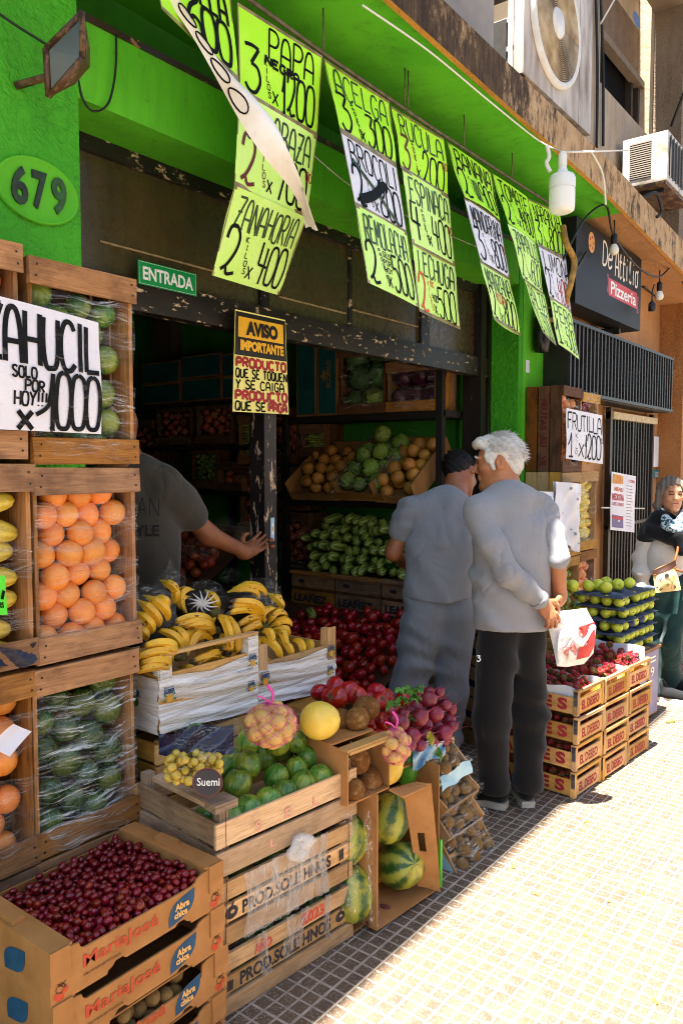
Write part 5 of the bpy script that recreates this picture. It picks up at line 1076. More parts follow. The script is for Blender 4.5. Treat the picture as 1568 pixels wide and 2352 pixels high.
BUN = [
 ('ripe banana hand with its crown at the bottom front of the left banana crate', (385, 620), 2.06, [((385, 615), (205, 420), .7), ((388, 612), (300, 400), .6), ((400, 610), (390, 400), -.4), ((420, 612), (560, 455), -.6), ((430, 615), (620, 505), -.7)], 2.12, .4),
 ('spotted bananas lying level at the left end of the left banana crate', (350, 600), 2.03, [((345, 600), (90, 545), .7), ((340, 615), (140, 585), .5), ((330, 640), (40, 625), .5), ((300, 690), (60, 665), .4), ((290, 740), (40, 735), .5)], 2.04, .6),
 ('banana hand lying across the top of the left banana crate', (630, 430), 2.14, [((620, 415), (315, 370), .8), ((610, 450), (330, 400), .7), ((600, 465), (380, 400), .6), ((600, 470), (430, 430), .5), ((660, 430), (560, 500), -.4), ((700, 500), (600, 480), -.6)], 2.13, .5),
 ('pair of bananas standing upright between the two banana crates', (640, 300), 2.12, [((645, 305), (745, 600), -.4), ((660, 305), (800, 610), -.7)], 2.02, .6),
 ('large banana hand with fingers pointing left over the right banana crate', (975, 405), 2.12, [((960, 350), (740, 215), .9), ((955, 340), (730, 260), .8), ((940, 350), (710, 310), .7), ((945, 385), (780, 400), .4), ((940, 420), (800, 455), .2), ((930, 440), (820, 480), -.2)], 2.10, .5),
 ('banana hand fanned out to the right over the right banana crate', (975, 415), 2.13, [((985, 380), (985, 240), -.3), ((1000, 385), (1080, 250), -.5), ((1010, 395), (1160, 320), -.6), ((1020, 405), (1190, 395), -.5), ((1020, 425), (1165, 465), -.4)], 2.10, .6),
 ('yellow green bananas pointing down at the front of the right banana crate', (960, 455), 2.10, [((925, 470), (1110, 660), -.7), ((960, 540), (1110, 685), .3), ((970, 455), (1060, 560), -.6), ((1065, 475), (1190, 660), -.6), ((1085, 480), (1160, 560), -.5), ((1175, 500), (1270, 650), -.7), ((1280, 560), (1330, 625), -.6)], 2.03, .7),
 ('bananas deep inside the left banana crate behind its rail', (600, 700), 2.09, [((360, 690), (500, 780), -.5), ((330, 760), (440, 800), -.4), ((500, 700), (590, 760), -.5), ((640, 720), (690, 610), .4), ((720, 700), (640, 620), .5), ((640, 670), (450, 660), .6), ((650, 640), (480, 690), .3), ((760, 690), (720, 650), .4)], 2.06, .6),
 ('bananas behind the rail at the right end of the left banana crate', (820, 600), 2.12, [((800, 620), (650, 560), .5), ((790, 640), (700, 590), .4), ((900, 560), (960, 630), -.3)], 2.08, .5)]
M_CROWN = pm('banana_crown', '#5a5a24', '#3a2c16', 20, rough=.8)
for lab, cp, cyy, L_, yt, bz in BUN:
    cpos = aY(*c6(*cp), cyy); o = thing('banana_bunch', lab, 'bananas', cpos, (0, 0, 0), 'banana bunches in the banana crates')
    m = MB(); m.rev([(.001, -.012), (.022, -.01), (.026, .0), (.018, .014), (.001, .018)], 12, 0); ob('crown', m, M_CROWN, o)
    for a, b, bu in L_: banana(a, b, cyy, yt-.01*rnd.random(), (bu, bz), o, rnd.uniform(.92, 1.1))
for i, (x, y, Y, rx, rz_, lab, tie, L_) in enumerate(((150, 290, 2.16, .105, .095, 'clear bag of bananas at the left against the crate stack', 0, [((60, 200), (230, 400), -.4), ((40, 280), (180, 450), -.4), ((110, 170), (290, 360), -.5), ((150, 200), (290, 280), -.5), ((25, 400), (140, 500), -.4)]), (555, 215, 2.24, .105, .085, 'knotted clear bag of bananas at the back', 0, [((480, 130), (400, 300), .4), ((560, 130), (640, 300), -.4), ((520, 300), (640, 320), .3), ((450, 180), (430, 320), .3)]), (930, 175, 2.24, .13, .075, 'clear bag of bananas above the right banana crate', 0, [((720, 150), (950, 200), -.7), ((760, 120), (1000, 180), -.6), ((1000, 150), (1110, 290), -.4), ((1050, 170), (1090, 260), -.3)]), (310, 130, 2.26, .07, .085, 'tall clear bag with green bananas behind the left bag', .03, [((230, 60), (350, 180), -.4), ((300, 100), (330, 250), -.4)]))):
    c = aY(*c6(x, y), Y); blob(c, rx, rx*.7, rz_, M_BAG, 'fruit_bag', lab, 'bag', .09, 7+i, tie=tie)
    o = thing('banana_bunch', 'bananas inside the '+lab, 'bananas', c, (0, 0, 0), 'bagged bananas'); m = MB(); m.rev([(.001, -.012), (.02, 0), (.001, .012)], 8, 0); ob('crown', m, M_CROWN, o)
    for a, b, bu in L_: banana(a, b, Y-.02, Y-.05, (bu, .6), o)
kc = aY(*c6(540, 225), 2.15); m = MB()
for k in range(12):
    a = k*.52; m.tube(crom([kc, kc+RT*.03*math.cos(a)+UP*.022*math.sin(a)-FW*.01, kc+RT*.06*math.cos(a+.2)+UP*.045*math.sin(a+.2)+FW*.015], 3), [.006, .006, .005, .004, .003, .002, .001], 5)
ob('knot', m, M_FILMW, label='white twisted knot of the middle banana bag', cat='knot')
# ---------------------------------------------------------------- mid front: coconuts, melons, watermelons, kiwis, radishes
def card_box(name, label, c, w, d, h, rot, open_face='front', group=None, mats=None, t=.006, holes=True):
    """open-fronted cardboard box, front at local y=0, c = front bottom left corner"""
    o = thing(name, label, 'box', c, rot, group); A = mats or (M_CARD, M_CARDIN)
    m = MB(); m.bb(0, w, 0, d, 0, t); ob('base', m, A[0], o); m = MB(); m.bb(0, w, d-t, d, t, h); ob('back_panel', m, A[1], o)
    m = MB(); m.bb(0, t, 0, d-t, t, h); ob('side_panel', m, A[0], o)
    sl = [(0, t), (d*.35, t)]; y0, y1, z0, z1 = d*.30, d*.62, h*.5, h*.66
    m = MB(); X = w-t
    for a, b, e, f in ((0, y0, t, h), (y1, d-t, t, h), (y0, y1, t, z0), (y0, y1, z1, h)): m.bb(X, w, a, b, e, f)
    ob('side_panel', m, A[1], o); m = MB(); m.bb(0, w, d*.25, d, h, h+t); ob('top_panel', m, A[0], o); return o
wb = card_box('cardboard_box', 'brown box on its side holding two watermelons, flap open to the right', (2.105, 1.465, .012), .36, .30, .475, (0, 0, -.09))
# its right-hand flap, folded out towards the street with a hand hole
q4 = [aY(924, 1806, 1.47), aY(990, 1800, 1.40), aY(1010, 2048, 1.41), aY(958, 2034, 1.475)]
fl, W_, H_ = quad(q4); m = MB(); 
us = (0, .28, .56, 1.0); vs_ = (0, .2, .38, .56, .8, 1.0)
for i in range(3):
    for j in range(5):
        if i == 1 and j == 2: continue
        A = [(us[i]*W_, vs_[j]*H_), (us[i+1]*W_, vs_[j]*H_), (us[i+1]*W_, vs_[j+1]*H_), (us[i]*W_, vs_[j+1]*H_)]
        bend = lambda u, v, h: fl(u, v, h+.012*math.sin(3.2*v/H_)+.02*max(0, .22-v/H_))
        m.add([bend(u, v, 0) for u, v in A]+[bend(u, v, -.006) for u, v in A], [(0, 1, 2, 3), (7, 6, 5, 4), (0, 3, 7, 4), (1, 5, 6, 2), (0, 4, 5, 1), (2, 6, 7, 3)], 0)
INVW = (Matrix.Translation(wb.location) @ Matrix.Rotation(-.09, 4, 'Z')).inverted()
fo = ob('side_flap', m, [M_CARD, M_CARDEDGE], wb); fo.matrix_parent_inverse = INVW
m = MB(); cz = [aY(893, 1812, 1.47), aY(955, 1795, 1.46), aY(990, 1800, 1.41), aY(925, 1830, 1.42)]
m.add(cz+[p-np.array([0, 0, .006]) for p in cz], [(0, 1, 2, 3), (7, 6, 5, 4), (0, 3, 7, 4), (1, 2, 6, 5), (2, 3, 7, 6), (0, 1, 5, 4)]); fo = ob('top_flap', m, M_CARD, wb); fo.matrix_parent_inverse = INVW
cq = [aY(920, 2052, 1.42), aY(958, 2034, 1.46), aY(1008, 2050, 1.41), aY(985, 2080, 1.38)]
WMS = [(aY(893, 1878, 1.56), .077, (.25, .12, .4), 'striped watermelon, upper of two in the brown box'), (aY(918, 1986, 1.53), .084, (1.1, .25, -.5), 'striped watermelon, lower of two in the brown box'), (aY(798, 1925, 1.58), .075, (.3, 0, 1), 'watermelon behind film beside the stamped crates, upper one'), (aY(803, 2050, 1.56), .082, (.2, .1, 2), 'watermelon behind film beside the stamped crates, lower one')]
for p, r, ro, l in WMS: tag(link('watermelon', F_WM, None, p, ro, r), l, 'watermelon', 'watermelons')
wc = card_box('cardboard_box', 'narrow brown box of watermelons squeezed beside the stamped crates', (2.045, 1.53, .004), .085, .28, .46, (0, 0, -.06), holes=False)
m = MB(); pts = [aY(848, 1860, 1.46), aY(842, 1960, 1.455), aY(868, 2130, 1.43)]
m.grid(lambda a, b: crom([aY(836+6*a*2, 1862, 1.46), aY(838+24*a, 1960, 1.45), aY(852+22*a, 2128, 1.43)], 6)[int(round(b*12))]+np.array([0, .004*math.sin(30*b+6*a), 0]), 4, 12); ob('film_edge', m, M_FILMG, label='crinkled clear film strip hanging at the left edge of the watermelon box', cat='film')
m = MB(); m.grid(lambda a, b: aY(800+22*a-6*(1-b), 1870+ (2100-1870)*b, 1.475)+np.array([0, .01*math.sin(9*b+5*a), 0]), 6, 14); ob('film_edge', m, M_FILM, label='clear film stretched over the narrow watermelon box', cat='film')
for i, (x, y, Y, r, l) in enumerate(((855, 2108, 1.50, .02, 'reddish sweet potato under the narrow box'), (878, 2090, 1.53, .02, 'reddish sweet potato behind the other one'))): tag(link('sweet_potato', longball('sweet_potato', [skin('sweet_potato_skin', '#7a3a2c', '#5e2a22', 3, rough=.7, bump=.2, bsc=12)], 1.9), None, aY(x, y, Y), (.3+i, .3, 0), r), l, 'sweet potato', 'sweet potatoes')
# coconut box on top
cb = card_box('cardboard_box', 'open brown box of coconuts beside the squash crate', (1.985, 1.50, .478), .21, .30, .185, (0, 0, -.12))
m = MB(); m.bb(-.01, .22, -.012, .03, .186, .194); m.bb(.0, .2, -.014, .004, .176, .186); ob('front_rail', m, M_WLIGHT, cb)
for i, (x, y, Y, r, l) in enumerate(((820, 1745, 1.565, .047, 'coconut at the top of the brown box'), (848, 1795, 1.54, .047, 'coconut at the bottom right of the brown box'), (808, 1815, 1.53, .043, 'coconut at the bottom left of the brown box'), (841, 1627, 1.62, .046, 'pale coconut on top of the others under the tomatoes'), (820, 1652, 1.60, .043, 'shaggy brown coconut below the pale coconut'), (783, 1655, 1.66, .040, 'pale coconut right of the round yellow melon'), (672, 1655, 1.86, .050, 'dark hairy coconut behind the net of potatoes'))):
    tag(link('coconut', F_COCO, None, aY(x, y, Y), (i*1.3, .5*i, i*2.1), r), l, 'coconut', 'coconuts')
tag(link('melon', F_HM, None, aY(735, 1655, 1.62), (1.45, .35, .4), .064), 'round yellow melon beside the net of potatoes', 'melon', 'yellow melons')
tag(link('melon', F_HM, None, aY(886, 1759, 1.55), (.5, .1, .3), .064), 'smaller yellow melon under the second net of potatoes', 'melon', 'yellow melons')
tag(link('cucumber', longball('marrow', [skin('marrow_skin', '#2f7a1c', '#4c9a2a', 2, rough=.3, bump=.15, bsc=12, spot='#9ac05a', slo=.7)], 2.0, 2.6), None, aY(935, 1765, 1.56), (.3, -.45, .2), .042), 'bright green marrow leaning between the yellow melon and the kiwis', 'marrow')
netbag(aD(908, 1714, 2.70), .050, .062, 'net of potatoes below the radishes', 9, 16, .019)
m = MB(); cc = aY(905, 1700, 1.60)
# supports hidden below the heap
open_crate('wooden crate carrying the tomatoes and radishes, mostly hidden', (2.19, 1.62, .30), -.08, .46, .36, .26, .07, .02, 3, M_WLIGHT, z0=.0); open_crate('lower hidden wooden crate under the tomatoes', (2.19, 1.64, .0), -.08, .46, .36, .29, .08, .02, 3, M_WLIGHT, z0=.002)
T_ = [(770, 1578, 1.85, .044), (800, 1590, 1.80, .046), (775, 1603, 1.80, .045), (822, 1600, 1.78, .043), (865, 1588, 1.80, .042), (886, 1605, 1.78, .043), (873, 1612, 1.74, .036), (878, 1657, 1.62, .036), (868, 1697, 1.585, .038), (850, 1665, 1.66, .036), (900, 1632, 1.70, .038), (760, 1600, 1.86, .042), (845, 1608, 1.80, .038), (735, 1590, 1.92, .04), (925, 1605, 1.80, .034)]
for x, y, Y, r in T_: tag(link('tomato', F_TOM, None, aY(x, y, Y), rrot(rnd), r), 'large glossy red tomato heaped behind the coconuts', 'tomato', 'large tomatoes behind the coconuts')
# radishes
F_RADI = None
def radmesh():
    m = MB(); prof = [(.001, 1.5), (.05, 1.4), (.09, 1.2), (.25, 1.0), (.68, .74), (.98, .15), (.95, -.35), (.6, -.85), (.2, -1.0), (.08, -1.0)]; m.rev([(r, z) for r, z in prof[::-1]], 14)
    m.tube(crom([(0, 0, 1.35), (.1, .05, 1.9), (.3, .2, 2.5), (.5, .2, 2.9)], 3), [.05, .04, .035, .03, .025, .02, .018, .015, .01, .008], 4)
    return m.mesh('radish', [M_RAD])
F_RADI = radmesh()
rb = thing('radish_bunch', 'big bunch of red radishes with limp leaves on the heap', 'radishes', aY(965, 1650, 1.55)); q = random.Random(4)
RP = [(962, 1648, 27), (1000, 1640, 24), (1030, 1655, 20), (920, 1660, 24), (955, 1625, 20), (983, 1606, 26), (1010, 1612, 22), (985, 1590, 17), (940, 1637, 20), (1000, 1672, 24), (975, 1690, 22), (945, 1690, 24), (1020, 1683, 24), (1015, 1700, 22), (925, 1640, 17), (905, 1650, 16), (1035, 1630, 19), (965, 1600, 17), (1008, 1590, 16), (955, 1668, 20), (940, 1712, 18), (990, 1705, 20), (1038, 1668, 18), (978, 1665, 20), (965, 1712, 17), (1022, 1618, 18)]
for x, y, r in RP:
    p = aY(x, y, 1.56+q.uniform(-.03, .03)+.0012*(1650-y)*.6); o = link('radish', F_RADI, rb, p-np.array(rb.location), (q.uniform(-.6, .6)+.9, q.uniform(.5, 1.5), q.uniform(-.6, .6)), r/1791*2.45)
def leafy(p, n, L, w, q, mat, parent, name='leaf', spread=1., droop=.5):
    m = MB()
    for i in range(n):
        a = q.uniform(0, 6.28); e = q.uniform(-.2, .8); d = np.array((math.cos(a)*spread, math.sin(a)*spread, e)); d /= np.linalg.norm(d); s = np.cross(d, (0, 0, 1.)); s /= np.linalg.norm(s)+1e-9; l = L*q.uniform(.6, 1.1); ww = w*q.uniform(.6, 1.2); st = np.array(p)+np.array([q.uniform(-1, 1) for _ in range(3)])*L*.35
        m.grid(lambda u, v: st+d*l*v+s*ww*(u-.5)*math.sin(math.pi*min(v+.08, 1))*(1+.2*math.sin(17*v))+np.array((0, 0, -droop*l*v*v+.25*ww*math.sin(12*v+6*u))), 4, 7)
    return ob(name, m, mat, parent)
base = np.array(rb.location)
for x, y, n, L in ((930, 1600, 9, .055), (945, 1585, 7, .05), (905, 1625, 5, .045), (935, 1650, 4, .03)): leafy(aY(x, y, 1.56)-base, n, L, .03, q, M_LEAF, rb)
for a, b, mt in (((985, 1680), (992, 1715), 0), ((1000, 1712), (1012, 1752), 1), ((945, 1700), (930, 1715), 1)):
    A, B = aY(*a, 1.50), aY(*b, 1.49); s = RT*.016; m = MB(); m.grid(lambda u, v: A+(B-A)*v+s*(u-.5)*2*math.sin(math.pi*(v*.85+.12))+FW*(-.008*math.sin(7*v+5*u))-base, 5, 7); ob('leaf', m, M_LEAF if mt else pm('yellow_leaf', '#a8a02a', '#8a8420', 8, rough=.6), rb)
# kiwi trays, wrapped and slumped against each other
M_TRAYW = wood('thin_tray_wood', '#cfa874', '#b58550', '#6a4424', .4); M_LINER = pm('pale_blue_liner', '#7fb0c2', '#a8ccd6', 6, rough=.35, bump=.5, bsc=14)
def kiwi_tray(px, Yc, L, Wd, tilt, rz, label, seed, liner=True):
    c = aY(*px, Yc); R = R3(0, 0, rz) @ R3(tilt, 0, 0); o = thing('kiwi_tray', label, 'tray', c, R, 'wrapped kiwi trays'); h = .062; l2, w2 = L/2, Wd/2
    m = MB(); m.bb(-l2, l2, -w2, w2, -.03, -.024); ob('base', m, M_TRAYW, o)
    for y in (-w2, w2-.006): m = MB(); m.bb(-l2, l2, y, y+.006, -.024, -.024+h*.75, 0, .001); ob('long_side', m, M_TRAYW, o)
    for x in (-l2, l2-.008): m = MB(); m.bb(x, x+.008, -w2+.006, w2-.006, -.024, -.024+h, 0, .001); ob('end_board', m, M_TRAYW, o)
    m = MB(); m.bb(-l2+.01, l2-.01, -.006, .006, .022, .028, 0, .001); ob('cross_slat', m, M_TRAYW, o)
    if liner:
        m = MB(); m.grid(lambda u, v: (-l2-.004+(L+.008)*u, -w2-.005-.004*math.sin(9*u+4*v), -.034+.055*v+.006*math.sin(8*u)), 14, 4); m.grid(lambda u, v: (-l2-.005-.003*math.sin(5*v), -w2+Wd*u, -.034+.06*v+.004*math.sin(7*u)), 8, 4); m.grid(lambda u, v: (-l2-.01+(L+.02)*u, -w2-.034+.045*v+.004*math.sin(11*u), .012+.030*v+.006*math.sin(7*u+3*v)), 16, 5); ob('plastic_liner', m, M_LINER, o)
    m = MB(); m.grid(lambda u, v: (-l2-.006+(L+.012)*u, -w2-.008+(Wd+.012)*v, .050+.014*math.sin(math.pi*v)*math.sin(math.pi*u)+.006*math.sin(19*u+11*v)+.004*math.sin(37*v-8*u)), 22, 18); m.grid(lambda u, v: (-l2-.006+(L+.012)*u, -w2-.010+.004*math.sin(23*u+9*v), -.03+.08*v), 20, 5); ob('cling_film', m, M_FILMG, o)
    P_ = heap(18, -l2+.006, l2-.006, -w2+.006, w2-.006, lambda q: q.uniform(.0225, .0265), seed, lambda x, y: -.024, 14, .05)
    scatter('kiwi', F_KIWI, P_, 'brown fuzzy kiwi in the '+label, 'kiwi', 'kiwis in the '+label, Matrix.Translation(c) @ R.to_4x4())
kiwi_tray((1062, 1946), 1.50, .29, .17, .95, -.08, 'bottom tray of kiwis with pale blue liner', 31)
kiwi_tray((1038, 1872), 1.545, .27, .15, .8, -.05, 'second tray of kiwis from the bottom', 32, False)
kiwi_tray((1028, 1815), 1.58, .27, .15, .62, -.02, 'third tray of kiwis from the bottom', 33, False)
kiwi_tray((1008, 1750), 1.585, .23, .14, .75, .02, 'top tray of kiwis under the radishes', 34)
m = MB(); m.grid(lambda a, b: aY(948+75*a, 1712-16*a+(1770-1712)*b*(1-.4*a)+5*math.sin(9*a), 1.50+.012*math.sin(13*a+7*b)), 12, 8); ob('plastic_sheet', m, pm('blue_white_plastic', '#a9c3cf', '#5f8aa6', 12, rough=.25, bump=.6, bsc=14), label='crumpled blue and white plastic sheet under the radishes', cat='plastic')
m = MB(); m.bb(2.46, 2.475, 1.425, 1.45, .02, .20); ob('plastic_strip', m, pm('bright_green_plastic', '#3fae1c', rough=.4), label='bright green plastic strip at the left of the bottom kiwi tray', cat='plastic')
open_crate('hidden wooden crate behind the kiwi trays', (2.50, 1.62, 0), -.06, .40, .30, .22, .06, .012, 3, M_WLIGHT, z0=.002); open_crate('upper hidden wooden crate behind the kiwi trays', (2.50, 1.64, .225), -.06, .40, .30, .20, .06, .012, 3, M_WLIGHT, z0=.002)
# ---------------------------------------------------------------- inside the shop: racks along the right wall
yy = lambda x, X=4.77: aX(x, 1000, X)[1]
M_RACK = pm('dark_rack', '#1a1512', '#241d18', 14, rough=.6); XR_ = 4.77
rk = thing('rack', 'dark steel rack along the green inner wall', 'rack', (4.77, 2.79, 0))
for z in (1.93, 1.27, .70): m = MB(); m.bb(4.76, 5.17, 2.76, 4.25, z, z+.045); P('shelf', m, M_RACK, rk)
for y in (2.76, 4.20):
    for x in (4.74, 5.12): m = MB(); m.bb(x, x+.045, y, y+.05, .06, 2.5 if x < 5 else 2.3); P('post', m, M_RACK, rk)
def rs_crate(x0d, x1d, X, z0, z1, label, me, rr, n, seed, mat=None, d=.26, r0=1, sc=(1, 1, 1), flab=None, cat='fruit', film_=True, rot=None, wf=(.0, .98)):
    """crate on end against the right wall, open towards the street door; x0d..x1d in the photograph's width"""
    ya, yb = aX(x0d, 1000, X)[1], aX(x1d, 1000, X)[1]; w = ya-yb
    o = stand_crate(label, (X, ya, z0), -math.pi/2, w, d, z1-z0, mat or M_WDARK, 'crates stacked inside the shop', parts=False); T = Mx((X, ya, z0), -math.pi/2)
    Pk = heap(n, .014, w-.014, .02, .02+2.6*rr, lambda q: rr*q.uniform(.9, 1.08), seed, lambda x, y: .015, 16, (z1-z0)*.93)
    scatter(flab.split('|')[0], me, Pk, flab.split('|')[1], cat, 'fruit in the '+label, T, r0, seed, rot, sc)
    if film_: wrap(o, 0, w, .02, z1-z0-.02, [(.02, .45), (.5, .95)], M_FILMG, bulge=.012, seed=seed)
    return o
XI = 5.0-.28
RI = 4.86
rs_crate(360, 436, RI, 1.78, 2.16, 'red onion crate under the teal boxes, left one', F_RED, .040, 40, 41, flab='onion|red onion behind film under the left teal boxes', cat='onion')
rs_crate(450, 532, RI, 1.78, 2.16, 'red onion crate under the teal boxes, right one', F_RED, .040, 40, 42, flab='onion|red onion behind film under the right teal boxes', cat='onion')
rs_crate(300, 352, RI, 1.62, 2.02, 'low red onion crate at the far left inside', F_RED, .040, 34, 43, flab='onion|red onion at the far left inside the shop', cat='onion')
rs_crate(438, 497, RI, 1.38, 1.77, 'lime crate deep inside the shop', F_LIME, .026, 70, 44, flab='lime|green lime deep inside the shop', cat='lime')
rs_crate(498, 550, RI, 1.36, 1.62, 'small red onion crate right of the limes', F_RED, .036, 24, 45, flab='onion|red onion right of the limes', cat='onion')
rs_crate(548, 584, RI, 1.60, 2.02, 'courgette crate left of the door post inside', F_ZUC, .026, 22, 46, flab='zucchini|courgette lying in the crate left of the post', cat='zucchini', sc=(1, 1, .7), rot=lambda q: (0, 1.57, 1.57), mat=M_WOLD)
rs_crate(550, 600, RI, 1.02, 1.58, 'tall red onion crate left of the door post', F_RED, .040, 40, 47, flab='onion|red onion left of the door post', cat='onion')
rs_crate(616, 682, RI, 1.60, 2.06, 'tomato crate right of the door post', F_RED, .042, 44, 48, flab='tomato|orange red tomato right of the door post', cat='tomato')
rs_crate(640, 706, RI, .72, 1.20, 'dim tomato crate behind the post, low', F_RED, .042, 40, 49, flab='tomato|orange red tomato low behind the post', cat='tomato')
rs_crate(636, 700, RI, 1.22, 1.58, 'dark leafy greens crate behind the post', F_LIME, .035, 30, 50, flab='cabbage|small dark green cabbage behind the post', cat='cabbage')
rs_crate(690, 745, RI, 1.66, 1.92, 'courgette crate behind the rack', F_ZUC, .024, 18, 51, flab='zucchini|courgette in the crate behind the rack', cat='zucchini', sc=(1, 1, .6), rot=lambda q: (0, 1.57, 1.57))
for (x0, x1, z0, z1, l) in ((330, 416, 2.36, 2.56, 'teal cardboard box, upper left of the stack inside'), (418, 511, 2.38, 2.58, 'teal cardboard box, upper middle of the stack inside'), (512, 590, 2.36, 2.56, 'teal cardboard box, upper right of the stack inside'), (330, 416, 2.17, 2.355, 'teal cardboard box, lower left of the stack inside'), (418, 511, 2.17, 2.37, 'teal cardboard box, lower middle of the stack inside'), (512, 590, 2.17, 2.355, 'teal cardboard box, lower right of the stack inside')):
    ya, yb = yy(x0, RI), yy(x1, RI); o = thing('cardboard_box', l, 'box', (RI, ya, z0), (0, 0, -math.pi/2), 'teal cardboard boxes'); w = ya-yb-.01
    m = MB(); m.bb(0, w, 0, .3, 0, z1-z0); ob('carton', m, M_CARDIN, o); m = MB(); m.bb(.012, w-.012, -.002, .0, .012, z1-z0-.012); ob('printed_face', m, M_TEAL, o)
m = MB(); m.bb(4.84, 5.17, 4.3, 7.2, 1.72, 1.76); m.bb(4.84, 5.17, 4.3, 7.2, 1.32, 1.355); m.bb(4.84, 5.17, 4.3, 7.2, .95, .99); m.bb(4.84, 5.17, 4.3, 7.2, 2.12, 2.15)
for y in (4.3, 5.2, 6.2, 7.15): m.bb(5.12, 5.17, y, y+.05, .06, 2.4)
ob('rack', m, M_RACK, label='long dark rack deep inside the shop behind the door', cat='rack')
# low display of bags and onions in the doorway depth
Pq = heap(70, -.7, .7, -.25, .25, lambda q: q.uniform(.04, .05), 52, lambda x, y: 0, 10, 3); Pq[:, 2] += .25+.5*Pq[:, 1]
scatter('onion', F_RED, Pq, 'dim brown onion in the sloping bin deep inside the door', 'onion', 'onions in the sloping bin', Matrix.Translation((4.3, 5.2, .55)) @ Matrix.Rotation(-math.pi/2, 4, 'Z'))
m = MB(); m.bb(4.0, 4.75, 4.4, 6.1, .06, .55); m.grid(lambda a, b: (4.0+.75*a, 4.45+1.6*b, .62+.45*a), 3, 3); ob('display_bin', m, M_WDARK, label='dark sloping bin of onions deep inside the door', cat='bin')
for i in range(14):
    q = random.Random(60+i); p = aX(390+190*q.random(), 1190+140*q.random(), 4.25); blob(p, .10, .09, .07, M_BAG, 'fruit_bag', 'clear bag of onions glinting on the dim sloping bin', 'bag', .12, i, nu=18, nv=10)['group'] = 'bags on the sloping bin'
P_ = [(4.3, 5.35+.05*k, 1.18+.02*(k % 3), .022) for k in range(7)]
scatter('corn_cob', F_ZUC, P_, 'pale green corn cob behind the man at the door', 'corn', 'corn behind the man', rot=lambda q: (q.uniform(-.4, .4), q.uniform(-.3, .6), 0))
# top shelf: teal boxes on end, cabbages, purple cabbages
for i, (a, b, l) in enumerate(((683, 729, 'teal cardboard box standing on end, left of the pair on the shelf'), (731, 777, 'teal cardboard box standing on end, right of the pair on the shelf'))):
    ya, yb = yy(a), yy(b); w = ya-yb-.006; o = thing('cardboard_box', l, 'box', (4.76, ya, 1.976), (0, 0, -math.pi/2), 'teal cardboard boxes'); h = .60-.012*i
    m = MB(); m.bb(0, w, 0, .32, 0, h); ob('carton', m, M_CARDIN, o); m = MB(); m.bb(.014, w-.014, -.003, .0, .014, h-.014); ob('printed_face', m, M_TEAL, o)
    fn = frame((0, -.003, 0), (0, 0, 1), (-1, 0, 0)); fb = lambda u, v, hh=0: np.array((w-v, -.003-hh, u)); m = MB()
    if i: 
        btext(m, 'ECOFRUT', fb, .21, w*.30, .43, w*.52, 0, .03)
        patch(m, fb, [(.33, w*.55), (.36, w*.75), (.33, w*.7), (.30, w*.85), (.28, w*.68), (.25, w*.72), (.28, w*.55)])
    else: btext(m, 'FRUIT', fb, .22, w*.4, .42, w*.6, 1, .02)
    ob('print', m, [pm('print_tan', '#8a6a34', rough=.7), pm('print_teal_dark', '#0d3638', rough=.7)], o)
def cabbagemesh(mat):
    m = MB(); m.rev([(max(.001, math.sin(math.pi*i/9)*.9), -math.cos(math.pi*i/9)*.9) for i in range(10)], 14); q = random.Random(3)
    for i in range(16):
        a, e = q.uniform(0, 6.28), q.uniform(-.5, 1.2); d = Vector((math.cos(a)*math.cos(e), math.sin(a)*math.cos(e), math.sin(e))); s = d.orthogonal().normalized(); t = d.cross(s)
        m.grid(lambda u, v: tuple(d*(1.0-.28*((u-.5)**2+(v-.5)**2)*2+.07*math.sin(11*u+i)*math.sin(9*v+i))+s*(u-.5)*1.25+t*(v-.5)*1.25), 6, 6)
    return m.mesh('cabbage', [mat])
F_CAB = cabbagemesh(M_LEAFD); F_PCAB = cabbagemesh(pm('purple_leaf', '#4a1834', '#341024', 6, rough=.35, rand=.2)); F_LET = cabbagemesh(pm('pale_lettuce_leaf', '#8a9a3a', '#5c7a2c', 6, rough=.4, bump=.3, rand=.2))
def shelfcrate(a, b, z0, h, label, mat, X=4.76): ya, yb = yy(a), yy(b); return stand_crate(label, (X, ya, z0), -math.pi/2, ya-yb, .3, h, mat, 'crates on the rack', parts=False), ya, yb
o, ya, yb = shelfcrate(782, 884, 1.976, .50, 'crate of green cabbages on the top shelf', M_WDARK)
for i, (u, z, r) in enumerate(((.2, .1, .085), (.65, .11, .095), (.3, .28, .10), (.75, .3, .10), (.25, .43, .09), (.72, .45, .09))): tag(link('cabbage', F_CAB if i != 1 else F_LET, None, (4.85, ya-(ya-yb)*u, 1.976+z), rrot(rnd), r), 'dark green cabbage in film on the top shelf' if i != 1 else 'yellow hearted cabbage in film on the top shelf', 'cabbage', 'cabbages on the top shelf')
wrap(o, 0, ya-yb, .02, .48, [(.05, .9)], M_FILMG, seed=70)
o, ya, yb = shelfcrate(890, 1000, 1.976, .36, 'slatted crate of purple cabbages on the top shelf', M_WOLD)
for i, (u, z, r) in enumerate(((.2, .09, .085), (.5, .1, .09), (.8, .09, .085), (.25, .26, .085), (.6, .27, .09), (.85, .26, .08))): tag(link('cabbage', F_PCAB, None, (4.85, ya-(ya-yb)*u, 1.976+z), rrot(rnd), r), 'purple cabbage in glossy film on the top shelf', 'cabbage', 'purple cabbages on the top shelf')
wrap(o, 0, ya-yb, .02, .34, [(.02, .5), (.52, .95)], M_FILMG, seed=71)
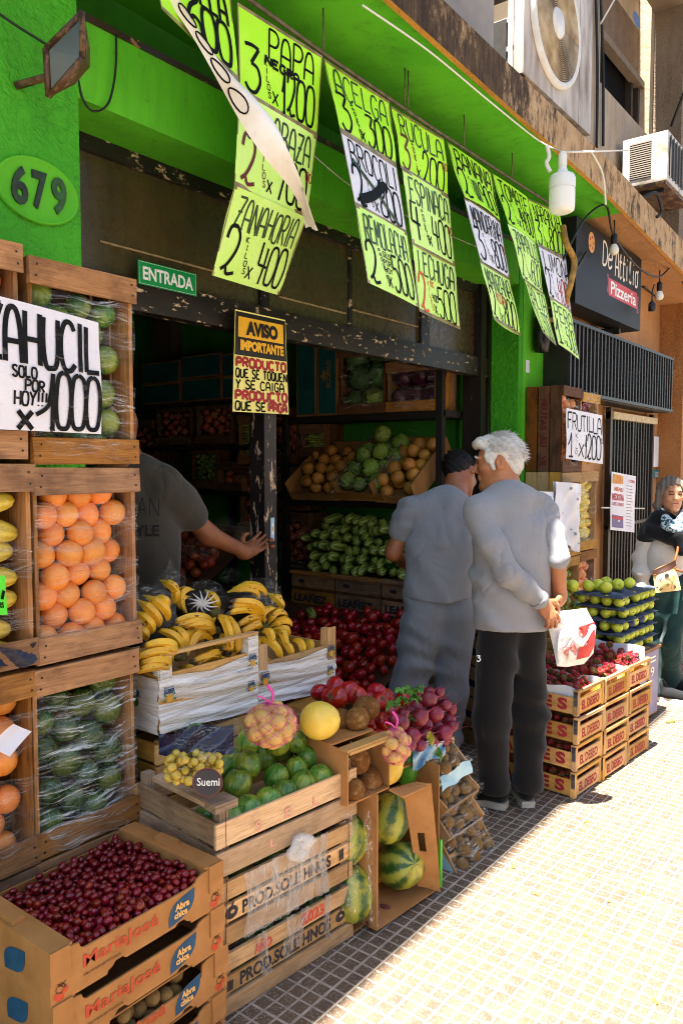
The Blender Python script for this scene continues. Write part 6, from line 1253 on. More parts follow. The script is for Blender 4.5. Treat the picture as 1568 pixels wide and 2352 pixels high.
# middle shelf: tilted boxes
def tiltbox(a, b, X0, z0, X1, z1, label, me, rr, n, seed, mats, flab, cat, wood_=False):
    ya, yb = yy(a, (X0+X1)/2), yy(b, (X0+X1)/2); w = ya-yb; L = math.hypot(X1-X0, z1-z0); tl = math.atan2(z1-z0, X1-X0)
    R = R3(0, 0, -math.pi/2) @ R3(tl, 0, 0); o = thing('fruit_box', label, 'box', (X0, ya, z0), R, 'tilted boxes on the middle shelf'); t = .01
    m = MB(); m.bb(0, w, 0, L, -.012, 0); ob('base', m, mats, o); h = .06 if wood_ else .15
    for x in (0, w-t): m = MB(); m.bb(x, x+t, 0, L, 0, h); ob('side_panel', m, mats, o)
    for y in (0, L-t): m = MB(); m.bb(t, w-t, y, y+t, 0, .05 if y == 0 else h); ob('end_panel', m, mats, o)
    T = Matrix.Translation((X0, ya, z0)) @ R.to_4x4(); Pk = heap(n, t, w-t, t, L-t, lambda q: rr*q.uniform(.9, 1.1), seed, lambda x, y: 0, 14, .16)
    scatter(flab.split('|')[0], me, Pk, flab.split('|')[1], cat, 'fruit in the '+label, T, 1, seed); return o, w, L
tiltbox(712, 822, 4.62, 1.33, 5.08, 1.66, 'tilted cardboard box of orange melons, left on the shelf', F_MELO, .047, 26, 81, M_CARDIN, 'melon|small orange melon in the left tilted box', 'melon')
o, w, L = tiltbox(812, 930, 4.58, 1.34, 5.1, 1.76, 'tilted wooden crate of lettuces in film', F_LET, .062, 18, 82, M_WOLD, 'lettuce|pale lettuce in film in the tilted crate', 'lettuce', True)
m = MB(); m.grid(lambda u, v: (w*u, L*v, .12+.02*math.sin(7*u+9*v)), 10, 12); ob('cling_film', m, M_FILMG, o)
tiltbox(905, 1000, 4.60, 1.33, 5.08, 1.68, 'tilted cardboard box of orange melons, right by the post', F_MELO, .050, 24, 83, M_CARDIN, 'melon|small orange melon in the right tilted box', 'melon')
m = MB(); m.box((4.80, yy(1032, 4.8), 1.52), (.01, .09, .30), R3(.2, 0, 0)); ob('cardboard_flap', m, M_CARD, label='brown cardboard flap standing beside the rack post', cat='cardboard')
# courgettes stacked end-on
q = random.Random(90); k = 0
for row in range(6):
    X = 4.42+.05*row; z = .84+.068*row; na, nb = 690-6*row*0, 1000
    ya, yb = yy(692+8*row*(row > 3), X), yy(1010-26*max(row-2, 0), X); n = int((ya-yb)/.072)
    for j in range(n):
        o = link('zucchini', F_ZUC, None, (X+.08+q.uniform(-.02, .02), ya-(j+.5)*.072+q.uniform(-.02, .02), z+q.uniform(-.018, .018)), (0, math.pi/2+q.uniform(-.2, .2), q.uniform(-.1, .75)), (.036*q.uniform(.8, 1.15), .034, .034*q.uniform(.9, 1.3))); tag(o, 'striped courgette piled end-on below the tilted boxes', 'courgette', 'courgettes piled below the shelf')
for i, (a, b) in enumerate(((668, 768), (770, 876), (878, 990))):
    ya, yb = yy(a, 4.40), yy(b, 4.40); w = ya-yb-.01
    o = thing('crate', ['left', 'middle', 'right'][i]+' crate stencilled LEAÑEZ under the courgettes', 'crate', (4.40, ya, .56), (0, 0, -math.pi/2), 'stencilled crates under the courgettes')
    for z0, z1 in ((0, .10), (.125, .215)): m = MB(); m.bb(0, w, 0, .012, z0, z1, 0, .001); ob('front_board', m, M_WOLD, o)
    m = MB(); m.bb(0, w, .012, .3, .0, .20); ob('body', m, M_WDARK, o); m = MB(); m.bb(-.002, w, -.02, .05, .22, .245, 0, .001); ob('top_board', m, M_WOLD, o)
    fn = frame((0, 0, 0), (1, 0, 0), (0, 0, 1)); m = MB(); btext(m, 'LEAÑEZ', fn, .07*w, .016, .85*w, .085, 0, .05); disc(m, fn, .25*w, .17, .03, .015); ob('stencil', m, M_STAMP, o)
m = MB(); m.bb(4.42, 5.17, 2.78, 4.1, .06, .555); ob('plinth', m, M_WDARK, label='dark wooden plinth under the stencilled crates', cat='plinth')
# tomatoes in a sloping bin by the young man
ta, tb = (3.25, 2.62), (4.35, 3.62)
Pt = heap(285, 3.3, 4.35, 2.62, 3.62, lambda q: q.uniform(.031, .041), 95, lambda x, y: 0, 9, 2)
Pt[:, 2] += .10+.36*(Pt[:, 0]-3.3)
scatter('tomato', F_TOM, Pt, 'dim red tomato in the sloping heap inside the shop', 'tomato', 'tomatoes in the sloping heap')
m = MB(); m.bb(3.28, 3.30, 2.70, 3.64, .06, .2); m.bb(3.28, 4.38, 3.62, 3.64, .06, .5); m.add([(3.29, 2.6, .095), (4.37, 2.6, .45), (4.37, 3.63, .45), (3.29, 3.63, .095)], [(0, 1, 2, 3)]); ob('display_bin', m, M_WDARK, label='sloping bin under the dim red tomatoes', cat='bin')
tag(link('zucchini', F_ZUC, None, (4.2, 3.5, .55), (0, 1.5, .9), .035), 'lone courgette lying behind the tomato heap', 'courgette')
leafy((3.05, 2.95, .45), 14, .12, .07, random.Random(3), M_LEAFD, None, 'greens'); tag(bpy.data.objects['greens'], 'dark leafy greens behind the right banana crate', 'greens')
# ---------------------------------------------------------------- right side: strawberry crates, apples, crates by the pillar
RD = -.096; cD, sD = math.cos(RD), math.sin(RD)
def dpt(i, z): return (3.562+i*.303*cD, 1.329+i*.303*sD, z)
M_STRAWRED = pm('stamp_strawberry_red', '#8e1c22', '#a8323a', 50, .3, .75, rough=.8)
M_TIN = pm('tin_strip', '#8a8a8c', '#3a3634', 30, rough=.35, metal=.7)
for i in range(3):
    for k in range(4):
        dz = k*.1325; jx, jy = rnd.uniform(-.006, .006), rnd.uniform(-.008, .008); L, D = .288, .43; sz = rnd.uniform(-.015, .015)
        x, y, z = dpt(i, dz); o = thing('strawberry_crate', f'pale crate stamped EL DESEO, {["bottom", "second", "third", "top"][k]} of the {["nearest", "middle", "farthest"][i]} strawberry stack', 'crate', (x+jx, y+jy, z), (0, 0, RD+sz), 'strawberry crates stacked on the pavement')
        m = MB(); m.bb(.016, L-.016, 0, .008, .012, .086, 0, .001); ob('front_board', m, M_WLIGHT, o)
        m = MB(); m.bb(.004, L-.004, -.004, .008, .112, .127, 0, .001); ob('top_rail', m, M_WLIGHT, o)
        m = MB(); m.bb(.016, L-.016, D-.008, D, .012, .086, 0, .001); ob('back_board', m, M_WLIGHT, o)
        for x_ in (.003, L-.011): m = MB(); m.bb(x_, x_+.008, .022, D-.02, .010, .088, 0, .001); ob('side_board', m, M_WLIGHT, o)
        m = MB(); m.bb(.01, L-.01, .008, D-.008, .004, .009); ob('base', m, M_WLIGHT, o)
        for x_ in (.002, L-.018):
            for y_ in (.002, D-.022): m = MB(); m.bb(x_-.004, x_+.020, y_-.003, y_+.020, .002, .1265, 0, .001); ob('corner_post', m, M_WLIGHT, o)
        if i < 2 or k % 2: m = MB(); m.bb(-.004, -.0025, -.001, .018, .05, .12); ob('metal_clip', m, M_TIN, o)
        fn = frame((0, 0, 0), (1, 0, 0), (0, 0, 1)); m = MB(); btext(m, 'EL DESEO', fn, .045, .025, .235, .070, 0, .03)
        if i == 0:
            fs = frame((.003, D, 0), (0, -1, 0), (0, 0, 1))
            for t, u in (('A', .04), ('L', .16), ('E', .245), ('S', .325)): btext(m, t, fs, u, .022, u+.052, .080, 0, .05)
        ob('stamp', m, M_STRAWRED, o)
        if k < 3:
            Pk = heap(8, .02, L-.02, .012, .10, lambda q: q.uniform(.0155, .019), 100+i*4+k, lambda x, y: .055, 8, .118); T = Mx((x, y, z), RD)
            scatter('strawberry', F_STRAW, Pk, f'red strawberry in the gaps of the {["nearest", "middle", "farthest"][i]} lower strawberry crates', 'strawberry', f'strawberries in the {["nearest", "middle", "farthest"][i]} lower crates', T)
            if i == 0: scatter('strawberry', F_STRAW, heap(14, .012, .06, .03, .40, lambda q: q.uniform(.016, .0195), 120+k, lambda x, y: .05, 10, .12), 'red strawberry showing at the side of the nearest lower crates', 'strawberry', 'strawberries at the side of the nearest crates', T)
    T = Mx(dpt(i, 3*.1325), RD)
    Pk = heap(74, .014, .275, .02, .41, lambda q: q.uniform(.018, .0225), 140+i, lambda x, y: .088 if i else .074, 10, .19, .2)
    scatter('strawberry', F_STRAW, Pk, f'red strawberry heaped in the top crate of the {["nearest", "middle", "farthest"][i]} stack', 'strawberry', f'strawberries heaped on the {["nearest", "middle", "farthest"][i]} stack', T)
    o = [q for q in bpy.data.objects if q.get('label', '').startswith('pale crate stamped EL DESEO, top') and ['nearest', 'middle', 'farthest'][i] in q['label']][0]
    m = MB()
    m.grid(lambda u, v: (.012+.008*math.sin(9*u), .02+.38*u, .07+(.062 if i == 0 else .05)*v+.006*math.sin(13*u)), 14, 4)
    if i == 2: m.grid(lambda u, v: (.27+.012*v, .03+.39*u, .08+.10*v+.006*math.sin(9*u)), 14, 4); m.grid(lambda u, v: (.01+.27*u, .415+.01*v, .08+.095*v+.004*math.sin(9*u)), 14, 4)
    ob('paper_liner', m, pm('pale_paper_liner', '#c8d0dc', '#dfe2e6', 5, rough=.6) if i == 0 else bpy.data.materials['pale_paper_liner'], o)
m = MB(); fb = frame(np.array(dpt(2, .3975))+np.array((.28*cD-.40*sD, .28*sD+.40*cD, .10)), (-cD*0-.0-sD*-1*0+math.sin(RD), -math.cos(RD), 0), (0, 0, 1))
btext(m, 'Frutillas', fb, .12, .050, .22, .072, 0, .01, .006); btext(m, 'EL DESEO', fb, .08, .015, .30, .045, 0, .02, .006); ob('liner_print', m, M_STRAWRED, o)
# apple trays on a printed box
AP0, AR = (4.56, 1.445), -.08; TA = Matrix.Translation((AP0[0], AP0[1], 0)) @ Matrix.Rotation(AR, 4, 'Z')
M_TRAYB = pm('blue_grey_pulp', '#4a5468', '#38404f', 8, rough=.8, bump=.4, bsc=40); M_CRUMP = pm('dark_blue_wrap', '#2a3a66', '#1c2744', 10, rough=.35, bump=.8, bsc=20)
o = thing('printed_box', 'cardboard box with a lavender 2019 print under the apple trays', 'box', (AP0[0], AP0[1], 0), (0, 0, AR)); m = MB(); m.bb(-.02, .56, -.015, .34, .02, .455); ob('carton', m, M_CARD, o)
m = MB(); m.bb(-.03, .57, -.028, -.017, .44, .456, 0, .001); ob('top_edge', m, M_WOLD, o)
fn = frame((0, -.016, 0), (1, 0, 0), (0, 0, 1)); m = MB(); patch(m, fn, [(.04, .03), (.55, .03), (.55, .43), (.04, .43)], 0); btext(m, '2019', fn, .2, .27, .48, .33, 1, .0, .003); disc(m, fn, .36, .16, .09, .07, 2, .003); disc(m, fn, .36, .16, .06, .05, 1, .005)
for j in range(2): patch(m, fn, [(.2, .36+.025*j), (.5, .36+.025*j), (.5, .37+.025*j), (.2, .37+.025*j)], 1, .003)
ob('print', m, [pm('print_lavender', '#8f8aa8', '#7d789a', 6, rough=.6), M_WHITE, pm('print_coral', '#c8604a', rough=.6)], o)
q = random.Random(200)
for k in range(6):
    z = .462+.074*k
    sx = .012*math.sin(k*2.1); m = MB()
    m.grid(lambda u, v: (sx+.55*u-.015+.004*math.sin(40*v), .30*v-.015+.004*math.sin(46*u), z-.006+.010*math.sin(7*math.pi*u)*math.sin(4*math.pi*v)-.010*(u*(1-u)<.03)), 42, 24)
    m.grid(lambda u, v: (sx+.55*u-.015, -.015+.003*math.sin(50*u), z-.004-.006*v), 30, 2); m.grid(lambda u, v: (sx-.015+.003*math.sin(50*u), .30*u-.015, z-.004-.006*v), 20, 2)
    t = ob('apple_tray', m, M_TRAYB, label=f'blue grey moulded apple tray, {["lowest", "second", "third", "fourth", "fifth", "topmost"][k]} of the stack', cat='tray', group='apple trays'); t.matrix_world = TA
    if k == 5: break
    pos = [(.035+.078*j, .034) for j in range(7)]+[(.035, .034+.077*j) for j in range(1, 4)]+[(.112, .11), (.112, .19)]
    for n_, (x, y) in enumerate(pos):
        if (k*5+n_*3) % 11 == 4: continue
        if k == 2 and n_ in (2, 4, 8, 9):
            blob(TA @ Vector((x+sx, y, z+.034)), .04, .04, .034, M_CRUMP, 'wrapped_apple', 'apple crumpled in dark blue paper between the trays', 'apple', .14, n_, nu=16, nv=10)['group'] = 'blue wrapped apples'; continue
        tag(link('apple', F_APPLE, None, TA @ Vector((x+sx+q.uniform(-.006, .006), y+q.uniform(-.004, .004), z+.031)), (q.uniform(.8, 2.2), q.uniform(-.5, .5), q.uniform(-1, 1)), .034*q.uniform(.94, 1.05)), 'yellow green apple between the stacked trays', 'apple', 'apples between the trays')
for (x, y, l) in ((.20, .11, 'a'), (.24, .20, 'b'), (.30, .08, 'c'), (.03, .22, ''), (.05, .12, ''), (.10, .19, ''), (-.03, .29, '')):
    tag(link('apple', F_APPLE, None, TA @ Vector((x, y, .866)), rrot(q), .0375), 'yellow green apple loose on the topmost tray' if l else 'green apple at the left end of the topmost tray', 'apple', 'apples on the topmost tray' if l else 'apples at the left end of the top tray')
# crates on end against the pillar
PX = [(5.29, .36), (5.665, .345)]
CR = {}
for (c, z0, z1, lab, mt) in ((0, 1.545, 2.15, 'dark crate stencilled FRUTAS RU holding oranges by the green pillar', M_WDARK), (1, 1.60, 2.13, 'crate of red fruit under film beside the FRUTAS RU crate', M_WLIGHT), (0, .93, 1.54, 'pale crate behind the hanging white bags', M_WLIGHT), (1, .95, 1.54, 'crate of yellow squash under film below the red fruit', M_WLIGHT), (0, .335, .925, 'pale crate of striped squash behind the apples', M_WLIGHT), (1, .35, .94, 'crate of small oranges behind the apples', M_WOLD), (0, 0, .33, 'bottom crate of the pillar stack, left', M_WEND), (1, 0, .34, 'bottom crate of the pillar stack, right', M_WEND)):
    CR[(c, round(z0, 2))] = stand_crate(lab, (PX[c][0], 2.12, z0), 0, PX[c][1], .27, z1-z0, mt, 'crates stacked by the green pillar', rim=.07)
def pk2(c, z0, z1, rs, n, seed): x, w = PX[c]; return heap(n, x+.014, x+w-.014, 2.14, 2.23, rs, seed, lambda a, b: z0+.015, 20, z1-.05)
scatter('orange', F_OR, pk2(0, 1.545, 2.13, lambda q: q.uniform(.040, .046), 46, 301), 'orange behind film in the FRUTAS RU crate', 'orange', 'oranges in the FRUTAS RU crate')
F_RAPP = ball('red_apple', [skin('red_apple_skin', '#8e1626', '#6a1024', 2, rough=.2, bump=0), M_DSTEM], .92, .2, 16, 10)
scatter('apple', F_RAPP, pk2(1, 1.60, 2.11, lambda q: q.uniform(.037, .042), 46, 302), 'dark red apple under film by the FRUTILLA sign', 'apple', 'red apples by the FRUTILLA sign')
scatter('squash', F_YM, pk2(1, .95, 1.52, lambda q: q.uniform(.030, .036), 44, 303), 'yellow green long squash under film below the red apples', 'squash', 'yellow squash below the red apples', sc=(1, 1, 1.2), rot=lambda q: (q.uniform(-.3, .3), 1.57+q.uniform(-.3, .3), 0))
scatter('orange', F_OR, pk2(1, .35, .92, lambda q: q.uniform(.034, .039), 50, 304), 'small orange under film behind the green apples', 'orange', 'small oranges behind the apples')
F_SSQ = ball('squash', [M_ZUC, M_DSTEM], .9, .1, 18, 12, 'peg')
scatter('squash', F_SSQ, pk2(0, .335, .9, lambda q: q.uniform(.038, .044), 40, 305), 'small striped round squash in the pale crate behind the apples', 'squash', 'striped squash in the pale crate')
for (x, y) in ((1292, 1345), (1315, 1352), (1296, 1380), (1322, 1390), (1300, 1410), (1326, 1366), (1284, 1425), (1310, 1430), (1298, 1450)): tag(link('squash', F_SSQ, None, aY(x, y, 2.02), rrot(q), .038), 'small striped round squash heaped left of the apple trays', 'squash', 'striped squash left of the apple trays')
open_crate('crate under the heaped striped squash, behind the strawberries', (4.62, 1.88, .30), -.05, .5, .3, .25, .06, .012, 3, M_WLIGHT, z0=.0); open_crate('lower crate behind the strawberry stacks', (4.62, 1.90, .0), -.05, .5, .3, .28, .07, .012, 3, M_WLIGHT, z0=.002)
for k, b, s in (((0, 1.54), [(.02, .3), (.34, .6), (.66, .95)], 401), ((1, 1.6), [(.0, .45), (.5, .98)], 402), ((1, .95), [(.02, .3), (.33, .62), (.66, .95)], 403), ((1, .35), [(.3, .6), (.65, .95)], 404)): 
    if k in CR: wrap(CR[k], 0, PX[k[0]][1], .03, .55, b, M_FILMG if k[0] else M_FILM, seed=s)
fs = frame((5.29, 2.39, 1.545), (0, 0, -1), (0, -1, 0)); f2 = lambda u, v, h=0: np.array((5.2885-h, 2.12+.27*.66-v, 1.545+.605-u))
m = MB(); btext(m, 'FRUTAS', f2, .09, .020, .31, .070, 0, .04); btext(m, 'RU', f2, .36, .020, .43, .070, 0, .04); btext(m, '-', f2, .335, .042, .345, .048, 0, .02); btext(m, 'VR', f2, .49, .020, .57, .070, 0, .04)
s_ = ob('stencil', m, pm('stencil_maroon', '#6a1c20', '#4a1418', 30, rough=.8), CR[(0, 1.54)] if (0, 1.54) in CR else CR[(0, 1.55)]); s_.matrix_parent_inverse = Matrix.Translation((-5.29, -2.12, -1.545))
Q = [aY(1300, 937, 2.075), aY(1382, 954, 2.075), aY(1384, 1066, 2.075), aY(1299, 1053, 2.075)]
o, fn, w, h = sheet('price_sign', Q, M_WPAPER, 'white price sign FRUTILLA 1200 on the crates by the green pillar', tape=False)
m = MB(); hand(m, 'FRUTILLA', fn, .04*w, .60*h, .97*w, .92*h, .012, 0, .03, gap=.15); hand(m, '1', fn, .04*w, .06*h, .2*w, .55*h, .014, 0)
for i, ch in enumerate('KILO'): hand(m, ch, fn, .24*w, (.45-.11*i)*h, .29*w, (.53-.11*i)*h, .004, 0)
hand(m, 'X', fn, .33*w, .08*h, .47*w, .34*h, .011, 0); hand(m, '1200', fn, .50*w, .08*h, .93*w, .56*h, .013, 0, gap=.06); hand(m, '00', fn, .92*w, .42*h, .99*w, .52*h, .004, 0); letters(o, m)
# hanging white bags
M_BAGW = pm('white_thin_plastic', '#e6e2e2', '#d6d0d2', 6, rough=.3, bump=.3, bsc=12); M_BAGP = [pm('print_grey_blue', '#7a8a94', rough=.6), pm('print_pale_red', '#c88a84', rough=.6)]
def hangbag(pts, Y, label, seed, prints):
    q = random.Random(seed); tl, tr, br, bl = [aY(x, y, Y) for x, y in pts]; ph = q.uniform(0, 6)
    f = lambda u, v, h=0: (bl*(1-u)+br*u)*(1-v)+(tl*(1-u)+tr*u)*v+np.array((0, -.03*math.sin(math.pi*u)-.012*math.sin(9*u+4*v+ph)-.008*math.sin(17*u-11*v+ph)-h, .02*math.sin(6*u+ph)*(1-v)))
    m = MB(); m.grid(f, 20, 20); m.grid(lambda u, v: f(u, v, -.02-.02*math.sin(math.pi*u)), 12, 12); o = ob('plastic_bag', m, M_BAGW, label=label, cat='bag', group='white bags hanging on the crates')
    m = MB(); W_ = np.linalg.norm(tr-tl)
    for i in range(prints): cx, cy, r, mi = q.uniform(.1, .9), q.uniform(.08, .92), q.uniform(.02, .045), q.choice((0, 0, 1)); m.add([f(cx+r*math.cos(a), cy+r*.6*math.sin(a), .0035) for a in np.linspace(0, 6.28, 9)[:-1]], [tuple(range(8))], mi)
    ob('print', m, M_BAGP, o)
hangbag([(1212, 1128), (1285, 1130), (1292, 1235), (1240, 1225)], 2.08, 'greyish white printed plastic bag hanging on the pale crate, left one', 1, 16)
hangbag([(1274, 1106), (1336, 1112), (1326, 1262), (1272, 1255)], 2.05, 'bright white printed plastic bag hanging on the pale crate, right one', 2, 12)
# posters and stickers by the gate
Q = [aY(1403, 1083, 2.28), aY(1459, 1094, 2.28), aY(1455, 1223, 2.28), aY(1400, 1217, 2.28)]
o, fn, w, h = sheet('menu_poster', Q, M_WPAPER, 'paper menu poster with red lettering hanging on the barred gate', 'poster', tape=False)
m = MB(); patch(m, fn, [(.03*w, .80*h), (.45*w, .82*h), (.45*w, .96*h), (.05*w, .97*h)], 2); btext(m, 'MENU', fn, .12*w, .68*h, .46*w, .75*h, 1, .02); btext(m, 'MEDIODIA', fn, .05*w, .52*h, .50*w, .64*h, 0, .03); btext(m, 'LUNES A SABADO', fn, .05*w, .43*h, .50*w, .49*h, 0, .01)
patch(m, fn, [(.05*w, .05*h), (.48*w, .05*h), (.48*w, .26*h), (.05*w, .27*h)], 4); patch(m, fn, [(.06*w, .2*h), (.47*w, .19*h), (.47*w, .24*h), (.06*w, .25*h)], 0, .002); btext(m, 'COCINA', fn, .68*w, .87*h, .95*w, .92*h, 0, .02)
for i in range(14): patch(m, fn, [(.6*w, (.8-.054*i)*h), ((.82+.1*((i*7) % 3)/3)*w, (.8-.054*i)*h), ((.82+.1*((i*7) % 3)/3)*w, (.812-.054*i)*h), (.6*w, (.812-.054*i)*h)], 3)
ob('print', m, [pm('poster_red', '#b8303a', rough=.6), pm('poster_orange', '#c8602a', rough=.6), pm('poster_yellow', '#d8a23a', '#b8682a', 30, rough=.6), pm('poster_grey', '#8a8684', rough=.6), pm('poster_violet', '#6a6088', rough=.6)], o)
m = MB(); m.tube([aY(1380, 1166, 2.29), aY(1478, 1168, 2.29)], .008, 6); ob('gate_rod', m, M_WCABLE, label='pale horizontal rod across the barred gate', cat='rod')
def wallcard(p0, p1, mat, lab, Y=2.385, nm='wall_notice'): a, b = aY(*p0, Y), aY(*p1, Y); m = MB(); m.bb(min(a[0], b[0]), max(a[0], b[0]), Y, Y+.004, min(a[2], b[2]), max(a[2], b[2])); return ob(nm, m, mat, label=lab, cat='notice'), frame((a[0], Y, b[2]), (1, 0, 0), (0, 0, 1)), b[0]-a[0], a[2]-b[2]
wallcard((1480, 1000), (1524, 1072), M_WPAPER, 'plain white paper notice on the wall right of the gate')
M_TQ = pm('teal_sticker', '#1d6a74', rough=.4)
o, fn, w, h = wallcard((1517, 1028), (1546, 1068), M_TQ, 'tall teal sticker with small white squares by the paper notice', 2.38, 'sticker'); m = MB(); patch(m, fn, [(0, 0), (w, 0), (w, .18*h), (0, .18*h)])
for i in range(5): patch(m, fn, [((.12+.28*(i % 3))*w, (.34+.16*(i//3))*h), ((.34+.28*(i % 3))*w, (.34+.16*(i//3))*h), ((.34+.28*(i % 3))*w, (.46+.16*(i//3))*h), ((.12+.28*(i % 3))*w, (.46+.16*(i//3))*h)])
ob('print', m, M_WHITE, o)
o, fn, w, h = wallcard((1490, 1080), (1521, 1097), M_TQ, 'teal pill sticker reading PAGA CON TU CELULAR', 2.38, 'sticker'); m = MB(); disc(m, fn, .06*w, .5*h, .5*h, .55*h)
for i, t in enumerate(('PAGÁ', 'CON TU', 'CELULAR')): btext(m, t, fn, .42*w, (.62-.24*i)*h, (.7+.1*i)*w, (.80-.24*i)*h, 0, .01)
ob('print', m, M_WHITE, o)
p = aY(1489, 1114, 2.38); m = MB(); fn = frame((p[0], 2.38, p[2]), (1, 0, 0), (0, 0, 1)); r = .085
m.add([fn(r*math.cos(a), r*math.sin(a), 0) for a in np.linspace(0, 6.283, 25)[:-1]]+[fn(r*math.cos(a), r*math.sin(a), -.004) for a in np.linspace(0, 6.283, 25)[:-1]], [tuple(range(24))]+[(i, (i+1) % 24, 24+(i+1) % 24, 24+i) for i in range(24)])
o = ob('sticker', m, M_TQ, label='round teal sticker with a white bird mark beside the gate', cat='sticker'); m = MB(); stroke(m, crom([(-.04, .02), (-.01, .035), (0, .02), (.01, .035), (.04, .02)]), fn, .008); patch(m, fn, [(-.05, -.02), (.05, -.02), (.05, -.01), (-.05, -.01)]); ob('print', m, M_WHITE, o)
# blue banded crates behind the old man, with yellow squash on top
b0, b1 = aZ(1107, 1722, 0), aZ(1040, 1684, 0); ang = math.atan2(b1[1]-b0[1], b1[0]-b0[0]); M_NAVY = pm('navy_band', '#1a2438', '#131a2a', 12, rough=.7)
for k in range(4):
    o = thing('crate', ['bottom', 'second', 'third', 'top'][k]+' wooden crate with navy bands behind the older man', 'crate', (b0[0], b0[1], k*.185), (0, 0, ang), 'navy banded crates')
    for z0, z1, mt, nm in ((.0, .075, M_WPROD, 'side_board'), (.09, .145, M_WPROD, 'side_board'), (.147, .18, M_NAVY, 'navy_board')): m = MB(); m.bb(0, .5, -.01, .0, z0, z1, 0, .001); m.bb(-.01, 0, -.4, -.01, z0, z1, 0, .001); ob(nm, m, mt, o)
    m = MB(); m.bb(.012, .488, -.39, -.012, .002, .17); ob('body', m, M_WDARK, o)
TB = Mx((b0[0], b0[1], .74), ang)
Pk = heap(46, .01, .48, -.36, -.01, lambda q: q.uniform(.035, .043), 501, lambda x, y: 0, 12, .5, .3)
scatter('squash', F_YM, Pk, 'yellow green squash heaped between the two men', 'squash', 'yellow squash between the men', TB)
# litter on the pavement
q = random.Random(77); M_LITTER = pm('dry_leaf', '#a8742a', '#7a4a1c', 20, rough=.8)
for i in range(46):
    x, y = q.uniform(2.3, 6.5), q.uniform(.55, 1.3); s = q.uniform(.004, .013); m = MB(); m.grid(lambda u, v: (s*(u-.5)*2, s*(v-.5), .003+.004*u*v), 2, 2)
    tag(link('leaf_scrap', m.mesh('leaf_scrap', M_LITTER), None, (x, y, .001), (0, 0, q.uniform(0, 6))), 'tiny brown scrap of dry leaf on the sunlit pavement', 'litter', 'scraps on the pavement')
tag(link('leaf_scrap', F_ZUC, None, (5.0, 1.27, .008), (1.57, 0, 1), .012), 'curled brown leaf in the shade near the apple box', 'litter')
# ---------------------------------------------------------------- people: smooth implicit bodies meshed with surface nets
class SDF:
    def __init__(s): s.p = []
    def cap(s, a, b, ra, rb=None, k=.02, flat=None, fs=1.0, sub=False):
        s.p.append(('c', np.array(a, float), np.array(b, float), ra, ra if rb is None else rb, k, flat, fs, sub)); return s
    def chain(s, pts, rs, k=.02, flat=None, fs=1.0):
        for i in range(len(pts)-1): s.cap(pts[i], pts[i+1], rs[i], rs[i+1], k, flat, fs)
        return s
    def ell(s, c, r, ax=None, k=.02, sub=False): s.p.append(('e', np.array(c, float), np.array(r, float), None if ax is None else np.array(ax, float), 0, k, None, 1, sub)); return s
    def mesh(s, name, mats, res, post=None, disp=None, matfn=None):
        lo = np.full(3, 9e9); hi = -lo
        for t in s.p:
            if t[8]: continue
            if t[0] == 'c': R = max(t[3], t[4])*max(1, t[7]); pts = [t[1]-R, t[1]+R, t[2]-R, t[2]+R]
            else: R = t[2].max(); pts = [t[1]-R, t[1]+R]
            for q in pts: lo = np.minimum(lo, q); hi = np.maximum(hi, q)
        lo -= 3*res+.015; hi += 3*res+.015; N = np.ceil((hi-lo)/res).astype(int)+1
        ax = [lo[i]+res*np.arange(N[i]) for i in range(3)]; D = np.full(N, 1.0, np.float32)
        for t in s.p:
            k = t[5]; R = (max(t[3], t[4])*max(1, t[7]) if t[0] == 'c' else t[2].max())+k+4*res+.01
            a = np.minimum(t[1], t[2]) if t[0] == 'c' else t[1]; b = np.maximum(t[1], t[2]) if t[0] == 'c' else t[1]
            i0 = np.clip(((a-R-lo)/res).astype(int), 0, N-1); i1 = np.clip(((b+R-lo)/res).astype(int)+2, 1, N)
            sl = tuple(slice(i0[i], i1[i]) for i in range(3))
            X, Y, Z = np.meshgrid(*[ax[i][sl[i]] for i in range(3)], indexing='ij', sparse=False); P = np.stack([X, Y, Z], -1)
            if t[0] == 'c':
                A, B, ra, rb, fl, fs = t[1], t[2], t[3], t[4], t[6], t[7]; v = P-A; w = B-A
                if fl is not None:
                    f = np.array(fl, float); f = f/np.linalg.norm(f); v = v+np.outer((v@f).ravel(), f).reshape(v.shape)*(1/fs-1); w = w+f*(w@f)*(1/fs-1)
                h = np.clip((v@w)/(w@w+1e-12), 0, 1); d = (np.linalg.norm(v-h[..., None]*w, axis=-1)-(ra+(rb-ra)*h))*(min(1, fs) if fl is not None else 1)
            else:
                v = P-t[1]
                if t[3] is not None: v = v@t[3].T
                k0 = np.linalg.norm(v/t[2], axis=-1); k1 = np.linalg.norm(v/t[2]**2, axis=-1)+1e-9; d = k0*(k0-1)/k1
            d = d.astype(np.float32); E = D[sl]
            if t[8]: h = np.clip(.5-.5*(E+d)/k, 0, 1); D[sl] = E*(1-h)-d*h+k*h*(1-h)
            else: h = np.clip(.5+.5*(E-d)/k, 0, 1); D[sl] = E*(1-h)+d*h-k*h*(1-h)
        if post or disp:
            X, Y, Z = np.meshgrid(*ax, indexing='ij')
            if disp: D = D+disp(X, Y, Z).astype(np.float32)*(np.abs(D) < .05)
            if post: D = np.maximum(D, post(X, Y, Z).astype(np.float32))
        return snets(name, D, lo, res, mats, matfn)
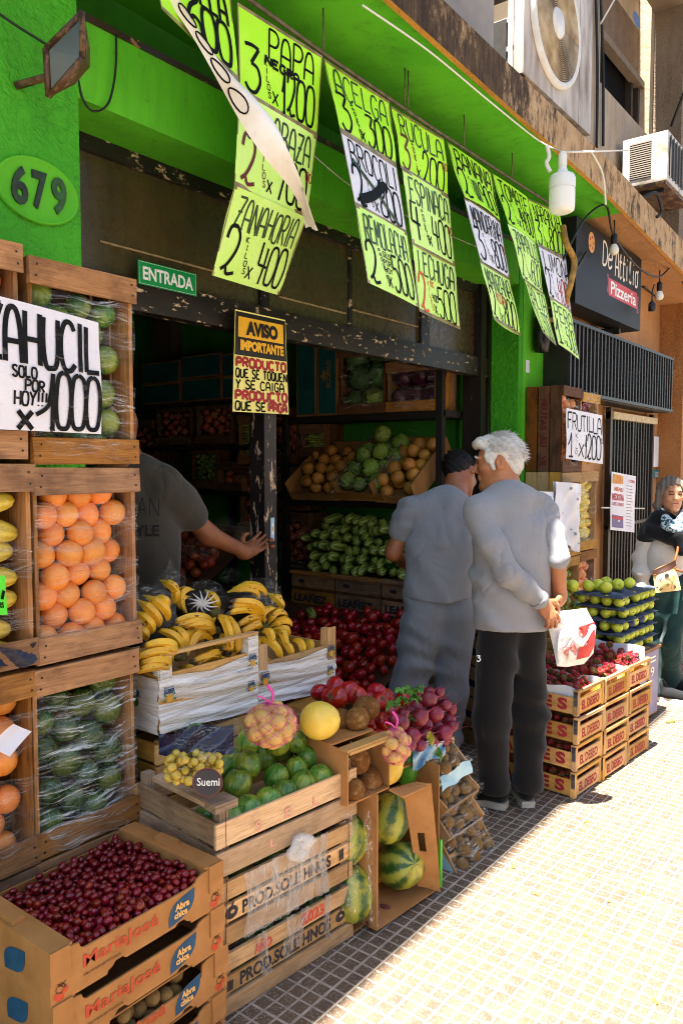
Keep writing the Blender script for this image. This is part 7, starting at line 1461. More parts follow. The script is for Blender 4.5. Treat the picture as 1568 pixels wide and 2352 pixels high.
def snets(name, D, lo, res, mats, matfn=None):
    ins = D < 0; n = D.shape
    c = np.zeros(tuple(k-1 for k in n), np.int8)
    for o in np.ndindex(2, 2, 2): c += ins[o[0]:n[0]-1+o[0], o[1]:n[1]-1+o[1], o[2]:n[2]-1+o[2]]
    act = (c > 0) & (c < 8); I = np.argwhere(act); idx = np.full(c.shape, -1, np.int64); idx[act] = np.arange(len(I))
    acc = np.zeros((len(I), 3)); cnt = np.zeros(len(I))
    for a in np.ndindex(2, 2, 2):
        for ax in range(3):
            if a[ax]: continue
            b = list(a); b[ax] = 1; da = D[I[:, 0]+a[0], I[:, 1]+a[1], I[:, 2]+a[2]]; db = D[I[:, 0]+b[0], I[:, 1]+b[1], I[:, 2]+b[2]]
            m = (da < 0) != (db < 0); t = np.where(m, da/np.where(m, da-db, 1), 0); p = np.array(a, float)[None, :].repeat(len(I), 0); p[:, ax] = t
            acc[m] += p[m]; cnt[m] += 1
    V = lo+res*(I+acc/cnt[:, None]); F = []
    for ax in range(3):
        u, w = (ax+1) % 3, (ax+2) % 3; s0 = [slice(1, k-1) for k in n]; s0[ax] = slice(0, n[ax]-1); s1 = list(s0); s1[ax] = slice(1, n[ax])
        A, B = ins[tuple(s0)], ins[tuple(s1)]
        for flip, m in ((False, A & ~B), (True, ~A & B)):
            E = np.argwhere(m); off = np.ones(3, int); off[ax] = 0; E = E+off
            q = []
            for du, dw in ((0, 0), (-1, 0), (-1, -1), (0, -1)): e = E.copy(); e[:, u] += du; e[:, w] += dw; q.append(idx[e[:, 0], e[:, 1], e[:, 2]])
            q = np.stack(q if not flip else q[::-1], 1); F.append(q)
    F = np.concatenate(F); F = F[(F >= 0).all(1)]
    me = bpy.data.meshes.new(name); me.vertices.add(len(V)); me.vertices.foreach_set('co', V.ravel()); me.loops.add(F.size); me.loops.foreach_set('vertex_index', F.ravel().astype(np.int32))
    me.polygons.add(len(F)); me.polygons.foreach_set('loop_start', (np.arange(len(F))*4).astype(np.int32)); me.polygons.foreach_set('loop_total', np.full(len(F), 4, np.int32)); me.polygons.foreach_set('use_smooth', np.ones(len(F), bool))
    for m in (mats if isinstance(mats, (list, tuple)) else [mats]): me.materials.append(m)
    if matfn is not None: me.polygons.foreach_set('material_index', matfn(V[F].mean(1)).astype(np.int32))
    me.update(calc_edges=True); me.validate(); return me
def folds(seed, amp, dirs):
    q = random.Random(seed); W_ = [(np.array(d, float), f, q.uniform(0, 6), q.uniform(.5, 1.5)) for d, f in dirs]
    def fn(X, Y, Z):
        o = 0; wx = .03*np.sin(9*X+7*Z+seed)+.03*np.sin(11*Y-8*Z+2*seed)
        for d, f, ph, a in W_: u = X*d[0]+Y*d[1]+Z*d[2]+1.6*wx; g = np.clip(np.sin(7*X-6*Y+5*Z+ph*2)+.35*np.sin(19*X+13*Z+ph), 0, 1); o = o+a*g*np.sin(f*u+ph+1.2*np.sin(9*Z-7*X))
        return -amp*o
    return fn
def basis(o, f): f = np.array((f[0], f[1], 0.)); f /= np.linalg.norm(f); r = np.array((f[1], -f[0], 0.)); o = np.array(o, float); return lambda x, y, z: o+r*x+f*y+np.array((0, 0, z)), r, f
def head_sdf(s, c, fw, up, k=1.0, ears=True, jaw=1.0, nose=1.0):
    fw = np.array(fw, float); fw /= np.linalg.norm(fw); up = np.array(up, float); up = up-fw*(up@fw); up /= np.linalg.norm(up); sd = np.cross(up, fw); A = np.stack([fw, sd, up])
    w = lambda x, y, z: np.array(c, float)+k*(fw*x+sd*y+up*z)
    s.ell(w(-.012, 0, .028), np.array((.097, .075, .092))*k, A, .02).ell(w(.032, 0, -.03), np.array((.062, .060, .082))*k, A, .03)
    for y in (-1, 1): s.cap(w(.0, y*.048, -.055), w(.066, y*.012, -.100*jaw), .022*k, .018*k, .03); s.ell(w(.064, y*.038, -.022), np.array((.024, .022, .022))*k, A, .02)
    s.ell(w(.074, 0, -.100*jaw), np.array((.017, .02, .016))*k, A, .02).cap(w(.082, -.034, .024), w(.082, .034, .024), .011*k, None, .015)
    for y in (-1, 1): s.ell(w(.094, y*.031, .003), np.array((.013, .016, .009))*k, A, .012, True)
    for y in (-1, 1): s.ell(w(.080, y*.031, .002), np.array((.012, .014, .0085))*k, A, .004)
    s.cap(w(.086, 0, .012), w(.108*nose, 0, -.032), .008*k, .0125*k, .012)
    for y in (-1, 1): s.ell(w(.096, y*.012, -.036), np.array((.011, .008, .008))*k, A, .008)
    s.cap(w(.090, -.020, -.060), w(.090, .020, -.060), .0065*k, None, .010).cap(w(.087, -.017, -.073), w(.087, .017, -.073), .0075*k, None, .010).cap(w(.101, -.024, -.0665), w(.101, .024, -.0665), .0032*k, None, .004, sub=True)
    if ears:
        for y in (-1, 1): s.ell(w(-.012, y*.077, -.006), np.array((.021, .010, .034))*k, A, .008); s.cap(w(-.004, y*.074, -.03), w(.0, y*.070, -.04), .009*k, .006*k, .008); s.ell(w(-.008, y*.087, -.004), np.array((.010, .006, .019))*k, A, .006, True)
    return w, A
def hand_sdf(s, wr, d, n, k=1.0, curl=(.5, .5, .5, .5), side=1, thumb=.6, spread=.12, wr_r=.027):
    """wr wrist, d towards the fingers, n out of the back of the hand, side = +1 thumb on d x n"""
    d = np.array(d, float); d /= np.linalg.norm(d); n = np.array(n, float); n = n-d*(n@d); n /= np.linalg.norm(n); t = np.cross(d, n)*side; w = lambda x, y, z: np.array(wr, float)+k*(d*x+t*y+n*z)
    s.ell(w(.048, .0, 0), np.array((.052, .040, .016))*k, np.stack([d, t, n]), .02); s.cap(w(-.02, 0, 0), w(.02, 0, 0), wr_r*k, .026*k, .02)
    for i, (y, L) in enumerate(((.030, .072), (.010, .080), (-.010, .074), (-.029, .058))):
        a = curl[i]; p = w(.088-abs(i-1)*.004, y, .002); sp = spread*(1-i*.66)
        for j, (l, r) in enumerate(((.42, .0095), (.32, .0085), (.26, .0075))):
            ang = a*(.6+j*.75); dd = d*math.cos(ang)-n*math.sin(ang)+t*sp*math.cos(ang); dd /= np.linalg.norm(dd); q = p+dd*L*l*k; s.cap(p, q, r*k, (r-.0008)*k, .005); p = q
    p = w(.018, .030, -.004)
    for j, (l, r) in enumerate(((.034, .0135), (.030, .0105), (.024, .009))): dd = d*(.55+.2*j)+t*(.8-.45*j)-n*thumb*(.35+.3*j); dd /= np.linalg.norm(dd); q = p+dd*l*k; s.cap(p, q, r*k, (r-.001)*k, .008); p = q
    return s
def skinmat(name, a, b):
    g = G(name); v = g.coord(); c = g.mix(g.rng(g.noise(v, 9, 5), .3, .7), a, b); c = g.mix(g.math('MULTIPLY', g.rng(g.noise(v, 90, 4), .55, .75), .25), c, '#7a3a22'); g.bump(g.noise(v, 220, 3), .15, .003); g.set(c, .5, .4); g.b.inputs['Subsurface Weight'].default_value = .12; g.b.inputs['Subsurface Radius'].default_value = (.012, .005, .003); return g.m
def cloth(name, a, b, sc=300, rough=.9, mel=.7, bump=.4, fold=.5):
    g = G(name); v = g.coord(); n = g.noise(g.mapv(v, (1, 1, 2.2)), sc, 3, .7); c = g.mix(g.math('MULTIPLY', g.rng(n, .35, .65), mel), a, b); c = g.mix(g.math('MULTIPLY', g.rng(g.noise(v, 4, 4), .4, .7), .3), c, b)
    w1 = g.math('ABSOLUTE', g.math('SUBTRACT', g.noise(g.mapv(v, (1, 1, .75), (0, 0, 0), (.5, .4, .3)), 4.6, 1, .5, 1.2), .5)); w2 = g.math('ABSOLUTE', g.math('SUBTRACT', g.noise(g.mapv(v, (1.1, .8, .5), (3, 1, 0), (-.6, .2, 1.)), 8, 1, .5, .8), .5)); mk = g.rng(g.noise(v, 3.2, 2), .40, .66, .12, 1.); h = g.math('ADD', g.math('MULTIPLY', mk, g.math('ADD', g.math('MULTIPLY', g.rng(w1, 0, .2), fold), g.math('MULTIPLY', g.rng(w2, 0, .16), fold*.4))), g.math('MULTIPLY', n, .035*bump)); g.bump(h, .9, .022); g.set(c, rough, .1); g.b.inputs['Sheen Weight'].default_value = .15; return g.m
M_SKO = skinmat('tanned_skin', '#b0744c', '#9a5f3c'); M_SKY = skinmat('brown_skin', '#935a38', '#7d4a2c'); M_SKW = skinmat('fair_skin', '#c08a68', '#a97352')
M_HEATH = cloth('heather_grey_knit', '#96969a', '#6c6d71', 260); M_HEATH2 = cloth('heather_grey_tshirt', '#85878c', '#5f6166', 260); M_SWEAT = cloth('charcoal_sweat_fabric', '#808286', '#56585b', 240, mel=.8); M_BLKT = cloth('black_trouser_fabric', '#1c1a1a', '#121112', 200); M_TSH = cloth('olive_grey_tshirt', '#4a443c', '#37322b', 260)
M_SHOE = cloth('black_shoe_mesh', '#1d1e20', '#101113', 400, .8, fold=.0); M_SOLE = pm('white_sole', '#cfc8bc', '#b5ad9e', 20, rough=.6)
def hairmat(name, a, b):
    g = G(name); v = g.coord(); n = g.noise(g.mapv(v, (1, 1, .35)), 180, 4, .7); c = g.mix(g.rng(n, .3, .7), a, b); g.bump(n, .8, .004); return g.set(c, .6, .2)
M_HWHITE = hairmat('white_hair', '#dcd8d2', '#b5aea6'); M_HBLACK = hairmat('black_hair', '#0c0908', '#17110e'); M_HGREY = hairmat('grey_long_hair', '#4a443e', '#766d64')
def tufts(w, mat, parent, n, L, seed, region, flow, name='hair_tuft', wd=.004):
    q = random.Random(seed); m = MB()
    for i in range(n):
        th, ph = q.uniform(0, 6.283), math.acos(q.uniform(-.35, 1)); u = np.array((math.sin(ph)*math.cos(th), math.sin(ph)*math.sin(th), math.cos(ph)))
        if not region(u): continue
        p = u*np.array((.110, .086, .104))+np.array((-.014, 0, .032)); f = np.array(flow(u, q), float); f -= u*(f@u)*.75; f = f/(np.linalg.norm(f)+1e-6); l = L*q.uniform(.5, 1.2); s = np.cross(u, f)*wd*q.uniform(.6, 1.3)
        A = [p-u*.006, p+f*l*.5+u*.006, p+f*l+u*.004*q.uniform(-1, 3)]; m.add([w(*(A[0]-s)), w(*(A[0]+s)), w(*(A[1]+s*.8)), w(*(A[1]-s*.8)), w(*A[2])], [(0, 1, 2, 3), (3, 2, 4)], 0, True)
    return ob(name, m, mat, parent)
def child(o, name, me, parent=None): c = link(name, me, o); c.matrix_parent_inverse = Matrix.Translation(-o.location); return c
def cmb(o, name, m, mat): return child(o, name, m.mesh(name, mat))
def sub(c, p): c.parent = p; c.matrix_parent_inverse = Matrix.Identity(4); return c
def px9(x, y): return (960+.30612*x)/1.0887, (1060+.30612*y)/1.0887
# ------------------------------------------------ older man with white hair
O = np.array((3.30, 1.55, 0)); B, r_, f_ = basis(O, (.50, .86)); DO = float((O-EY)@FW)
def dep(p): return float((np.array(p)-EY)@FW)
om = thing('person', 'white haired older man seen from behind, grey long sleeved polo and black trousers', 'person', O)
hc = aD(*px9(925, 315), dep(B(0, .10, 1.6))); hf = -RT*.97+FW*.2-UP*.08; s = SDF(); w, A_ = head_sdf(s, hc, hf, UP+RT*.08, 1.0, jaw=1.08, nose=1.06)
neck = B(0, .045, 1.43); s.cap(w(-.035, 0, -.05), neck, .056, .064, .04); s.cap(w(.02, 0, -.10), neck+f_*.03, .035, .05, .04)
shL, shR = B(-.185, .0, 1.385), B(.185, .02, 1.385)
eL = aD(1166, 1318, dep(shL)-.09); wL = aD(1242, 1382, dep(shL)-.03); eR = aD(1279, 1275, dep(shR)-.10); wR = aD(1284, 1372, dep(shL)+.10)
s.chain([neck, B(0, .01, 1.25), B(0, -.01, .95)], [.09, .11, .11], .05).chain([neck, shL, eL, wL], [.06, .045, .038, .029], .03).chain([neck, shR, eR, wR], [.06, .045, .040, .031], .03)
hl = aD(1268, 1420, dep(wL)-.0)-wL; hand_sdf(s, wL, hl, -FW*.9+RT*.5, .98, (.5, .6, .7, .8), -1, .3)
hr = aD(1262, 1432, dep(wL)+.06)-wR; hand_sdf(s, wR, hr, FW*.1+RT, .98, (.9, .9, 1.0, 1.1), 1, .5)
child(om, 'body', s.mesh('body', [M_SKO], .0042))
# shirt: torso, sleeves, collar
s = SDF(); FL_ = f_
s.chain([B(.005, -.005, .86), B(.0, .0, 1.02), B(0, .005, 1.2), B(0, .015, 1.36)], [.182, .172, .176, .152], .06, FL_, .74).chain([B(-.13, .01, 1.40), B(0, .03, 1.445), B(.13, .02, 1.40)], [.062, .075, .062], .05)
s.chain([shL, shL*.8+eL*.2], [.070, .062], .04).chain([shR, shR*.8+eR*.2], [.068, .06], .04); eRs = shR+(eR-shR)*1.06
dsp = folds(3, .008, (((.75, -.3, .55), 30), ((-.4, .5, .75), 40), ((.6, .3, -.6), 24)))
sh_ = child(om, 'shirt', s.mesh('shirt', [M_HEATH], .0075, lambda X, Y, Z: (.852+.012*np.sin(9*X+4*Y))-Z, dsp))
s = SDF(); s.chain([shL, (shL+eL)/2+RT*-.010-FW*.02, eL, eL+(wL-eL)*.5, eL+(wL-eL)*.94], [.070, .060, .055, .048, .041], .03)
child(om, 'sleeve', s.mesh('sleeve', [M_HEATH], .006, None, folds(31, .006, (((.9, -.5, .25), 48), ((.3, .6, .7), 62), ((-.6, .3, .7), 40)))))
s = SDF(); s.chain([shR, (shR+eRs)/2, eRs], [.068, .058, .053], .03); child(om, 'sleeve', s.mesh('sleeve', [M_HEATH], .006, None, folds(33, .006, (((.2, -.2, .9), 50), ((.3, .4, .9), 60)))))
m = MB(); nk = neck+np.array((0, 0, .02)); 
def colr(u, v): a = math.pi*(.15+1.7*u)+math.pi/2; rr = .074+.018*v; return nk+(r_*math.cos(a)*rr+f_*math.sin(a)*rr*.92)+np.array((0, 0, .040-.048*v+.018*math.sin(a)))
m.grid(colr, 26, 5); m.grid(lambda u, v: colr(u, 0)*(1-v)+(colr(u, 0)*.97+nk*.03-np.array((0, 0, .05)))*v, 26, 3); sub(cmb(om, 'collar', m, M_HEATH), sh_)
m = MB(); a_, b_ = eL+(wL-eL)*.88, eL+(wL-eL)*.99; ax_ = (b_-a_)/np.linalg.norm(b_-a_); m.tube([a_, a_+ax_*.004, b_-ax_*.004, b_], [.0445, .046, .0455, .043], 20); sub(cmb(om, 'cuff', m, M_HEATH), sh_)
# trousers
s = SDF(); hipL, hipR = B(-.072, -.01, .84), B(.075, .0, .84); kL, kR = aD(1128, 1650, dep(hipL)-.02), aD(1216, 1640, dep(hipR)); aL, aR = aD(1133, 1800, dep(hipL)+.02), aD(1213, 1795, dep(hipR)-.03)
s.chain([B(-.04, 0, .94), B(.04, 0, .94)], [.112, .112], .04, FL_, .85).chain([hipL, kL, aL, aL-np.array((0, 0, .06))], [.096, .082, .066, .056], .035).chain([hipR, kR, aR, aR-np.array((0, 0, .06))], [.096, .080, .064, .054], .035)
tr_ = child(om, 'trousers', s.mesh('trousers', [M_BLKT], .008, lambda X, Y, Z: .10-Z, folds(5, .005, (((.3, .2, 1.), 22), ((-.4, .3, .9), 30), ((.2, -.3, 1.), 48)))))
m = MB(); p = aD(1098, 1512, dep(B(-.15, -.10, .85))-.07); fn_ = frame(p, RT, UP); hand(m, '3', fn_, -.008, -.012, .008, .012, .004, 0); sub(cmb(om, 'logo', m, M_WHITE), tr_)
def shoe(o, heel, toe, k=1.0, hgt=.075, mat=None):
    heel, toe = np.array(heel, float), np.array(toe, float); d = toe-heel; d[2] = 0; L = np.linalg.norm(d); d /= L; sd = np.array((-d[1], d[0], 0)); w = lambda x, y, z: np.array((heel[0], heel[1], 0))+d*x+sd*y+np.array((0, 0, z))
    s = SDF(); s.chain([w(.035, 0, .06), w(.12, 0, .058), w(L-.045, 0, .042)], [.036, .037, .034], .03, sd, 1.05).cap(w(.035, 0, .08), w(.06, 0, .11), .038, .042, .03).ell(w(L-.03, 0, .035), (.035, .036, .026), np.stack([d, sd, np.array((0, 0, 1.))]), .02)
    so_ = child(o, 'shoe', s.mesh('shoe', [mat or M_SHOE], .005, lambda X, Y, Z: .022-Z))
    m = MB(); O_ = [(x, (-.036 if sgn < 0 else .036)*(1-.25*max(0, (x/L-.75)/.25)**2)*(.85+.15*math.sin(min(1, x/L*4)*1.57))) for sgn in (-1,) for x in np.linspace(0, L, 14)]; poly = O_+[(x, -y) for x, y in O_[::-1]]
    m.prism(poly, lambda u, v, h: w(u, v, .002+h+.008*max(0, (u/L-.7)/.3)**2), .030); sub(cmb(o, 'sole', m, M_SOLE), so_)
h1 = aZ(1163, 1858, 0); shoe(om, h1, aZ(1072, 1838, 0)); h2 = aZ(1213, 1857, 0); shoe(om, h2, h2+np.array((.20, .17, 0)))
# hair
s = SDF(); s.ell(w(-.030, 0, .050), (.100, .085, .086), A_, .02).ell(w(.035, 0, .092), (.065, .062, .040), A_, .02).ell(w(.078, 0, .094), (.030, .050, .024), A_, .02).ell(w(-.075, 0, .0), (.045, .068, .075), A_, .03)
for y in (-1, 1): s.ell(w(.018, y*.064, .028), (.042, .018, .040), A_, .015); s.ell(w(.02, y*.068, -.012), (.013, .008, .028), A_, .01); s.ell(w(-.012, y*.080, -.012), (.026, .022, .036), A_, .006, True)
s.ell(w(.085, 0, .015), (.05, .08, .058), A_, .01, True)
hd = lambda X, Y, Z: .0014*np.sin(60*X+40*Z)*np.sin(55*Y-70*Z)+.002*np.sin(140*X-90*Y+120*Z)
child(om, 'hair', s.mesh('hair', [M_HWHITE], .004, None, hd))
t_ = tufts(w, M_HWHITE, om, 2200, .034, 4, lambda u: u[2] > -.25 and (u[0] < .45 or u[2] > .55) and not (abs(u[1]) > .8 and u[2] < .1 and u[0] > -.3), lambda u, q: (-.9+q.uniform(-.4, .4), u[1]*.3+q.uniform(-.5, .5), -.3+.9*(u[2] > .75)+q.uniform(-.3, .5)), wd=.0026); t_.matrix_parent_inverse = Matrix.Translation(-om.location)
m = MB()
for y in (-1, 1): m.tube([w(.094, y*.012, .026), w(.098, y*.028, .033), w(.088, y*.046, .026)], [.004, .0065, .003], 6)
cmb(om, 'eyebrows', m, M_HWHITE)
m = MB()
for y in (-1, 1): m.tube([w(.089, y*.021, .003), w(.0925, y*.031, .004), w(.086, y*.043, .002)], .0028, 6)
cmb(om, 'eyes', m, M_HBLACK)
# carrier bag in his hand
M_RBAG = G('red_white_bag'); g = M_RBAG; v = g.coord(); n = g.noise(v, 7, 2, .5); M_RBAG = g.set(g.mix(g.rng(n, .5, .52), '#ece6e2', '#c83a34'), .3, .5)
bd = dep(wL)+.06; cb_ = aD(1310, 1470, bd); q = random.Random(9)
E_ = [(1258, 1440), (1275, 1405), (1345, 1397), (1368, 1440), (1362, 1500), (1340, 1525), (1300, 1532), (1278, 1530), (1268, 1480)]
m = MB(); ncv = len(E_); ctr = (1315, 1465)
def bagf(side):
    def f(u, v):
        a = u*ncv; i = int(a) % ncv; t = a-int(a); x = E_[i][0]*(1-t)+E_[(i+1) % ncv][0]*t; y = E_[i][1]*(1-t)+E_[(i+1) % ncv][1]*t
        px, py = ctr[0]+(x-ctr[0])*v, ctr[1]+(y-ctr[1])*v; return aD(px, py, bd+side*(.055*(1-v*v)+.012*math.sin(4*u*6.28+7*v)*v*(1-v)*4+.006*math.sin(11*u*6.28)*v*(1.02-v)))
    return f
m.grid(bagf(-1), 54, 12); m.grid(bagf(1), 54, 12); M_WBAG = pm('white_shiny_plastic', '#ebe7e4', '#dcd6d2', 6, rough=.25, bump=.5, bsc=20, spec=.6)
cbag = ob('carrier_bag', m, M_WBAG, label='crumpled white carrier bag with red print held behind the older man', cat='bag')
m = MB()
fbg = lambda x, y, h=0: aD(x, y, bd-.060*(max(0, 1-((x-ctr[0])**2/55**2+(y-ctr[1])**2/68**2)))-.004-h-.004*math.sin(.15*x+.11*y))
def bpoly(P_, mi, nsub=5):
    c = np.mean(P_, 0); n = len(P_); vs = [fbg(*c)]; fs = []
    for k in range(1, nsub+1):
        for i in range(n*3):
            a = i/3; j = int(a); t = a-j; x = P_[j][0]*(1-t)+P_[(j+1) % n][0]*t; y = P_[j][1]*(1-t)+P_[(j+1) % n][1]*t; vs.append(fbg(c[0]+(x-c[0])*k/nsub, c[1]+(y-c[1])*k/nsub))
    N = n*3
    for i in range(N): fs.append((0, 1+i, 1+(i+1) % N))
    for k in range(nsub-1):
        for i in range(N): fs.append((1+k*N+i, 1+k*N+(i+1) % N, 1+(k+1)*N+(i+1) % N, 1+(k+1)*N+i))
    m.add(vs, fs, mi, True)
bpoly([(1328, 1440), (1364, 1428), (1366, 1480), (1352, 1508), (1322, 1516), (1330, 1490), (1344, 1464)], 0); bpoly([(1290, 1490), (1318, 1480), (1326, 1494), (1318, 1512), (1300, 1512)], 1)
ob('print', m, [pm('bag_red', '#cf3b36', '#b52a2a', 12, rough=.3), pm('bag_red_mesh', '#b03a36', '#e2b0aa', 90, rough=.4)], cbag)
m = MB(); m.tube(crom([wL+hl*.9, aD(1270, 1418, bd), aD(1285, 1425, bd), aD(1300, 1440, bd)]), [.006, .008, .010, .012, .014, .016, .018, .02, .02, .02, .02, .02, .02, .02, .02, .02, .02, .02, .02][:19], 7); cmb2 = ob('handle', m, M_WBAG, cbag)
# ------------------------------------------------ young man in grey T-shirt and sweatpants
cY = aD(1000, 1640, 4.10); OY = np.array((cY[0], cY[1], 0.06)); B, r_, f_ = basis(OY, (.88, .47))
ym = thing('person', 'dark haired man seen from behind, grey T-shirt and charcoal sweatpants, choosing fruit', 'person', OY)
s = SDF(); hc = aD(*px9(622, 415), 4.26); hf = FW*.62+RT*.6-UP*.55; w, A_ = head_sdf(s, hc, hf, UP+FW*.55, .98)
dY = 4.10; neck = aD(*px9(560, 640), 4.14); s.cap(w(-.04, 0, -.04), neck, .055, .06, .04)
sL, sR = aD(*px9(205, 690), 4.08), aD(*px9(760, 760), 4.16); eL = aD(*px9(75, 1050), 4.10); wL = aD(*px9(190, 1150), 4.38); eR = aD(*px9(745, 1060), 4.26); wR = aD(*px9(720, 1130), 4.5)
hip = aD(*px9(440, 1400), 4.08); s.chain([neck, neck*.4+hip*.6], [.08, .09], .05).chain([neck, sL, eL, wL], [.055, .046, .040, .030], .03).chain([neck, sR, eR, wR], [.055, .046, .040, .030], .03)
hand_sdf(s, wL, wL-eL, UP, .95, (.6, .7, .8, .9), 1); hand_sdf(s, wR, wR-eR, UP, .95, (.6, .7, .8, .9), -1)
child(ym, 'body', s.mesh('body', [M_SKY], .0045))
s = SDF(); P0 = [aD(*px9(x, y), d) for x, y, d in ((435, 1370, 4.07), (450, 1240, 4.07), (480, 1000, 4.08), (500, 780, 4.10))]
s.chain(P0, [.168, .158, .170, .150], .06, FW, .68).chain([aD(*px9(255, 690), 4.09), aD(*px9(500, 648), 4.12), aD(*px9(715, 735), 4.15)], [.056, .076, .054], .05)
for S_, E_s in ((sL, eL), (sR, eR)): s.chain([S_, S_+(E_s-S_)*.25], [.062, .060], .04)
child(ym, 'tshirt', s.mesh('tshirt', [M_HEATH2], .0075, lambda X, Y, Z: (P0[0][2]-.035+.010*np.sin(12*(X-Y)))-Z, folds(7, .008, (((.8, -.5, .5), 28), ((-.5, .4, .8), 36), ((.5, .2, -.8), 24)))))
for S_, E_s in ((sL, eL), (sR, eR)): s = SDF(); s.chain([S_, S_+(E_s-S_)*.25, S_+(E_s-S_)*.5], [.064, .064, .066], .03); child(ym, 'sleeve', s.mesh('sleeve', [M_HEATH2], .006, None, folds(35, .005, (((.8, -.2, .6), 42), ((.3, .4, .9), 55)))))
s = SDF(); hl_, hr_ = aD(*px9(330, 1560), 4.08), aD(*px9(575, 1560), 4.10)
kL = aD(935, 1600, 4.10); kR = aD(1035, 1590, 4.16); aLz = aD(930, 1690, 4.1); aRz = aD(1030, 1690, 4.2)
s.chain([aD(*px9(330, 1400), 4.08), aD(*px9(545, 1400), 4.09)], [.112, .108], .05, FW, .85).chain([hl_, kL, aLz], [.122, .088, .078], .04).chain([hr_, kR, aRz], [.116, .082, .072], .04)
for z_, rr in ((0, 0),): s.chain([aLz, np.array((aLz[0], aLz[1], .1))], [.078, .06], .03); s.chain([aRz, np.array((aRz[0], aRz[1], .1))], [.072, .058], .03)
s.cap(aD(*px9(452, 1690), 3.93), aD(*px9(440, 1880), 3.96), .010, .016, .04, sub=True)
child(ym, 'sweatpants', s.mesh('sweatpants', [M_SWEAT], .008, lambda X, Y, Z: np.maximum(.10-Z, Z-(P0[0][2]+.03)), folds(9, .007, (((.5, .3, 1.), 20), ((-.5, .4, .8), 27), ((.2, -.2, 1.), 44)))))
for p_ in (aLz, aRz): shoe(ym, np.array((p_[0]-.06, p_[1]-.05, 0)), np.array((p_[0]+.16, p_[1]+.10, 0)))
s = SDF(); s.ell(w(-.020, 0, .044), (.103, .084, .092), A_, .02).ell(w(-.070, 0, -.008), (.045, .066, .060), A_, .03).ell(w(.05, 0, .085), (.055, .06, .04), A_, .02)
for y in (-1, 1): s.ell(w(-.012, y*.084, -.008), (.024, .022, .034), A_, .006, True)
s.ell(w(.10, 0, .0), (.06, .09, .06), A_, .01, True); child(ym, 'hair', s.mesh('hair', [M_HBLACK], .0042, None, hd))
t_ = tufts(w, M_HBLACK, ym, 500, .026, 6, lambda u: u[2] > -.1 and u[0] < .7, lambda u, q: (u[0]*.5+.4+q.uniform(-.4, .4), u[1]*.5+q.uniform(-.4, .4), .2+q.uniform(-.3, .5))); t_.matrix_parent_inverse = Matrix.Translation(-ym.location)
# ------------------------------------------------ man in the doorway, face hidden by the crate
DM = 3.30; OM = aD(310, 1500, DM); OM = np.array((OM[0], OM[1], .06))
dm = thing('person', 'man in dark grey T-shirt standing in the doorway, hand on the door post', 'person', OM)
s = SDF(); hc = aD(262, 985, DM); w, A_ = head_sdf(s, hc, -FW*.8+RT*-.6, UP, 1.0); neck = aD(288, 1068, DM+.02); s.cap(w(-.03, 0, -.04), neck, .058, .066, .04)
sR = aD(383, 1120, DM+.03); eR = aD(478, 1228, DM+.16); wR = aD(563, 1268, DM+.34); sL = aD(195, 1120, DM); eL = aD(170, 1270, DM+.05)
hip = aD(320, 1420, DM+.02); s.chain([neck, aD(310, 1250, DM+.02), hip], [.08, .085, .08], .05).chain([neck, sR, eR, wR], [.06, .052, .043, .031], .03).chain([neck, sL, eL], [.06, .052, .043], .03)
hand_sdf(s, wR, aD(600, 1246, DM+.46)-wR, -FW*.5-RT*.3-UP*.2, 1.0, (.5, .55, .6, .7), 1, .2)
hp = np.array((2.878, 2.655, 0)); 
for i in range(2): p_ = aD(624+3*i, 1241+14*i, 3.80); s.cap(p_-RT*.03+FW*.05, p_+FW*.012, .010, .010, .006); s.cap(p_+FW*.012, p_-FW*.01-RT*.006, .0095, .009, .006)
s.chain([wR, aD(596, 1248, 3.84), aD(618, 1246, 3.87)], [.03, .024, .016], .02)
child(dm, 'body', s.mesh('body', [M_SKY], .0045))
s = SDF(); s.chain([aD(318, 1420, DM+.02), aD(312, 1250, DM+.02), aD(305, 1140, DM+.03)], [.168, .175, .168], .06, FW, .62).chain([aD(230, 1105, DM+.02), aD(295, 1075, DM+.03), aD(362, 1100, DM+.03)], [.062, .072, .064], .05)
s.chain([sR, sR+(eR-sR)*.3, sR+(eR-sR)*.58], [.080, .078, .074], .045).chain([sL, sL+(eL-sL)*.5], [.08, .074], .045)
ts_ = child(dm, 'tshirt', s.mesh('tshirt', [M_TSH], .0075, None, folds(13, .005, (((.6, .2, .8), 22), ((-.5, .2, 1.), 30)))))
s = SDF(); s.chain([aD(300, 1420, DM+.02), aD(305, 1560, DM+.02)], [.15, .14], .04); s.chain([aD(305, 1560, DM+.02)+RT*-.08, np.array((OM[0]-.08, OM[1], .08))], [.09, .07], .04); s.chain([aD(305, 1560, DM+.02)+RT*.08, np.array((OM[0]+.08, OM[1], .08))], [.09, .07], .04); child(dm, 'trousers', s.mesh('trousers', [M_BLKT], .010))
m = MB(); p = aD(312, 1180, DM-.105); fr = frame(p, RT*.985+FW*.1, UP); fr2 = lambda u, v, h=0: fr(u, v, h)+FW*(1.6*u*u+.12*v*v)
btext(m, 'AMERICAN', fr2, -.22, -.012, .092, .070, 0, -.02); btext(m, 'STYLE', fr2, -.06, -.092, .092, -.046, 0, .02); sub(cmb(dm, 'lettering', m, pm('shirt_print', '#1c1814', rough=.9)), ts_)
m = MB(); m.tube([aD(266+54*t, 1062+14*math.sin(t*3.1)+(8 if t > .5 else 0), DM-.045+.03*t) for t in np.linspace(0, 1, 9)], .009, 6); sub(cmb(dm, 'collar', m, M_TSH), ts_)
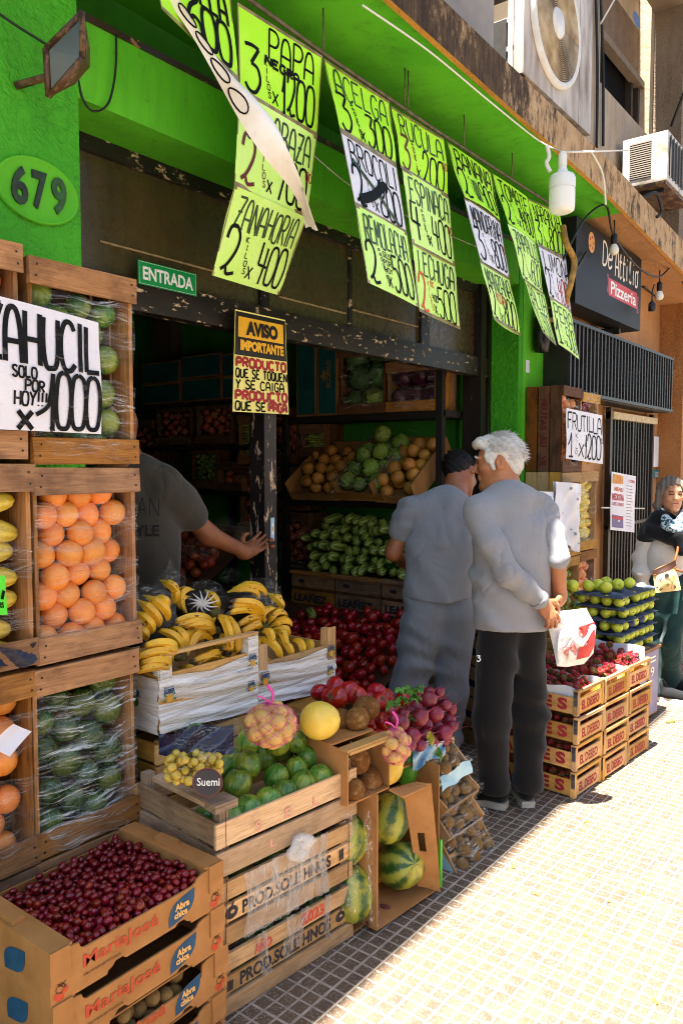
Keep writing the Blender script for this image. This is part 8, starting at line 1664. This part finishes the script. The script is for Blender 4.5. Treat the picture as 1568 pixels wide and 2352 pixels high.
# ------------------------------------------------ woman at the right edge
c10 = lambda x, y: ((1560+.2677*x)/1.0887, (1150+.2677*y)/1.0887); DW = 5.27
OW = aZ(1530, 1606, 0); wm = thing('person', 'grey haired woman in white blouse, black shawl and green jeans with a floral shoulder bag', 'person', OW)
s = SDF(); hc = aD(*c10(437, 322), DW-.02); w, A_ = head_sdf(s, hc, -FW-RT*.06-UP*.03, UP, .93, nose=.97, jaw=1.0); neck = aD(*c10(440, 560), DW+.02); s.cap(w(-.02, 0, -.05), neck, .048, .056, .03)
sR, sL = aD(*c10(215, 700), DW+.02), aD(*c10(640, 700), DW+.03); eR = aD(*c10(160, 930), DW+.05); wR = aD(*c10(170, 1200), DW-.02); eL = aD(*c10(720, 930), DW+.08); wL = aD(*c10(735, 1180), DW+.05)
hip = aD(*c10(420, 1120), DW); s.chain([neck, (neck+hip)/2, hip], [.06, .07, .07], .04).chain([neck, sR, eR, wR], [.05, .042, .036, .027], .03).chain([neck, sL, eL, wL], [.05, .042, .036, .027], .03)
hand_sdf(s, wR, aD(*c10(215, 1350), DW-.06)-wR, -RT*.6-FW*.6, .92, (.3, .35, .4, .5), 1, .4); hand_sdf(s, wL, -UP, -FW, .9, (.3, .4, .4, .5), -1)
child(wm, 'body', s.mesh('body', [M_SKW], .0042))
M_BLOU = None
M_BLOU = cloth('white_linen', '#cfc6bc', '#b5aba0', 200, mel=.4); M_SHAWL = cloth('black_shawl_knit', '#14161a', '#0d0e11', 180); M_JEAN = cloth('dark_green_denim', '#23403f', '#172b2c', 240, mel=.7)
s = SDF(); s.chain([aD(*c10(400, 1040), DW), aD(*c10(400, 900), DW), aD(*c10(430, 700), DW)], [.132, .125, .128], .05, FW, .7).chain([sL, eL, eL+(wL-eL)*.6], [.06, .057, .05], .03)
child(wm, 'blouse', s.mesh('blouse', [M_BLOU], .0075, lambda X, Y, Z: (hip[2]-.05)-Z, folds(17, .005, (((.4, -.6, .9), 26), ((.3, .5, .9), 36)))))
s = SDF(); s.chain([sR, eR, eR+(wR-eR)*.55, eR+(wR-eR)*.86], [.060, .058, .056, .048], .03); child(wm, 'sleeve', s.mesh('sleeve', [M_BLOU], .006, None, folds(37, .008, (((.9, -.4, .3), 50), ((.3, .5, .9), 60)))))
s = SDF(); s.chain([aD(*c10(210, 690), DW+.01), aD(*c10(330, 560), DW-.02), aD(*c10(440, 560), DW+.02), aD(*c10(590, 620), DW)], [.066, .06, .062, .07], .04).chain([aD(*c10(240, 660), DW-.06), aD(*c10(420, 720), DW-.11), aD(*c10(560, 745), DW-.12)], [.045, .045, .045], .035).chain([aD(*c10(500, 700), DW-.15), aD(*c10(530, 850), DW-.15)], [.05, .035], .03)
child(wm, 'shawl', s.mesh('shawl', [M_SHAWL], .007, None, folds(19, .008, (((.5, .2, 1.), 34), ((-.4, .5, .7), 44)))))
g = G('patterned_scarf'); v = g.coord(); n = g.noise(v, 28, 3, .6, 1.5); M_SCARF = g.set(g.mix(g.rng(n, .46, .54), '#1f3d4c', '#b5c8cc'), .7, .2)
s = SDF(); s.chain([aD(*c10(335, 480), DW+.0), aD(*c10(400, 590), DW-.11), aD(*c10(470, 650), DW-.14), aD(*c10(540, 560), DW-.10), aD(*c10(560, 470), DW)], [.028, .036, .042, .036, .028], .02).cap(aD(*c10(470, 640), DW-.14), aD(*c10(520, 690), DW-.16), .04, .03, .03)
child(wm, 'scarf', s.mesh('scarf', [M_SCARF], .006, None, folds(23, .007, (((.5, .2, 1.), 60), ((-.4, .5, .7), 80)))))
s = SDF(); s.chain([aD(*c10(350, 1130), DW), aD(*c10(490, 1130), DW)], [.110, .110], .04, FW, .85); k1, k2 = aD(*c10(268, 1650), DW+.06), aD(*c10(440, 1680), DW-.04); f1, f2 = aZ(*c10(300, 2250), 0), aZ(*c10(450, 2190), 0)
s.chain([aD(*c10(320, 1230), DW), k1, f1+np.array((0, .03, .06))], [.088, .060, .058], .02).chain([aD(*c10(475, 1230), DW), k2, f2+np.array((.02, .03, .06))], [.096, .068, .070], .02)
child(wm, 'jeans', s.mesh('jeans', [M_JEAN], .008, lambda X, Y, Z: .04-Z, folds(27, .008, (((.3, .2, 1.), 30), ((-.4, .3, .9), 40)))))
shoe(wm, f1+np.array((.02, .05, 0)), f1+np.array((-.02, -.20, 0))+RT*.10); shoe(wm, f2+np.array((.02, .04, 0)), f2-FW*np.array((1, 1, 0))*.16+RT*.14)
s = SDF(); s.ell(w(-.020, 0, .040), (.102, .086, .090), A_, .02)
for y in (-1, 1): s.chain([w(.02, y*.070, .07), w(.005, y*.088, .0), w(-.010, y*.096, -.08), w(-.03, y*.092, -.15)], [.026, .024, .026, .020], .02)
s.chain([w(-.07, 0, .0), w(-.08, 0, -.12)], [.07, .06], .03); s.ell(w(.085, 0, -.012), (.055, .066, .078), A_, .008, True)
child(wm, 'hair', s.mesh('hair', [M_HGREY], .005, None, lambda X, Y, Z: .003*np.sin(190*(X*.3-Y))+.002*np.sin(90*Y+20*Z)))
m = MB()
for y in (-1, 1): m.tube([w(.088, y*.018, .0), w(.0935, y*.031, .0015), w(.085, y*.045, -.001)], .0036, 6); m.tube([w(.092, y*.016, .019), w(.096, y*.032, .023), w(.086, y*.046, .016)], .003, 5)
cmb(wm, 'eyes', m, pm('dark_eyes', '#241a14', rough=.4)); m = MB(); m.tube([w(.0935, -.021, -.064), w(.0965, 0, -.0645), w(.0935, .021, -.064)], .0035, 6); cmb(wm, 'lips', m, pm('lip_tone', '#8a4a3c', rough=.5))
# her shoulder bag
bgc = [aD(*c10(x, y), DW-.20) for x, y in ((262, 1035), (470, 940), (528, 1215), (290, 1243))]; fb, W_, H_ = quad((bgc[0], bgc[1], bgc[2], bgc[3])); nrm = -FW
m = MB(); f3 = lambda u, v, h=0: fb(u*W_, v*H_, 0)-FW*(.030*math.sin(math.pi*min(max(u, 0), 1))*math.sin(math.pi*min(max(v, .05), .95))+h)
m.grid(lambda u, v: f3(u, v), 10, 10); m.grid(lambda u, v: fb(u*W_, v*H_, 0)+FW*(.02*math.sin(math.pi*u)), 10, 10); sb = ob('shoulder_bag', m, pm('cream_canvas', '#d8bd86', '#c8a970', 10, rough=.7), label='cream floral shoulder bag with brown leather top on the woman', cat='bag')
m = MB(); m.grid(lambda u, v: f3(-.01+1.02*u, .80+.21*v, .004), 8, 3); m.tube([f3(.02, .79, .006), f3(.98, .79, .006)], .005, 6, 1); m.tube(crom([f3(.98, .98), aD(*c10(500, 800), DW-.17), aD(*c10(470, 620), DW-.1)]), .008, 6, 1); m.tube([f3(.97, .7, .004), aD(*c10(540, 1045), DW-.15)], .008, 6, 1)
ob('leather_flap', m, [pm('dark_leather', '#2e1a12', '#3e2418', 10, rough=.4), pm('tan_leather', '#8a4a20', rough=.45)], sb)
m = MB()
for cx, cy, r, mi in ((.22, .55, .085, 0), (.45, .28, .075, 1), (.75, .5, .085, 1), (.2, .14, .08, 0), (.75, .14, .075, 2), (.62, .82, .06, 2), (.9, .78, .06, 1)):
    for k in range(5):
        a = 6.28*k/5+cx*9; m.add([f3(cx, cy, .003), f3(cx+r*.6*math.cos(a-.4), cy+r*.6*math.sin(a-.4), .003), f3(cx+r*math.cos(a), cy+r*math.sin(a), .003), f3(cx+r*.6*math.cos(a+.4), cy+r*.6*math.sin(a+.4), .003)], [(0, 1, 2, 3)], mi)
m.add([f3(.47+.09*math.cos(a), .64+.075*math.sin(a), .005) for a in np.linspace(0, 6.28, 17)[:-1]], [tuple(range(16))], 3); m.tube(crom([f3(.5, .55, .003), f3(.66, .4, .003), f3(.6, .1, .003)]), .0015, 4, 1)
ob('flower_print', m, [pm('flower_violet', '#4a3a5a', rough=.7), pm('flower_olive', '#8a8420', rough=.7), pm('flower_rust', '#6a2a24', rough=.7), M_BLACK], sb)
